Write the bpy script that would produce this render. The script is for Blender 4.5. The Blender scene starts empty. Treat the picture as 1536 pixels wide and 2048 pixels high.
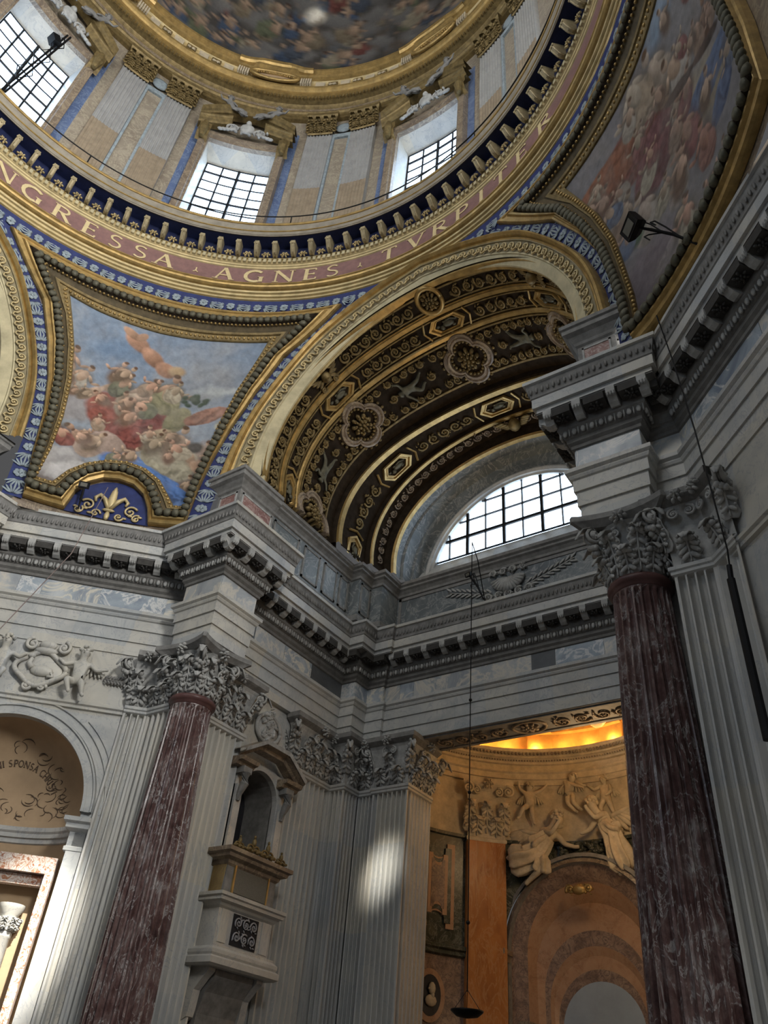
import bpy, bmesh, math, random
import numpy as np
from mathutils import Vector, Matrix
random.seed(7)
SC = bpy.context.scene
COL = SC.collection
PI = math.pi
# ------------------------------------------------------------------ camera
FPX = 1602.45
YAW, PITCH, ROLL = math.radians(37.2025), math.radians(38.3194), math.radians(5.621)
cam = bpy.data.cameras.new('camera')
cam.sensor_fit = 'HORIZONTAL'; cam.sensor_width = 36.0; cam.lens = 36.0*FPX/1536.0
cam.clip_end = 400
camo = bpy.data.objects.new('camera', cam); COL.objects.link(camo)
_f = Vector((-math.sin(YAW)*math.cos(PITCH), math.cos(YAW)*math.cos(PITCH), math.sin(PITCH)))
_r = Vector((math.cos(YAW), math.sin(YAW), 0)); _u = _r.cross(_f)
_r2 = _r*math.cos(ROLL)+_u*math.sin(ROLL); _u2 = -_r*math.sin(ROLL)+_u*math.cos(ROLL)
camo.matrix_world = Matrix(((_r2.x, _u2.x, -_f.x, 7.8443), (_r2.y, _u2.y, -_f.y, -1.7599), (_r2.z, _u2.z, -_f.z, 0.0), (0, 0, 0, 1)))
SC.camera = camo
# ------------------------------------------------------------------ world and light
wd = bpy.data.worlds.new('world'); SC.world = wd; wd.use_nodes = True
wd.node_tree.nodes['Background'].inputs['Color'].default_value = (0.95, 0.95, 0.97, 1)
wd.node_tree.nodes['Background'].inputs['Strength'].default_value = 0.07
SC.view_settings.view_transform = 'Standard'; SC.view_settings.look = 'None'
SC.view_settings.exposure = 0.32; SC.view_settings.gamma = 1.0; SC.view_settings.use_curve_mapping = False
WINDOW_GLOW = 5.5     # sky side
SUN_GLOW = 16.0       # windows on the sun's side
LUNETTE_GLOW = 5.0
ARM_FILL_GLOW = 88.0  # fill strength of the unseen lunette added in the right arm
def spot(name, loc, tgt, power, deg, blend, col, size=0.2):
    l = bpy.data.lights.new(name, 'SPOT'); l.energy = power; l.spot_size = math.radians(deg); l.spot_blend = blend
    l.color = col; l.shadow_soft_size = size
    o = bpy.data.objects.new(name, l); COL.objects.link(o); o.location = loc
    o.rotation_euler = (Vector(tgt)-Vector(loc)).to_track_quat('-Z', 'Y').to_euler(); o['kind'] = 'helper'
    return o
def point(name, loc, power, col, size=0.3):
    l = bpy.data.lights.new(name, 'POINT'); l.energy = power; l.color = col; l.shadow_soft_size = size
    o = bpy.data.objects.new(name, l); COL.objects.link(o); o.location = loc; o['kind'] = 'helper'
    return o
cy = SC.cycles; cy.max_bounces = 4; cy.diffuse_bounces = 3; cy.glossy_bounces = 2; cy.transmission_bounces = 1; cy.volume_bounces = 0; cy.transparent_max_bounces = 2
# sun falling through the high windows behind the viewer
spot('sun_beam', (6.2, -6.2, 25.5), (-3.62, 14.6, 5.15), 62000, 2.1, 0.85, (1.0, 0.93, 0.8), 0.25)
spot('sun_beam', (8.7, 1.0, 25.5), (-7.02, 7.72, 2.3), 120000, 4.6, 0.3, (1.0, 0.95, 0.86), 0.25)
spot('sun_beam', (0.5, -8.6, 25.0), (-4.2, 5.6, 36.5), 40000, 3.0, 0.7, (1.0, 0.95, 0.8), 0.2)
# warm lamps behind the cornice of the apse
for _a in range(-66, 67, 11):
    point('apse_light', (3.88*math.sin(math.radians(_a)), 15.1+3.88*math.cos(math.radians(_a)), 9.30), 14, (1.0, 0.55, 0.16), 0.03)
point('apse_light', (1.5, 16.2, 7.2), 80, (1.0, 0.66, 0.34), 0.3)
point('apse_light', (1.9, 16.6, 3.0), 34, (1.0, 0.70, 0.42), 0.3)  # added lamp, kept out of sight, to brighten the chapel niche
spot('vault_spot', (-0.9, 13.75, 12.2), (-0.6, 10.6, 18.8), 170, 120, 0.9, (1.0, 0.70, 0.36), 0.15)
spot('vault_spot', (3.4, 9.6, 12.0), (-2.2, 10.8, 17.6), 150, 110, 0.9, (1.0, 0.72, 0.40), 0.15)  # added warm spot on the vault gilding; no fixture stands here

# ------------------------------------------------------------------ node helpers
MATS = {}
def mat(name, build):
    m = bpy.data.materials.new(name); m.use_nodes = True
    nt = m.node_tree; b = nt.nodes['Principled BSDF']
    build(nt, b); MATS[name] = m
    return m
def N(nt, t, **kw):
    n = nt.nodes.new(t)
    for k, v in kw.items():
        if k in n.inputs.keys(): n.inputs[k].default_value = v
        else: setattr(n, k, v)
    return n
def pos(nt, sx=1, sy=1, sz=1):
    g = N(nt, 'ShaderNodeNewGeometry'); m = N(nt, 'ShaderNodeMapping'); m.inputs['Scale'].default_value = (sx, sy, sz)
    nt.links.new(g.outputs['Position'], m.inputs['Vector']); return m.outputs['Vector']
def noise(nt, vec, scale, detail=6, rough=0.6, dist=0.0):
    n = N(nt, 'ShaderNodeTexNoise'); n.inputs['Scale'].default_value = scale; n.inputs['Detail'].default_value = detail
    n.inputs['Roughness'].default_value = rough; n.inputs['Distortion'].default_value = dist
    nt.links.new(vec, n.inputs['Vector']); return n.outputs['Fac']
def ramp(nt, fac, stops):
    r = N(nt, 'ShaderNodeValToRGB'); e = r.color_ramp.elements
    while len(e) < len(stops): e.new(0.5)
    for i, (p, c) in enumerate(stops): e[i].position = p; e[i].color = (*c, 1) if len(c) == 3 else c
    nt.links.new(fac, r.inputs['Fac']); return r.outputs['Color']
def mix(nt, fac, a, b, mode='MIX'):
    n = N(nt, 'ShaderNodeMixRGB', blend_type=mode)
    for s, v in ((0, fac), (1, a), (2, b)):
        if hasattr(v, 'links') or hasattr(v, 'is_output'): nt.links.new(v, n.inputs[s])
        elif s == 0: n.inputs[0].default_value = v
        else: n.inputs[s].default_value = (*v, 1)
    return n.outputs['Color']
def bump(nt, b, fac, strength, dist=0.02):
    n = N(nt, 'ShaderNodeBump'); n.inputs['Strength'].default_value = strength; n.inputs['Distance'].default_value = dist
    nt.links.new(fac, n.inputs['Height']); nt.links.new(n.outputs['Normal'], b.inputs['Normal'])
def simple(name, col, rough=0.6, metal=0.0, var=0.25, scale=3.0, bumps=0.0, bscale=40, spec=0.3):
    def f(nt, b):
        v = pos(nt); n = noise(nt, v, scale, 6, 0.65)
        c0 = tuple(x*(1-var) for x in col); c1 = tuple(min(1, x*(1+var)) for x in col)
        nt.links.new(ramp(nt, n, [(0.3, c0), (0.7, c1)]), b.inputs['Base Color'])
        b.inputs['Roughness'].default_value = rough; b.inputs['Metallic'].default_value = metal
        b.inputs['Specular IOR Level'].default_value = spec
        if bumps: bump(nt, b, noise(nt, v, bscale, 4), bumps, 0.01)
    return mat(name, f)
def marble(name, c_dark, c_mid, c_light, vein, scale=1.2, vs=2.5, vw=0.06, rough=0.35, stretch=(1, 1, 1), blocks=None):
    def f(nt, b):
        v = pos(nt, *stretch)
        base = ramp(nt, noise(nt, v, scale, 8, 0.62, 1.2), [(0.28, c_dark), (0.5, c_mid), (0.72, c_light)])
        n2 = noise(nt, v, vs, 7, 0.62, 1.8)
        m = N(nt, 'ShaderNodeMath', operation='SUBTRACT'); nt.links.new(n2, m.inputs[0]); m.inputs[1].default_value = 0.5
        a = N(nt, 'ShaderNodeMath', operation='ABSOLUTE'); nt.links.new(m.outputs[0], a.inputs[0])
        vf = ramp(nt, a.outputs[0], [(0.0, (1, 1, 1)), (vw, (0, 0, 0))])
        c = mix(nt, vf, base, vein)
        if blocks:
            bx = N(nt, 'ShaderNodeTexWhiteNoise', noise_dimensions='3D'); sn = N(nt, 'ShaderNodeVectorMath', operation='SNAP')
            sn.inputs[1].default_value = blocks; nt.links.new(pos(nt), sn.inputs[0]); nt.links.new(sn.outputs[0], bx.inputs['Vector'])
            c = mix(nt, 0.85, c, ramp(nt, bx.outputs['Value'], [(0, (0.80, 0.83, 0.86)), (0.5, (0.96, 0.95, 0.93)), (1, (1, 0.95, 0.85))]), 'MULTIPLY')
        nt.links.new(c, b.inputs['Base Color'])
        b.inputs['Roughness'].default_value = rough; b.inputs['Specular IOR Level'].default_value = 0.35
    return mat(name, f)
def attrmat(name, rough=0.75):
    def f(nt, b):
        a = N(nt, 'ShaderNodeAttribute'); a.attribute_name = 'paint'
        v = pos(nt); n = noise(nt, v, 9, 6, 0.7)
        nt.links.new(mix(nt, 0.55, a.outputs['Color'], ramp(nt, n, [(0.3, (0.7, 0.7, 0.7)), (0.7, (1, 1, 1))]), 'MULTIPLY'), b.inputs['Base Color'])
        b.inputs['Roughness'].default_value = rough; b.inputs['Specular IOR Level'].default_value = 0.12
    return mat(name, f)
def emis(name, col, strength):
    def f(nt, b):
        b.inputs['Base Color'].default_value = (*col, 1); b.inputs['Emission Color'].default_value = (*col, 1)
        n = noise(nt, pos(nt), 1.7, 3)
        c = ramp(nt, n, [(0.35, tuple(x*0.82 for x in col)), (0.65, col)])
        nt.links.new(c, b.inputs['Emission Color']); b.inputs['Emission Strength'].default_value = strength
    return mat(name, f)
W = marble('white_marble', (0.40, 0.41, 0.41), (0.52, 0.52, 0.50), (0.62, 0.61, 0.57), (0.38, 0.39, 0.41), 0.9, 1.6, 0.018, 0.4, blocks=(0.9, 0.9, 1.7))
WS = marble('fluted_marble', (0.45, 0.46, 0.46), (0.57, 0.57, 0.55), (0.67, 0.65, 0.59), (0.46, 0.48, 0.50), 0.8, 1.3, 0.015, 0.4, stretch=(1, 1, .4), blocks=(1.3, 1.3, 1.9))
GREYM = marble('grey_marble', (0.16, 0.19, 0.23), (0.36, 0.40, 0.44), (0.60, 0.61, 0.60), (0.66, 0.62, 0.52), 0.8, 0.9, 0.05, 0.3)
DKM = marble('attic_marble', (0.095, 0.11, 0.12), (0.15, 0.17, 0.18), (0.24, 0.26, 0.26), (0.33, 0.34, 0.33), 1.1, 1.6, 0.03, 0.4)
def _red(nt, b):
    v = pos(nt, 1, 1, .7)
    base = ramp(nt, noise(nt, v, 2.6, 9, 0.68, 0.8), [(0.30, (0.060, 0.034, 0.032)), (0.46, (0.135, 0.078, 0.072)), (0.58, (0.20, 0.14, 0.13)), (0.70, (0.42, 0.40, 0.39))])
    mott = ramp(nt, noise(nt, v, 13, 6, 0.75), [(0.35, (0.55, 0.52, 0.52)), (0.66, (1.25, 1.22, 1.22))])
    c = mix(nt, 0.85, base, mott, 'MULTIPLY')
    n2 = noise(nt, pos(nt, 1, 1, .45), 3.6, 6, 0.6, 1.0)
    m = N(nt, 'ShaderNodeMath', operation='SUBTRACT'); nt.links.new(n2, m.inputs[0]); m.inputs[1].default_value = 0.5
    ab = N(nt, 'ShaderNodeMath', operation='ABSOLUTE'); nt.links.new(m.outputs[0], ab.inputs[0])
    c = mix(nt, ramp(nt, ab.outputs[0], [(0.0, (0.9, 0.9, 0.9)), (0.020, (0, 0, 0))]), c, (0.44, 0.42, 0.41))
    nt.links.new(c, b.inputs['Base Color']); b.inputs['Roughness'].default_value = 0.3; b.inputs['Specular IOR Level'].default_value = 0.35
REDM = mat('red_marble', _red)
PINK = marble('pink_marble', (0.18, 0.09, 0.085), (0.27, 0.145, 0.13), (0.38, 0.25, 0.23), (0.5, 0.4, 0.36), 2, 3, 0.03, 0.4)
GOLD = simple('gilding', (0.42, 0.285, 0.105), 0.40, 0.5, 0.35, 4.0, 0.25, 18, 0.5)
GOLD2 = simple('pale_gilding', (0.56, 0.45, 0.24), 0.45, 0.30, 0.25, 3.0, 0.1, 18, 0.4)
CREAM = simple('cream_stucco', (0.50, 0.44, 0.28), 0.6, 0.15, 0.25, 2.0)
OLDG = simple('dull_gilding', (0.20, 0.145, 0.062), 0.5, 0.35, 0.45, 6.0, 0.3, 20, 0.3)
BRZ = simple('dark_bronze', (0.026, 0.019, 0.013), 0.85, 0.0, 0.4, 5.0, 0, 40, 0.08)
GREEN = simple('bronze_relief', (0.115, 0.108, 0.075), 0.55, 0.25, 0.4, 8.0, 0.3, 30)
BLUE = simple('blue_ground', (0.020, 0.031, 0.125), 0.6, 0, 0.3, 5)
NAVY = simple('navy_ground', (0.010, 0.016, 0.06), 0.6, 0, 0.3, 5)
LEAFW = simple('painted_leaf', (0.27, 0.32, 0.35), 0.7, 0, 0.3, 8)
PORPH = simple('porphyry', (0.225, 0.125, 0.115), 0.55, 0, 0.2, 5)
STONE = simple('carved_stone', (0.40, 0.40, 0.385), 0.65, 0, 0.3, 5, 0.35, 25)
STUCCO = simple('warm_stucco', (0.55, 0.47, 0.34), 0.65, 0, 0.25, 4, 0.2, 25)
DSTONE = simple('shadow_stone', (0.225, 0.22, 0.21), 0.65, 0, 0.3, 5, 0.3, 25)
UMBER = marble('umber_marble', (0.13, 0.095, 0.07), (0.20, 0.155, 0.115), (0.28, 0.22, 0.16), (0.36, 0.29, 0.2), 1.4, 2, 0.04, 0.4)
DPAN = marble('drum_panel', (0.22, 0.18, 0.14), (0.28, 0.24, 0.19), (0.36, 0.31, 0.24), (0.42, 0.37, 0.28), 1.4, 2, 0.04, 0.4)
DBLUE = marble('drum_blue', (0.07, 0.10, 0.20), (0.10, 0.145, 0.27), (0.15, 0.20, 0.33), (0.2, 0.26, 0.38), 1.2, 2, 0.04, 0.4)
ORANGE = marble('orange_marble', (0.30, 0.10, 0.022), (0.42, 0.155, 0.035), (0.50, 0.22, 0.06), (0.46, 0.22, 0.08), 2.2, 3.2, 0.04, 0.35, stretch=(1, 1, .35))
GREENM = marble('green_marble', (0.018, 0.024, 0.018), (0.045, 0.05, 0.036), (0.10, 0.10, 0.07), (0.17, 0.17, 0.14), 2.2, 2.6, 0.03, 0.3)
BRECC = marble('breccia_marble', (0.13, 0.085, 0.06), (0.28, 0.19, 0.14), (0.40, 0.29, 0.21), (0.13, 0.09, 0.08), 3.2, 4, 0.04, 0.35)
ROSEM = marble('rose_marble', (0.30, 0.165, 0.095), (0.42, 0.24, 0.14), (0.48, 0.30, 0.18), (0.44, 0.28, 0.17), 2.6, 3.8, 0.04, 0.35)
OCHRE = simple('ochre_stucco', (0.50, 0.26, 0.07), 0.6, 0.0, 0.3, 2.5)
SEPIA = simple('sepia_plaster', (0.46, 0.33, 0.205), 0.75, 0, 0.12, 1.5)
DARK = simple('dark_line', (0.12, 0.085, 0.06), 0.8, 0, 0.3, 6)
BLACK = simple('black_iron', (0.008, 0.008, 0.009), 0.5, 0.3, 0.3, 5)
LAMPG = simple('lamp_glass', (0.17, 0.165, 0.14), 0.25, 0, 0.1, 5)
VOID = simple('dark_opening', (0.022, 0.022, 0.026), 0.8, 0, 0.3, 4)
SKYB = simple('painted_sky', (0.30, 0.35, 0.39), 0.8, 0, 0.12, 1.1)
FRESCO = attrmat('fresco')
PANE = emis('window_glass', (0.58, 0.76, 1.0), WINDOW_GLOW)
SPANE = emis('sunward_glass', (1.0, 0.97, 0.92), SUN_GLOW)
LETTER = simple('letter_gilding', (0.62, 0.50, 0.27), 0.6, 0.0, 0.15, 5)
EPANE = emis('arm_fill_glass', (1.0, 0.98, 0.94), ARM_FILL_GLOW)
LPANE = emis('lunette_glass', (0.66, 0.82, 1.0), LUNETTE_GLOW)
NEON = emis('orange_lamp', (1.0, 0.42, 0.18), 1.1)
# ------------------------------------------------------------------ mesh helpers
def obj(name, V, F, m, parent=None, smooth=False, world=True):
    me = bpy.data.meshes.new(name)
    me.from_pydata([tuple(map(float, v)) for v in V], [], [tuple(map(int, f)) for f in F])
    if m is not None: me.materials.append(m)
    if smooth: me.polygons.foreach_set('use_smooth', [True]*len(me.polygons))
    return link(name, me, parent, world)
def link(name, me, parent=None, world=True):
    o = bpy.data.objects.new(name, me); COL.objects.link(o)
    if parent is not None:
        o.parent = parent
        if world: o.matrix_parent_inverse = PINV[parent.name]
    PINV[o.name] = Matrix()
    return o
PINV = {}
def tag(o, label, cat=None, group=None, kind=None):
    o['label'] = label
    if cat: o['category'] = cat
    if group: o['group'] = group
    if kind: o['kind'] = kind
    return o
def thing(name, label, cat, loc=(0, 0, 0), group=None, kind=None):
    o = bpy.data.objects.new(name, None); COL.objects.link(o); o.location = loc; o.empty_display_size = 0.2
    PINV[o.name] = Matrix.Translation(Vector(loc)).inverted()
    return tag(o, label, cat, group, kind)
def copy_of(src, M, parent=None, name=None):
    o = bpy.data.objects.new(name or src.name.split('.')[0], src.data); COL.objects.link(o)
    if parent is not None: o.parent = parent; o.matrix_parent_inverse = PINV[parent.name]
    o.matrix_basis = M; PINV[o.name] = M.inverted()
    return o
class MB:
    def __init__(s): s.V = []; s.F = []
    def add(s, V, F):
        n = len(s.V); s.V += [tuple(v) for v in V]; s.F += [tuple(i+n for i in f) for f in F]; return s
    def grid(s, P, close_u=False, close_v=False, cap=False):
        nu, nv = len(P), len(P[0]); V = [q for r in P for q in r]; F = []
        for i in range(nu if close_u else nu-1):
            for j in range(nv if close_v else nv-1):
                a = i*nv+j; b = i*nv+(j+1) % nv; c = ((i+1) % nu)*nv+(j+1) % nv; d = ((i+1) % nu)*nv+j
                F.append((a, b, c, d))
        if cap: F.append(tuple(range(nv))[::-1]); F.append(tuple((nu-1)*nv+j for j in range(nv)))
        return s.add(V, F)
    def box(s, x0, x1, y0, y1, z0, z1, fn=None):
        V = [(x, y, z) for x in (x0, x1) for y in (y0, y1) for z in (z0, z1)]
        if fn: V = [fn(*v) for v in V]
        return s.add(V, [(0, 1, 3, 2), (4, 6, 7, 5), (0, 4, 5, 1), (2, 3, 7, 6), (0, 2, 6, 4), (1, 5, 7, 3)])
    def tube(s, pts, r, n=6, cap=True):
        pts = [Vector(p) for p in pts]; R = r if hasattr(r, '__len__') else [r]*len(pts); rows = []
        up = Vector((0.03, 0.11, 1)).normalized()
        for i, p in enumerate(pts):
            t = (pts[min(i+1, len(pts)-1)]-pts[max(i-1, 0)])
            t = t.normalized() if t.length > 1e-9 else Vector((0, 0, 1))
            a = t.cross(up)
            if a.length < 1e-4: a = t.cross(Vector((1, 0, 0)))
            a.normalize(); b = t.cross(a)
            rows.append([p+(a*math.cos(k*2*PI/n)+b*math.sin(k*2*PI/n))*R[i] for k in range(n)])
        return s.grid(rows, False, True, cap)
    def blob(s, c, r, nu=8, nv=5, M=None):
        rx, ry, rz = r if hasattr(r, '__len__') else (r, r, r)
        V = [(0, 0, -1)]+[(math.cos(2*PI*j/nu)*math.sin(PI*i/nv), math.sin(2*PI*j/nu)*math.sin(PI*i/nv), -math.cos(PI*i/nv)) for i in range(1, nv) for j in range(nu)]+[(0, 0, 1)]
        V = [Vector((v[0]*rx, v[1]*ry, v[2]*rz)) for v in V]
        if M is not None: V = [M @ v for v in V]
        V = [(v[0]+c[0], v[1]+c[1], v[2]+c[2]) for v in V]; F = []; L = len(V)-1
        for j in range(nu):
            F.append((0, 1+(j+1) % nu, 1+j)); k = 1+(nv-2)*nu; F.append((L, k+j, k+(j+1) % nu))
        for i in range(nv-2):
            for j in range(nu):
                a = 1+i*nu+j; b = 1+i*nu+(j+1) % nu; F.append((a, b, b+nu, a+nu))
        return s.add(V, F)
    def lathe(s, prof, c=(0, 0), n=24, a0=0, a1=2*PI, fl=None):
        full = abs(a1-a0-2*PI) < 1e-6; m = n if full else n+1
        rows = [[(c[0]+r*math.cos(a0+(a1-a0)*j/n), c[1]+r*math.sin(a0+(a1-a0)*j/n), z) for j in range(m)] for r, z in prof]
        return s.grid(rows, False, full)
    def map(s, fn): s.V = [tuple(fn(*v)) for v in s.V]; return s
    def make(s, name, m, parent=None, smooth=False, kind=None):
        o = obj(name, s.V, s.F, m, parent, smooth)
        if kind: o['kind'] = kind
        return o
def offset_path(path, offs):
    """mitred offset to the right of the direction of travel: returns fn(off)->points"""
    P = [Vector((p[0], p[1])) for p in path]; n = len(P); out = []
    for i in range(n):
        d1 = (P[i]-P[i-1]).normalized() if i > 0 else None
        d2 = (P[i+1]-P[i]).normalized() if i < n-1 else None
        d1 = d1 or d2; d2 = d2 or d1
        n1 = Vector((d1.y, -d1.x)); n2 = Vector((d2.y, -d2.x))
        m = n1+n2; k = 1.0+n1.dot(n2)
        out.append(m/max(k, 0.3))
    return [[(P[i].x+out[i].x*o, P[i].y+out[i].y*o) for i in range(n)] for o in offs]
def sweep(name, path, prof, m, parent=None, kind=None):
    """prof: list of (offset, z); path in plan"""
    rows = offset_path(path, [o for o, z in prof]); mb = MB()
    mb.grid([[(p[0], p[1], z) for p in row] for row, (o, z) in zip(rows, prof)])
    return mb.make(name, m, parent, kind=kind)
def poly_len(path):
    L = [0]
    for a, b in zip(path, path[1:]): L.append(L[-1]+math.dist(a, b))
    return L
def along(path, d):
    L = poly_len(path)
    for i in range(len(path)-1):
        if d <= L[i+1] or i == len(path)-2:
            t = (d-L[i])/max(1e-9, L[i+1]-L[i]); a, b = Vector(path[i]), Vector(path[i+1]); v = (b-a).normalized()
            return a+(b-a)*t, v
def frame(o, ex, ey, ez):
    ex, ey, ez = Vector(ex), Vector(ey), Vector(ez)
    return Matrix(((ex.x, ey.x, ez.x, o[0]), (ex.y, ey.y, ez.y, o[1]), (ex.z, ey.z, ez.z, o[2]), (0, 0, 0, 1)))
def wallframe(x, y, z, dirx, diry):
    """local x along the wall (direction of travel), local y towards the room, local z up"""
    d = Vector((dirx, diry, 0)).normalized()
    return frame((x, y, z), d, (d.y, -d.x, 0), (0, 0, 1))
def circ(phi, R, z): 
    a = math.radians(phi); return (-R*math.sin(a), R*math.cos(a), z)
# carved ornament in flat (u, v, h) coordinates
def spiral(mb, cu, cv, r, turns=1.6, a0=0.0, sgn=1, th=0.03, h=0.02, n=22):
    pts = []; R = []
    for i in range(n+1):
        t = i/n; a = a0+sgn*t*turns*2*PI; rr = r*(1-0.86*t)
        pts.append((cu+rr*math.cos(a), cv+rr*math.sin(a), h)); R.append(th*(1-0.5*t))
    mb.tube(pts, R, 5)
    mb.blob(pts[-1], th*1.3, 6, 4)
def rosette(mb, cu, cv, r, h=0.03, petals=8, rings=2):
    for k in range(rings):
        rr = r*(0.72-0.36*k); n = petals if k == 0 else max(5, petals-2)
        for i in range(n):
            a = 2*PI*(i+0.5*k)/n
            M = Matrix.Rotation(a, 3, 'Z')
            mb.blob((cu+rr*math.cos(a), cv+rr*math.sin(a), h*(1+k*0.7)), (r*0.30*(1-0.25*k), r*0.19*(1-0.2*k), h*1.1), 6, 4, M)
    mb.blob((cu, cv, h*2.1), (r*0.16, r*0.16, h*1.2), 6, 4)
def rinceau(mb, u0, u1, v0, v1, step=None, th=0.035, h=0.03, seed=0):
    rnd = random.Random(seed); H = v1-v0; L = u1-u0; step = step or H*1.05; n = max(1, round(L/step)); st = L/n
    for i in range(n):
        cu = u0+(i+0.5)*st; sg = 1 if i % 2 else -1; r = min(H*0.42, st*0.47)
        spiral(mb, cu, (v0+v1)/2, r, 1.5, rnd.uniform(0, 1)+(0 if sg > 0 else PI), sg, th, h)
        rosette(mb, cu, (v0+v1)/2, r*0.5, h, 6, 1)
        for k in range(4):
            a = rnd.uniform(0, 2*PI); q = r*rnd.uniform(0.85, 1.2)
            M = Matrix.Rotation(a+1.0, 3, 'Z')
            mb.blob((cu+q*math.cos(a), max(v0, min(v1, (v0+v1)/2+q*math.sin(a))), h), (r*0.34, r*0.13, h), 6, 4, M)
def leafspray(mb, u0, u1, v, w, n, h=0.012):
    """branch of lance-shaped leaves along a line"""
    for i in range(n):
        u = u0+(u1-u0)*(i+0.5)/n
        for s in (-1, 1):
            M = Matrix.Rotation(s*0.75, 3, 'Z'); l = (u1-u0)/n*1.1
            mb.blob((u+l*0.35, v+s*w*0.27, h), (l*0.62, w*0.13, h), 6, 4, M)
        if i % 3 == 0:
            for k in range(5):
                a = k*2*PI/5; mb.blob((u+w*0.18*math.cos(a), v+w*0.18*math.sin(a), h*1.3), (w*0.14, w*0.14, h), 6, 4)
# continuous skinned figures
def skin_mesh(joints, edges, radii, sub=2):
    me = bpy.data.meshes.new('body'); me.from_pydata(joints, edges, [])
    o = bpy.data.objects.new('tmp', me); COL.objects.link(o)
    md = o.modifiers.new('s', 'SKIN'); md.use_smooth_shade = True; md.branch_smoothing = 0.6
    for i, v in enumerate(me.skin_vertices[0].data):
        r = radii[i]; v.radius = r if hasattr(r, '__len__') else (r, r); v.use_root = (i == 0)
    if sub: ms = o.modifiers.new('b', 'SUBSURF'); ms.levels = sub; ms.render_levels = sub
    dg = bpy.context.evaluated_depsgraph_get(); dg.update()
    out = bpy.data.meshes.new_from_object(o.evaluated_get(dg), depsgraph=dg)
    bpy.data.objects.remove(o); bpy.data.meshes.remove(me)
    return out
# poses: positions in units of one figure height, x across, y towards the viewer, z up
BASE = dict(pelvis=(0, 0, .50), belly=(0, .01, .60), chest=(0, .01, .71), neck=(0, .01, .81), head=(0, .03, .88), crown=(0, .03, .95),
  ls=(-.11, 0, .775), le=(-.17, .03, .64), lw=(-.18, .10, .54), lh=(-.18, .13, .50), rs=(.11, 0, .775), re=(.17, .03, .64), rw=(.18, .10, .54), rh=(.18, .13, .50),
  lp=(-.06, 0, .47), lk=(-.07, .03, .27), la=(-.07, 0, .06), lt=(-.07, .08, .02), rp=(.06, 0, .47), rk=(.07, .03, .27), ra=(.07, 0, .06), rt=(.07, .08, .02))
RAD = dict(pelvis=.085, belly=.078, chest=.088, neck=.034, head=.070, crown=.056, ls=.038, le=.029, lw=.021, lh=.022, rs=.038, re=.029, rw=.021, rh=.022,
  lp=.06, lk=.042, la=.026, lt=.022, rp=.06, rk=.042, ra=.026, rt=.022)
BED = [('pelvis', 'belly'), ('belly', 'chest'), ('chest', 'neck'), ('neck', 'head'), ('head', 'crown'), ('chest', 'ls'), ('ls', 'le'), ('le', 'lw'), ('lw', 'lh'),
  ('chest', 'rs'), ('rs', 're'), ('re', 'rw'), ('rw', 'rh'), ('pelvis', 'lp'), ('lp', 'lk'), ('lk', 'la'), ('la', 'lt'), ('pelvis', 'rp'), ('rp', 'rk'), ('rk', 'ra'), ('ra', 'rt')]
def body_mesh(pose=None, child=False, sub=2):
    P = dict(BASE); P.update(pose or {}); R = dict(RAD)
    if child:
        for k in R: R[k] *= 1.28
        R['head'] = .088; R['crown'] = .072
        R['belly'] = .115; R['chest'] = .105
    names = list(P); ix = {n: i for i, n in enumerate(names)}
    return skin_mesh([P[n] for n in names], [(ix[a], ix[b]) for a, b in BED], [R[n] for n in names], sub)
def wing_mb(mb, root, tip, w, n=7, th=0.02):
    root, tip = Vector(root), Vector(tip); d = tip-root; side = Vector((0, 0, -1)) if abs(d.normalized().z) < .75 else Vector((1, 0, 0))
    nrm = d.cross(side).normalized(); side = nrm.cross(d).normalized()
    for i in range(n):
        t = i/(n-1); p0 = root+d*(0.15+0.65*t)*0.9; L = w*(0.75+0.5*math.sin(PI*(0.3+0.6*t))); dirv = (side*(1-0.55*t)+d.normalized()*(0.25+0.75*t)).normalized()
        c = p0+dirv*L*0.45; M = frame((0, 0, 0), dirv, nrm.cross(dirv).normalized(), nrm).to_3x3()
        mb.blob(c, (L*0.55, w*0.16, th), 8, 5, M)
    M = frame((0, 0, 0), d.normalized(), nrm.cross(d).normalized(), nrm).to_3x3()
    mb.blob(root+d*0.45, (d.length*0.52, w*0.16, th*1.6), 8, 5, M)
def hair_mb(mb, c, r, n=16, seed=1):
    rnd = random.Random(seed)
    for i in range(n):
        a = rnd.uniform(0, 2*PI); e = rnd.uniform(-0.1, 1.4)
        mb.blob((c[0]+r*math.cos(a)*math.cos(e), c[1]-0.25*r+0.75*r*math.sin(a)*math.cos(e)*0.8, c[2]+r*math.sin(e)*0.9), r*0.36, 6, 4)
def drape_mb(mb, pts, r0, r1, folds=7, depth=0.28, n=72, rows=18):
    """gathered cloth hanging round a bent axis"""
    pts = [Vector(p) for p in pts]; L = poly_len([tuple(p) for p in pts]); rowsP = []
    up = Vector((0.05, 1, 0.1)).normalized()
    for i in range(rows+1):
        t = i/rows; p, d = along([tuple(p) for p in pts], t*L[-1]); a = d.cross(up).normalized(); b = d.cross(a).normalized(); r = r0+(r1-r0)*t
        rowsP.append([p+(a*math.cos(k*2*PI/n)+b*math.sin(k*2*PI/n)*0.75)*r*(1+depth*min(1, .25+t)*math.cos(folds*k*2*PI/n+2.6*math.sin(2.2*t)+.8*math.sin(k*4*PI/n))*(.7+.3*math.cos(3*k*2*PI/n))+0.06*math.sin(11*t+3*k*2*PI/n))*(1 if t < .9 else 1-(t-.9)*3) for k in range(n)])
    mb.grid(rowsP, False, True, True)
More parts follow.
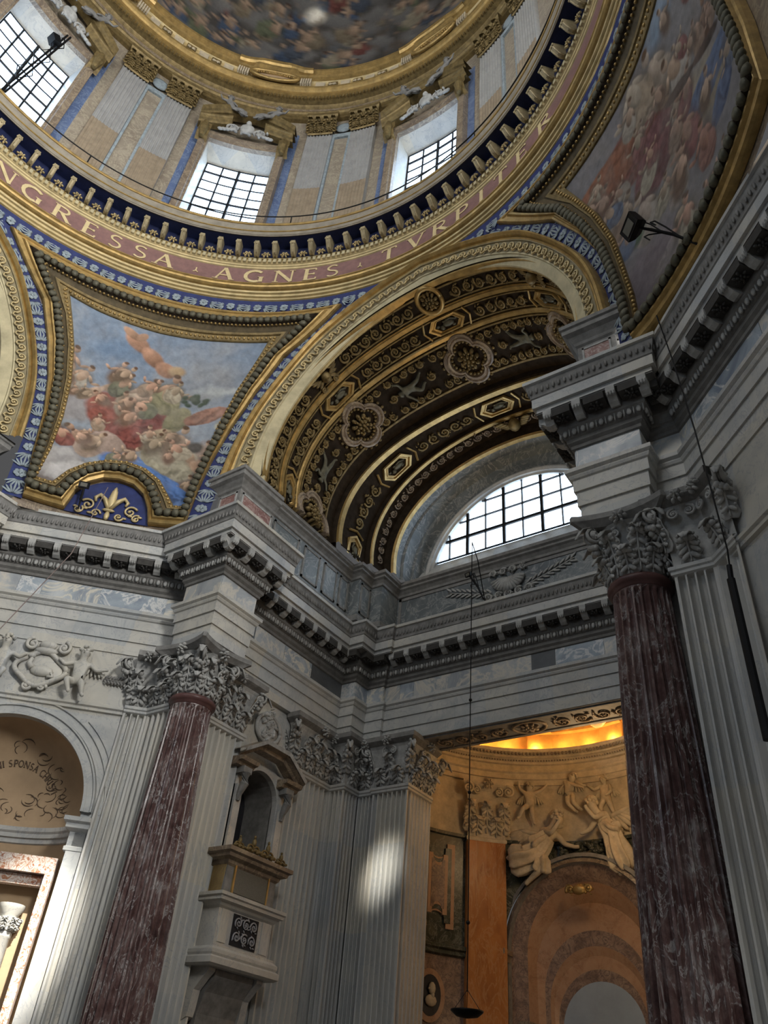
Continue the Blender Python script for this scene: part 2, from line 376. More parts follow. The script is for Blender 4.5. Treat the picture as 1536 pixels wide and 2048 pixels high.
def figure(name, label, M, pose=None, child=False, mat_=None, wings=None, drape=None, hair=True, cat='statue', group=None, parent=None, sub=2, extra=None):
    root = thing(name, label, cat, tuple(M.translation), group) if parent is None else None
    par = root or parent
    me = body_mesh(pose, child, sub); me.transform(M); me.materials.append(mat_)
    me.polygons.foreach_set('use_smooth', [True]*len(me.polygons))
    b = link('body', me, par)
    P = dict(BASE); P.update(pose or {}); hd = P['crown']
    s = M.to_scale().x
    if hair:
        mb = MB(); c = Vector(P['head'])*0.35+Vector(P['crown'])*0.65; hair_mb(mb, c, 0.092 if child else 0.074, 22, sum(map(ord, label)) % 97)
        hc = Vector(P['head']); up = (Vector(P['crown'])-hc).normalized()
        f = Vector((0, 1, 0)); fr = hc+up*0.03+f*(0.085 if child else 0.068)
        mb.map(lambda x, y, z: M @ Vector((x, y, z))).make('hair', mat_, par, True)
        mb = MB(); mb.blob(fr-up*0.005, (0.011, 0.016, 0.017), 6, 4)
        mb.blob(fr-up*0.034-f*.006, (0.018, 0.008, 0.006), 6, 4)
        for sx in (-1, 1): mb.blob(fr+up*0.018-f*.012+Vector((sx*0.026, 0, 0)), (0.014, 0.009, 0.008), 6, 4)
        mb.map(lambda x, y, z: M @ Vector((x, y, z))).make('face', mat_, par, True)
    if wings:
        for w in wings:
            mb = MB(); wing_mb(mb, *w); mb.map(lambda x, y, z: M @ Vector((x, y, z))).make('wing', mat_, par, True)
    if drape:
        mb = MB()
        for d in drape: drape_mb(mb, *d)
        mb.map(lambda x, y, z: M @ Vector((x, y, z))).make('drapery', mat_, par, True)
    if extra: extra(par, M)
    return root
# acanthus leaf and capitals
def leaf_data(w, h, curl, lobes=4, nu=7, nv=11):
    rows = []
    for j in range(nv+1):
        t = j/nv
        if t < 0.72: z = h*t/0.72; y = 0.015+curl*0.42*(t/0.72)**2
        else:
            a = (t-0.72)/0.28*PI*0.95; y = 0.015+curl*0.42+curl*0.36*(1-math.cos(a)); z = h+curl*0.32*math.sin(a)-curl*0.18*max(0, a-1.2)
        ww = w*(0.62+0.38*abs(math.sin(lobes*PI*t)))*(1.0 if t < 0.6 else 1-0.75*((t-0.6)/0.4)**1.5)
        rows.append([(ww*(i/(nu-1)-0.5), y+(0.10*w*abs(math.cos(PI*i/(nu-1)))*(1.2-t))*(-0.6)+(0.018 if i == nu//2 else 0), z) for i in range(nu)])
    return rows
def leaf_mesh(name, w, h, curl, m):
    rows = leaf_data(w, h, curl); mb = MB(); nu = len(rows[0])
    ring = [[(x, y, z) for x, y, z in r]+[(x, y-0.02, z-0.006) for x, y, z in r[::-1]] for r in rows]
    mb.grid(ring, False, True, True)
    nv = len(rows)-1; sp = [rows[j][nu//2] for j in range(nv+1)]
    mb.tube([(p[0], p[1]+0.012, p[2]) for p in sp[:int(nv*.9)]], 0.016, 5)
    for t, ln in ((0.12, .40), (0.30, .50), (0.48, .48), (0.64, .38)):       # lobes spreading from the midrib
        p = sp[int(t*nv)]
        for q in (-1, 1):
            M = Matrix.Rotation(q*-0.85, 3, 'Y'); ll = w*ln
            mb.blob((p[0]+q*ll*0.46, p[1]+0.028, p[2]+ll*0.42), (w*0.125, 0.026+0.03*t, ll*0.62), 6, 5, M)
            mb.blob((p[0]+q*ll*0.86, p[1]+0.05, p[2]+ll*0.74), (w*0.075, 0.03, w*0.075), 6, 4)
    tip = rows[int(nv*0.80)]; c = tip[nu//2]
    for q in (-1, 0, 1): mb.blob((c[0]+q*w*0.20, c[1]+0.015, c[2]-0.012*abs(q)), (w*0.16, curl*0.17, curl*0.16), 7, 5)
    me = bpy.data.meshes.new(name); me.from_pydata(mb.V, [], mb.F); me.materials.append(m)
    me.polygons.foreach_set('use_smooth', [True]*len(me.polygons)); return me
LEAVES = {}
def leaf_at(name, parent, M, w, h, curl, m):
    k = (round(w, 3), round(h, 3), round(curl, 3), m.name)
    if k not in LEAVES: LEAVES[k] = leaf_mesh('acanthus_leaf', w, h, curl, m)
    o = bpy.data.objects.new(name, LEAVES[k]); COL.objects.link(o); o.parent = parent; o.matrix_parent_inverse = PINV[parent.name]; o.matrix_basis = M
    PINV[o.name] = M.inverted(); return o
def volute_mb(mb, M, r, th):
    s = MB(); spiral(s, 0, 0, r, 1.7, PI*0.6, -1, th, 0, 20)
    s.map(lambda u, v, h: M @ Vector((u, h, v))); mb.add(s.V, s.F)
def flower_mb(mb, M, r):
    s = MB(); rosette(s, 0, 0, r, r*0.35, 6, 2); s.map(lambda u, v, h: M @ Vector((u, h, v))); mb.add(s.V, s.F)
def fluted_strip(u0, u1, z0, z1, nf, depth=0.05, margin=0.05):
    """cross-section across a flat pilaster face; returns mesh data in (u, n, z)"""
    W_ = u1-u0; p = (W_-2*margin)/nf; sec = [(u0, 0.0)]; S2 = [(u0, 0.0)]
    for i in range(nf):
        a = u0+margin+i*p
        for k in range(7):
            t = k/6; x = a+p*(0.09+0.82*t); sec.append((x, -depth*math.sin(PI*t)**0.5 if 0 < k < 6 else 0.0)); S2.append((x, 0.0))
    sec.append((u1, 0.0)); S2.append((u1, 0.0)); mb = MB()
    mb.grid([[(x, n, z0) for x, n in sec], [(x, n, z1-0.10) for x, n in sec], [(x, n*0.8, z1-0.05) for x, n in sec], [(x, n, z1-0.025) for x, n in S2], [(x, n, z1) for x, n in S2]])
    return mb
# ------------------------------------------------------------------ plan of the crossing (metres, dome axis at 0,0)
R2 = math.sqrt(2)
ZF = -1.6
LEFT = [(-10.91, 3.84), (-5.95, 8.80), (-5.40, 8.80), (-5.40, 8.384), (-4.24, 8.384), (-4.24, 9.54), (-5.02, 9.54), (-5.02, 14.05), (-4.56, 14.05), (-4.56, 14.62), (-4.0, 14.62), (-4.0, 14.72)]
def MIR(p, u0=-0.50):     # mirror in the axis of the left pier
    u, d = (p[0]+p[1])/R2, (p[1]-p[0])/R2; u = 2*u0-u; return ((u-d)/R2, (u+d)/R2)
LEFT0 = LEFT
LEFT = [MIR(p) for p in LEFT0[1:6][::-1]]+LEFT0[1:]
RIGHT = [MIR(p, -1.0) for p in LEFT0[1:6][::-1]]+LEFT0[1:]
PLAN = LEFT+[(-x, y) for x, y in RIGHT[::-1]]
def DW(u, D, z):      # point on the left diagonal wall
    return ((u-D)/R2, (u+D)/R2, z)
# floor
mb = MB(); mb.lathe([(0.01, ZF), (26, ZF)], n=48); tag(mb.make('floor', simple('floor_marble', (0.13, 0.12, 0.11), 0.35)), 'pale marble church floor far below the dome', 'floor', kind='structure')
# ---- left diagonal wall with its niche
NU, NR, NZ = -0.62, 1.79, 4.78
wl = thing('wall_left', 'pale marble pier wall with the arched niche, left of the red column', 'wall', DW(0, 10.46, ZF), kind='structure')
mb = MB(); D0 = 10.46
n = 40; rows = [[], []]
for i in range(n+1):
    a = PI-PI*i/n; u = NU+NR*math.cos(a); z = NZ+NR*math.sin(a); rows[0].append(DW(u, D0, z)); rows[1].append(DW(u, D0, 9.5))
mb.grid(rows)
mb.add([DW(-6, D0, ZF), DW(NU-NR, D0, ZF), DW(NU-NR, D0, 9.5), DW(-6, D0, 9.5)], [(0, 1, 2, 3)])
mb.add([DW(NU+NR, D0, ZF), DW(2.6, D0, ZF), DW(2.6, D0, 9.5), DW(NU+NR, D0, 9.5)], [(0, 1, 2, 3)])
mb.make('facing', W, wl)
# spandrel panels of the niche
for s in (-1, 1):
    mb = MB(); pts = []
    for i in range(13):
        a = (PI*0.12+PI*0.30*i/12); r = NR+0.52
        pts.append((NU+s*r*math.cos(a), NZ+r*math.sin(a)))
    ut, zt = NU+s*(NR+0.30), 6.72
    pts = [p for p in pts if p[1] < zt and abs(p[0]-NU) < NR+0.30]
    loop = pts+[(pts[-1][0], zt), (ut, zt), (ut, pts[0][1])]
    V = [DW(u, D0-0.03, z) for u, z in loop]+[DW(u, D0+0.05, z) for u, z in loop]; k = len(loop)
    mb.add(V, [tuple(range(k))]+[(i, (i+1) % k, k+(i+1) % k, k+i) for i in range(k)]); mb.make('spandrel_panel', W, wl)
# niche archivolt: concentric mouldings
def arch_strip(name, m, parent, r0, r1, d0, d1, a0=0, a1=PI, cu=NU, cz=NZ, n=48, base=ZF):
    mb = MB(); sec = [(r0, d1), (r0, d0), (r0+(r1-r0)*0.25, d0), (r0+(r1-r0)*0.33, d0+0.02), (r0+(r1-r0)*0.8, d0+0.02), (r0+(r1-r0)*0.86, d0-0.02), (r1, d0-0.02), (r1, d1)]
    rows = []
    for i in range(n+1):
        a = a0+(a1-a0)*i/n; rows.append([DW(cu+r*math.cos(a), d, cz+r*math.sin(a)) for r, d in sec])
    mb.grid(rows); return mb.make(name, m, parent)
arch_strip('archivolt', W, wl, NR-0.02, NR+0.20, D0-0.10, D0+0.1)
arch_strip('archivolt', W, wl, NR+0.22, NR+0.42, D0-0.03, D0+0.1)
# string course above the niche and impost blocks
sweep('string_course', [DW(-6, D0, 0)[:2], DW(1.5, D0, 0)[:2]], [(0, 6.86), (0.06, 6.88), (0.06, 6.94), (0.10, 6.97), (0.10, 7.03), (0, 7.05)], W, wl)
for s in (-1, 1):
    u0, u1 = (NU+NR-0.10, NU+NR+0.26) if s > 0 else (NU-NR-0.26, NU-NR+0.10)
    sweep('impost', [DW(u0, D0+0.3, 0)[:2], DW(u0, D0, 0)[:2], DW(u1, D0, 0)[:2]], [(0.0, 4.02), (0.03, 4.05), (0.03, 4.12), (0.0, 4.14), (0.0, 4.40), (0.10, 4.46), (0.10, 4.54), (0.16, 4.58), (0.16, 4.66), (0, 4.68)], W, wl)
    mb = MB(); mb.grid([[DW(u, d, z) for z in (ZF, 4.06)] for u, d in ((u0+.03, D0+.5), (u0+.03, D0-0.02), (u1, D0-0.02))]); mb.make('jamb', W, wl)
# niche interior: half cylinder and conch
mb = MB(); rows = []
for j in range(13):
    e = PI/2*j/12; zz = NZ+NR*math.sin(e); rr = NR*math.cos(e)
    rows.append([DW(NU+rr*math.cos(PI*i/24), D0+0.05+0.62*rr*math.sin(PI*i/24), zz) for i in range(25)])
mb.grid(rows); conch = mb.make('conch', SEPIA, wl, True)
mb = MB(); mb.grid([[DW(NU+NR*math.cos(PI*i/24), D0+0.05+0.62*NR*math.sin(PI*i/24), z) for i in range(25)] for z in (ZF, NZ)]); mb.make('niche_wall', SEPIA, wl, True)
mb = MB()
for o, z in ((0, 0),):
    sec = [(0, 4.30), (0.03, 4.32), (0.03, 4.40), (0.07, 4.42), (0.07, 4.5), (0.10, 4.54), (0.10, 4.62), (0, 4.64)]
    mb.grid([[DW(NU+(NR-q)*math.cos(PI*i/24), D0+0.05+(0.62*NR-q)*math.sin(PI*i/24), zz) for i in range(25)] for q, zz in sec])
mb.make('niche_cornice', W, wl)
# ---- simple backing walls
def wall(name, label, quads, m):
    mb = MB()
    for q in quads: mb.add(q, [(0, 1, 2, 3)])
    return tag(mb.make(name, m), label, 'wall', kind='structure')
def vq(x0, y0, x1, y1, z0, z1): return [(x0, y0, z0), (x1, y1, z0), (x1, y1, z1), (x0, y0, z1)]
for s, nm, lb in ((-1, 'wall_jamb_left', 'grey marble side wall of the arch behind the little balcony'), (1, 'wall_jamb_right', 'hidden grey marble side wall of the arch behind the right column')):
    wall(nm, lb, [vq(s*5.16, 9.2, s*5.16, 10.92, ZF, 9.6), vq(s*5.16, 12.12, s*5.16, 14.9, ZF, 9.6), vq(s*5.16, 10.92, s*5.16, 12.12, ZF, 4.4), vq(s*5.16, 10.92, s*5.16, 12.12, 6.6, 9.6), vq(s*5.95, 9.2, s*5.16, 9.2, ZF, 9.6), vq(s*5.95, 8.92, s*5.95, 9.2, ZF, 9.6)], W)
wall('wall_back', 'marble end wall of the arm, pierced by the chapel opening', [vq(-5.2, 14.86, -3.04, 14.86, ZF, 9.6), vq(3.04, 14.86, 5.2, 14.86, ZF, 9.6), vq(-3.04, 14.8, -3.04, 15.75, ZF, 8.4), vq(3.04, 14.8, 3.04, 15.75, ZF, 8.4), vq(-5.2, 15.75, -3.04, 15.75, ZF, 9.6), vq(3.04, 15.75, 5.2, 15.75, ZF, 9.6)], W)
rw = wall('wall_right', 'shadowed pale marble pier wall at the right border of the view', [[(-p[0], p[1], p[2]) for p in (DW(-6, D0, ZF), DW(2.6, D0, ZF), DW(2.6, D0, 9.5), DW(-6, D0, 9.5))]], W)
# raised panel frames on the right pier wall
def MR(p): return (-p[0], p[1], p[2])
mb = MB()
for u0, u1, z0, z1 in ((-3.2, 0.72, 1.0, 6.5),):
    for a, b, c, d in ((u0, u1, z1-0.12, z1), (u1-0.12, u1, z0, z1-.12)):
        V = [MR(DW(u, dd, z)) for dd in (D0-0.06, D0+.02) for u, z in ((a, c), (b, c), (b, d), (a, d))]
        mb.add(V, [(0, 1, 2, 3), (0, 1, 5, 4), (1, 2, 6, 5), (2, 3, 7, 6), (3, 0, 4, 7)])
mb.make('panel_frame', W, rw)
sweep('string_course', [MR(DW(1.5, D0, 0))[:2], MR(DW(-6, D0, 0))[:2]], [(0, 6.86), (0.06, 6.88), (0.06, 6.94), (0.10, 6.97), (0.10, 7.03), (0, 7.05)], W, rw)
# ------------------------------------------------------------------ main entablature
ent = thing('entablature', 'grey marble entablature with modillions running round the crossing above the capitals', 'cornice', (0, 14.72, 8.3))
sweep('architrave', PLAN, [(-0.5, 8.30), (0, 8.30), (0, 8.62), (0.035, 8.62), (0.035, 8.92), (0.07, 8.92), (0.07, 9.16)], W, ent)
sweep('taenia', PLAN, [(0.07, 9.16), (0.10, 9.18), (0.12, 9.23), (0.12, 9.25), (0.17, 9.29), (0.17, 9.37), (-0.04, 9.37)], W, ent)
sweep('frieze', PLAN, [(0.0, 9.36), (0.0, 9.90)], GREYM, ent)
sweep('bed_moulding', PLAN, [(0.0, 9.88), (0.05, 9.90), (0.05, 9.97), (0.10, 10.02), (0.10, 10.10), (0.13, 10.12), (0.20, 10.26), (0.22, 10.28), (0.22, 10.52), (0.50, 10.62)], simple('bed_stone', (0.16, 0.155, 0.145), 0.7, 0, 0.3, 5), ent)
sweep('corona', PLAN, [(0.48, 10.60), (0.48, 10.74), (0.54, 10.74), (0.54, 10.96), (0.50, 10.96)], W, ent)
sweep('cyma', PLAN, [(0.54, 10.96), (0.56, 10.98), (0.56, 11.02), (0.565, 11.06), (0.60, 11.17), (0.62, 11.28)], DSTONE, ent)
sweep('cornice_lip', PLAN, [(0.62, 11.28), (0.66, 11.29), (0.66, 11.37), (0.60, 11.38), (-0.9, 11.42)], W, ent)
# modillions, coffer rosettes, egg moulding
def build_modillion():
    mb = MB(); prof = [(0.20, 10.36), (0.28, 10.33), (0.36, 10.37), (0.42, 10.44), (0.47, 10.46), (0.50, 10.50), (0.50, 10.62), (0.20, 10.62)]
    V = [(x, o, z-10.5) for x in (-0.08, 0.08) for o, z in prof]; k = len(prof)
    mb.add(V, [tuple(range(k))[::-1], tuple(range(k, 2*k))]+[(i, (i+1) % k, k+(i+1) % k, k+i) for i in range(k)])
    for x in (-0.05, 0, 0.05): mb.blob((x, 0.47, -0.01), (0.025, 0.045, 0.075), 6, 4)
    return mb
def build_coffer():
    mb = MB(); mb.box(-0.185, 0.185, 0.23, 0.485, -0.07, 0.10)
    rs = MB(); rosette(rs, 0, 0, 0.13, 0.025, 6, 2); rs.map(lambda u, v, h: (u, 0.36+v, -0.07-h)); mb.add(rs.V, rs.F)
    return mb
mod0 = build_modillion().make('modillion', STONE); cof0 = build_coffer().make('coffer_rosette', simple('shaded_coffer_stone', (0.055, 0.052, 0.048), 0.8, 0, 0.3, 6))  # coffer colour carries the shade of a deep recess
segs = offset_path(PLAN, [0.36])[0]; used = [False, False]; eggs = MB(); cym = MB()
def put(src, i, M):
    if not used[i]:
        used[i] = True; src.parent = ent; src.matrix_parent_inverse = PINV[ent.name]; src.matrix_basis = M; return src
    return copy_of(src, M, ent)
for i in range(len(PLAN)-1):
    a, b = Vector(segs[i]), Vector(segs[i+1]); pa, pb = Vector(PLAN[i]), Vector(PLAN[i+1])
    d = (pb-pa).normalized(); L = (b-a).dot(d)
    if L < 0.3: continue
    nr = Vector((d.y, -d.x)); n = max(1, round(L/0.56)); st = L/n
    for k in range(n):
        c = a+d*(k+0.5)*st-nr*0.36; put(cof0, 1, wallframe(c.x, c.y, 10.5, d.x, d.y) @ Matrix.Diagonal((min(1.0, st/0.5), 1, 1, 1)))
        if k < n-1 or n == 1:
            c = a+d*(k+1.0)*st-nr*0.36
            if n > 1: put(mod0, 0, wallframe(c.x, c.y, 10.5, d.x, d.y))
    if L > 0.8:
        for e in (0.08, L-0.08):
            c = a+d*e-nr*0.36; put(mod0, 0, wallframe(c.x, c.y, 10.5, d.x, d.y))
    s2 = offset_path(PLAN, [0.17])[0]; a2, b2 = Vector(s2[i]), Vector(s2[i+1]); L2 = (b2-a2).dot(d); ne = int(L2/0.165)
    for k in range(max(0, ne)):
        c = a2+d*(k+0.5)*L2/ne; M = wallframe(c.x, c.y, 10.19, d.x, d.y)
        s = MB(); s.blob((0, 0.01, 0), (0.05, 0.035, 0.075), 6, 4); s.box(0.072, 0.09, -0.01, 0.03, -0.07, 0.07); eggs.add([M @ Vector(v) for v in s.V], s.F)
    s3 = offset_path(PLAN, [0.585])[0]; a3, b3 = Vector(s3[i]), Vector(s3[i+1]); L3 = (b3-a3).dot(d); ne = int(L3/0.11)
    for k in range(max(0, ne)):
        c = a3+d*(k+0.5)*L3/ne; M = wallframe(c.x, c.y, 11.15, d.x, d.y)
        s = MB(); s.blob((0, 0.005, 0), (0.038, 0.022, 0.10), 5, 4); cym.add([M @ Vector(v) for v in s.V], s.F)
eggs.make('egg_and_dart', STONE, ent, True, 'stuff'); cym.make('leaf_moulding', DSTONE, ent, True, 'stuff')
# frieze slabs of veined marble, each cut separately
SLABS = [GREYM, marble('ochre_slab', (0.22, 0.24, 0.27), (0.40, 0.42, 0.43), (0.56, 0.54, 0.49), (0.60, 0.56, 0.48), 0.7, 0.8, 0.06, 0.3),
         marble('blue_slab', (0.16, 0.20, 0.26), (0.33, 0.38, 0.43), (0.55, 0.58, 0.60), (0.66, 0.66, 0.64), 0.9, 1.0, 0.05, 0.3), simple('slate_slab', (0.10, 0.105, 0.11), 0.35, 0, 0.2, 3)]
def slab(p, q, k):
    d = (Vector(q)-Vector(p)).normalized(); nr = Vector((d.y, -d.x))
    V = []
    for o in (-0.02, 0.014):
        for z in (9.385, 9.885):
            for c, e in ((p, 0.006), (q, -0.006)): V.append((c[0]+nr.x*o+d.x*e, c[1]+nr.y*o+d.y*e, z))
    obj('frieze_slab', V, [(4, 5, 7, 6), (0, 1, 5, 4), (2, 6, 7, 3), (0, 4, 6, 2), (1, 3, 7, 5)], SLABS[k], ent)
rnd = random.Random(5)
def slabs(i, cuts, kinds):
    a, b = Vector(PLAN[i]), Vector(PLAN[i+1]); c = [0]+cuts+[1]
    for j in range(len(c)-1): slab(tuple(a+(b-a)*c[j]), tuple(a+(b-a)*c[j+1]), kinds[j % len(kinds)])
slabs(4, [0.25, 0.36, 0.62, 0.93], [1, 2, 0, 2, 0]); slabs(5, [], [0]); slabs(7, [], [1]); slabs(8, [], [1]); slabs(10, [0.2, 0.45, 0.7], [3, 1, 0, 3]); slabs(11, [], [2]); slabs(13, [], [0]); slabs(12, [], [2])
slabs(15, [0.06, 0.115, 0.545, 0.625, 0.78, 0.9], [1, 0, 1, 3, 2, 1, 0]); slabs(22, [], [2]); slabs(23, [], [2]); slabs(25, [], [1]); slabs(26, [0.08, 0.4, 0.55, 0.8], [0, 2, 1, 2, 0])
# ------------------------------------------------------------------ red marble columns
def column(x, y, label):
    t = thing('column', label, 'column', (x, y, ZF))
    nfl = 24; prof = []
    for z, r in ((-1.0, .60), (1.4, .585), (3.0, .555), (5.0, .495), (6.3, .452), (6.86, .436), (6.93, .434), (6.96, .436)): prof.append((z, r))
    rows = []
    for q, (z, r) in enumerate(prof):
        row = []
        for k in range(nfl):
            for j in range(6):
                a = 2*PI*(k+(0.12+0.76*j/5.0)/1.0)/nfl
                dp = 0.07*(r/0.5)*math.sin(PI*j/5.0)**0.6 if q < len(prof)-2 else 0
                if q == len(prof)-3: dp *= 0.9
                row.append((x+(r-dp)*math.cos(a), y+(r-dp)*math.sin(a), z))
        rows.append(row)
    mb = MB(); mb.grid(rows, False, True); mb.make('shaft', REDM, t)
    mb = MB(); mb.lathe([(.436, 6.95), (.452, 6.96), (.452, 7.0), (.48, 7.02), (.505, 7.06), (.505, 7.10), (.48, 7.14), (.44, 7.15)], (x, y), 40); mb.make('astragal', simple('red_band', (0.12, 0.06, 0.055), 0.35) if 'red_band' not in MATS else MATS['red_band'], t, True)
    mb = MB(); mb.lathe([(.62, -1.0), (.70, -1.02), (.74, -1.1), (.70, -1.18), (.66, -1.22), (.72, -1.28), (.78, -1.36), (.78, -1.42)], (x, y), 40); mb.box(x-.82, x+.82, y-.82, y+.82, ZF, -1.42); mb.make('base', W, t)
    cap = MB(); cap.lathe([(.40, 7.12), (.41, 7.4), (.43, 7.75), (.50, 8.02), (.58, 8.10)], (x, y), 32); c = cap.make('capital', STONE, t, True)
    for k in range(8):
        a = 2*PI*k/8; e = Vector((math.cos(a), math.sin(a), 0)); s = Vector((-math.sin(a), math.cos(a), 0))
        leaf_at('leaf', c, frame(Vector((x, y, 7.14))+e*0.415, s, e, (0, 0, 1)), 0.34, 0.36, 0.30, STONE)
        a += PI/8; e = Vector((math.cos(a), math.sin(a), 0)); s = Vector((-math.sin(a), math.cos(a), 0))
        leaf_at('leaf', c, frame(Vector((x, y, 7.18))+e*0.43, s, e, (0, 0, 1)), 0.33, 0.66, 0.34, STONE)
    for k in range(4):
        a = PI/4+k*PI/2; e = Vector((math.cos(a), math.sin(a), 0)); s = Vector((-math.sin(a), math.cos(a), 0))
        leaf_at('leaf', c, frame(Vector((x, y, 7.42))+e*0.47, s, e, (0, 0, 1)), 0.30, 0.58, 0.46, STONE)
        mb = MB()
        for sd in (-1, 1): volute_mb(mb, frame(Vector((x, y, 7.97))+e*0.70+s*0.05*sd, e, s, (0, 0, 1)), 0.15, 0.035)
        for j in range(5): mb.blob(Vector((x, y, 7.80-0.03*j))+e*(0.74-0.02*j)+s*0.06*((j % 3)-1), 0.055, 6, 4)
        mb.make('volute', STONE, c, True)
        a = k*PI/2; e = Vector((math.cos(a), math.sin(a), 0)); s = Vector((-math.sin(a), math.cos(a), 0))
        mb = MB(); flower_mb(mb, frame(Vector((x, y, 8.12))+e*0.60, s, e, (0, 0, 1)), 0.15)
        for sd in (-1, 1): volute_mb(mb, frame(Vector((x, y, 7.93))+e*0.52+s*0.13*sd, s*sd, e, (0, 0, 1)), 0.10, 0.028)
        mb.make('flower', STONE, c, True)
    # abacus with concave sides
    def aba(h, z):
        pts = []
        for k in range(4):
            a = PI/4+k*PI/2; b = a+PI/2
            A = Vector((math.cos(a), math.sin(a)))*h*R2; B = Vector((math.cos(b), math.sin(b)))*h*R2; mid = (A+B)/2
            t1 = (B-A).normalized(); 
            for j in range(9):
                q = j/9; p = A+(B-A)*q
                if j == 0: p = A+t1*0.05
                elif True: p = p-mid.normalized()*0.15*math.sin(PI*q)
                pts.append((x+p.x, y+p.y, z))
            pts.append((x+B.x-t1.x*0.05, y+B.y-t1.y*0.05, z))
        return pts
    mb = MB(); mb.grid([aba(.66, 8.10), aba(.74, 8.17), aba(.78, 8.20), aba(.78, 8.30)], False, True, True); mb.make('abacus', DSTONE, t)
    return t
column(-4.90, 8.95, 'veined dark red fluted marble column beside the left niche')
column(4.87, 8.95, 'veined dark red fluted marble column, the nearest one at right')
# ------------------------------------------------------------------ fluted white pilasters
def pilaster(label, path, nfl, ends=(True, True), z1=6.95, group=None, cap_m=None, name='pilaster'):
    cap_m = cap_m or STONE
    mid = Vector(path[len(path)//2]); t = thing(name, label, 'pilaster', (mid.x, mid.y, ZF), group)
    sh = MB()
    for (a, b), nf in zip(zip(path, path[1:]), nfl):
        d = Vector(b)-Vector(a); M = wallframe(a[0], a[1], 0, d.x, d.y); L = d.length
        if nf == 0: s = MB(); s.add([(0, 0, ZF), (L, 0, ZF), (L, 0, z1), (0, 0, z1)], [(0, 1, 2, 3)])
        else: s = fluted_strip(0, L, ZF, z1, nf, 0.125, 0.03)
        sh.add([M @ Vector(v) for v in s.V], s.F)
    sh.make('shaft', WS, t)
    sweep('astragal', path, [(0, z1-.03), (0.035, z1-.01), (0.035, z1+.04), (0.06, z1+.06), (0.06, z1+.12), (0.0, z1+.15)], W, t)
    rows = [(-0.02, z1+.10), (0.0, z1+.4), (0.03, z1+.8), (0.10, z1+1.08), (0.14, z1+1.15)]
    cp = sweep('capital', path, rows, cap_m, t)
    ap = [(0.12, z1+1.14), (0.24, z1+1.21), (0.28, z1+1.24), (0.28, 8.31), (0.0, 8.31)]
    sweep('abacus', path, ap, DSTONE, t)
    for i, ((a, b), nf) in enumerate(zip(zip(path, path[1:]), nfl)):
        a, b = Vector(a), Vector(b); d = (b-a).normalized(); L = (b-a).length; nr = Vector((d.y, -d.x))
        if L < 0.2: continue
        n = max(1, round(L/0.42))
        def fr(s, o, z): 
            c = a+d*s+nr*o; return frame((c.x, c.y, z), (d.x, d.y, 0), (nr.x, nr.y, 0), (0, 0, 1))
        for k in range(n):
            leaf_at('leaf', cp, fr(L*(k+.5)/n, 0.0, z1+.13), min(0.36, L/n*0.9), 0.34, 0.30, cap_m)
        for k in range(n+1):
            s = L*k/n
            if (k == 0 and i > 0) or (k == n and i < len(nfl)-1) or (n == 1 and k > 0): continue
            leaf_at('leaf', cp, fr(min(max(s, .1), L-.1), 0.01, z1+.16), 0.33, 0.66, 0.34, cap_m)
        mb = MB(); flower_mb(mb, fr(L/2, 0.26, z1+1.20), 0.14)
        for sd in (-1, 1):
            if L > 0.5: volute_mb(mb, frame(tuple(fr(L/2+sd*0.12, 0.16, z1+.98).translation), (d.x*sd, d.y*sd, 0), (nr.x, nr.y, 0), (0, 0, 1)), 0.10, 0.028)
        mb.make('flower', cap_m, cp, True)
    # corner volutes
    for i, p in enumerate(path):
        dl = (Vector(path[i])-Vector(path[i-1])).normalized() if i > 0 else None
        dr = (Vector(path[i+1])-Vector(path[i])).normalized() if i < len(path)-1 else None
        if i == 0 and not ends[0]: continue
        if i == len(path)-1 and not ends[1]: continue
        nl = Vector((dl.y, -dl.x)) if dl else None; n2 = Vector((dr.y, -dr.x)) if dr else None
        if nl and n2:
            if dl.x*dr.y-dl.y*dr.x < 0: continue     # re-entrant corner
            e = (nl+n2).normalized()
        elif n2: e = (n2-dr).normalized()
        else: e = (nl+dl).normalized()
        c = Vector(p); mb = MB(); e3 = Vector((e.x, e.y, 0)); s3 = Vector((-e.y, e.x, 0))
        leaf_at('leaf', cp, frame((c.x+e.x*0.02, c.y+e.y*0.02, z1+.40), s3, e3, (0, 0, 1)), 0.30, 0.60, 0.44, cap_m)
        for sd in (-1, 1): volute_mb(mb, frame((c.x+e.x*0.25+s3.x*.05*sd, c.y+e.y*0.25+s3.y*.05*sd, z1+1.02), e3, s3, (0, 0, 1)), 0.14, 0.034)
        for j in range(4): mb.blob((c.x+e.x*(.28-.02*j)+s3.x*.05*((j % 3)-1), c.y+e.y*(.28-.02*j)+s3.y*.05*((j % 3)-1), z1+.86-.03*j), 0.055, 6, 4)
        mb.make('volute', cap_m, cp, True)
    return t
PD = 10.36*R2
pilaster('bent fluted white pilaster between the orange niche and the left red column', [(8.33-PD, 8.33), (8.68-PD, 8.68), (-5.25, 8.68)], [3, 4], (True, True))
pilaster('bent fluted white pilaster beside the right column, behind the black pole', [(5.50, 9.0), (5.50, 8.55), (PD-8.55, 8.55), (PD-8.13, 8.13)], [0, 4, 2], (False, True))
pilaster('fluted white pilaster on the side wall, just right of the left red column', [(-5.0, 9.36), (-4.92, 9.36), (-4.92, 10.62), (-5.1, 10.62)], [0, 7, 0], (False, True))
pilaster('fluted white pilaster on the side wall, right of the little balcony', [(-5.12, 12.46), (-5.0, 12.46), (-5.0, 14.03)], [0, 8], (True, False))
pilaster('narrow stepped fluted pilaster in the inner corner, second from the balcony', [(-5.0, 14.03), (-4.55, 14.03), (-4.55, 14.62)], [3, 4], (False, False))
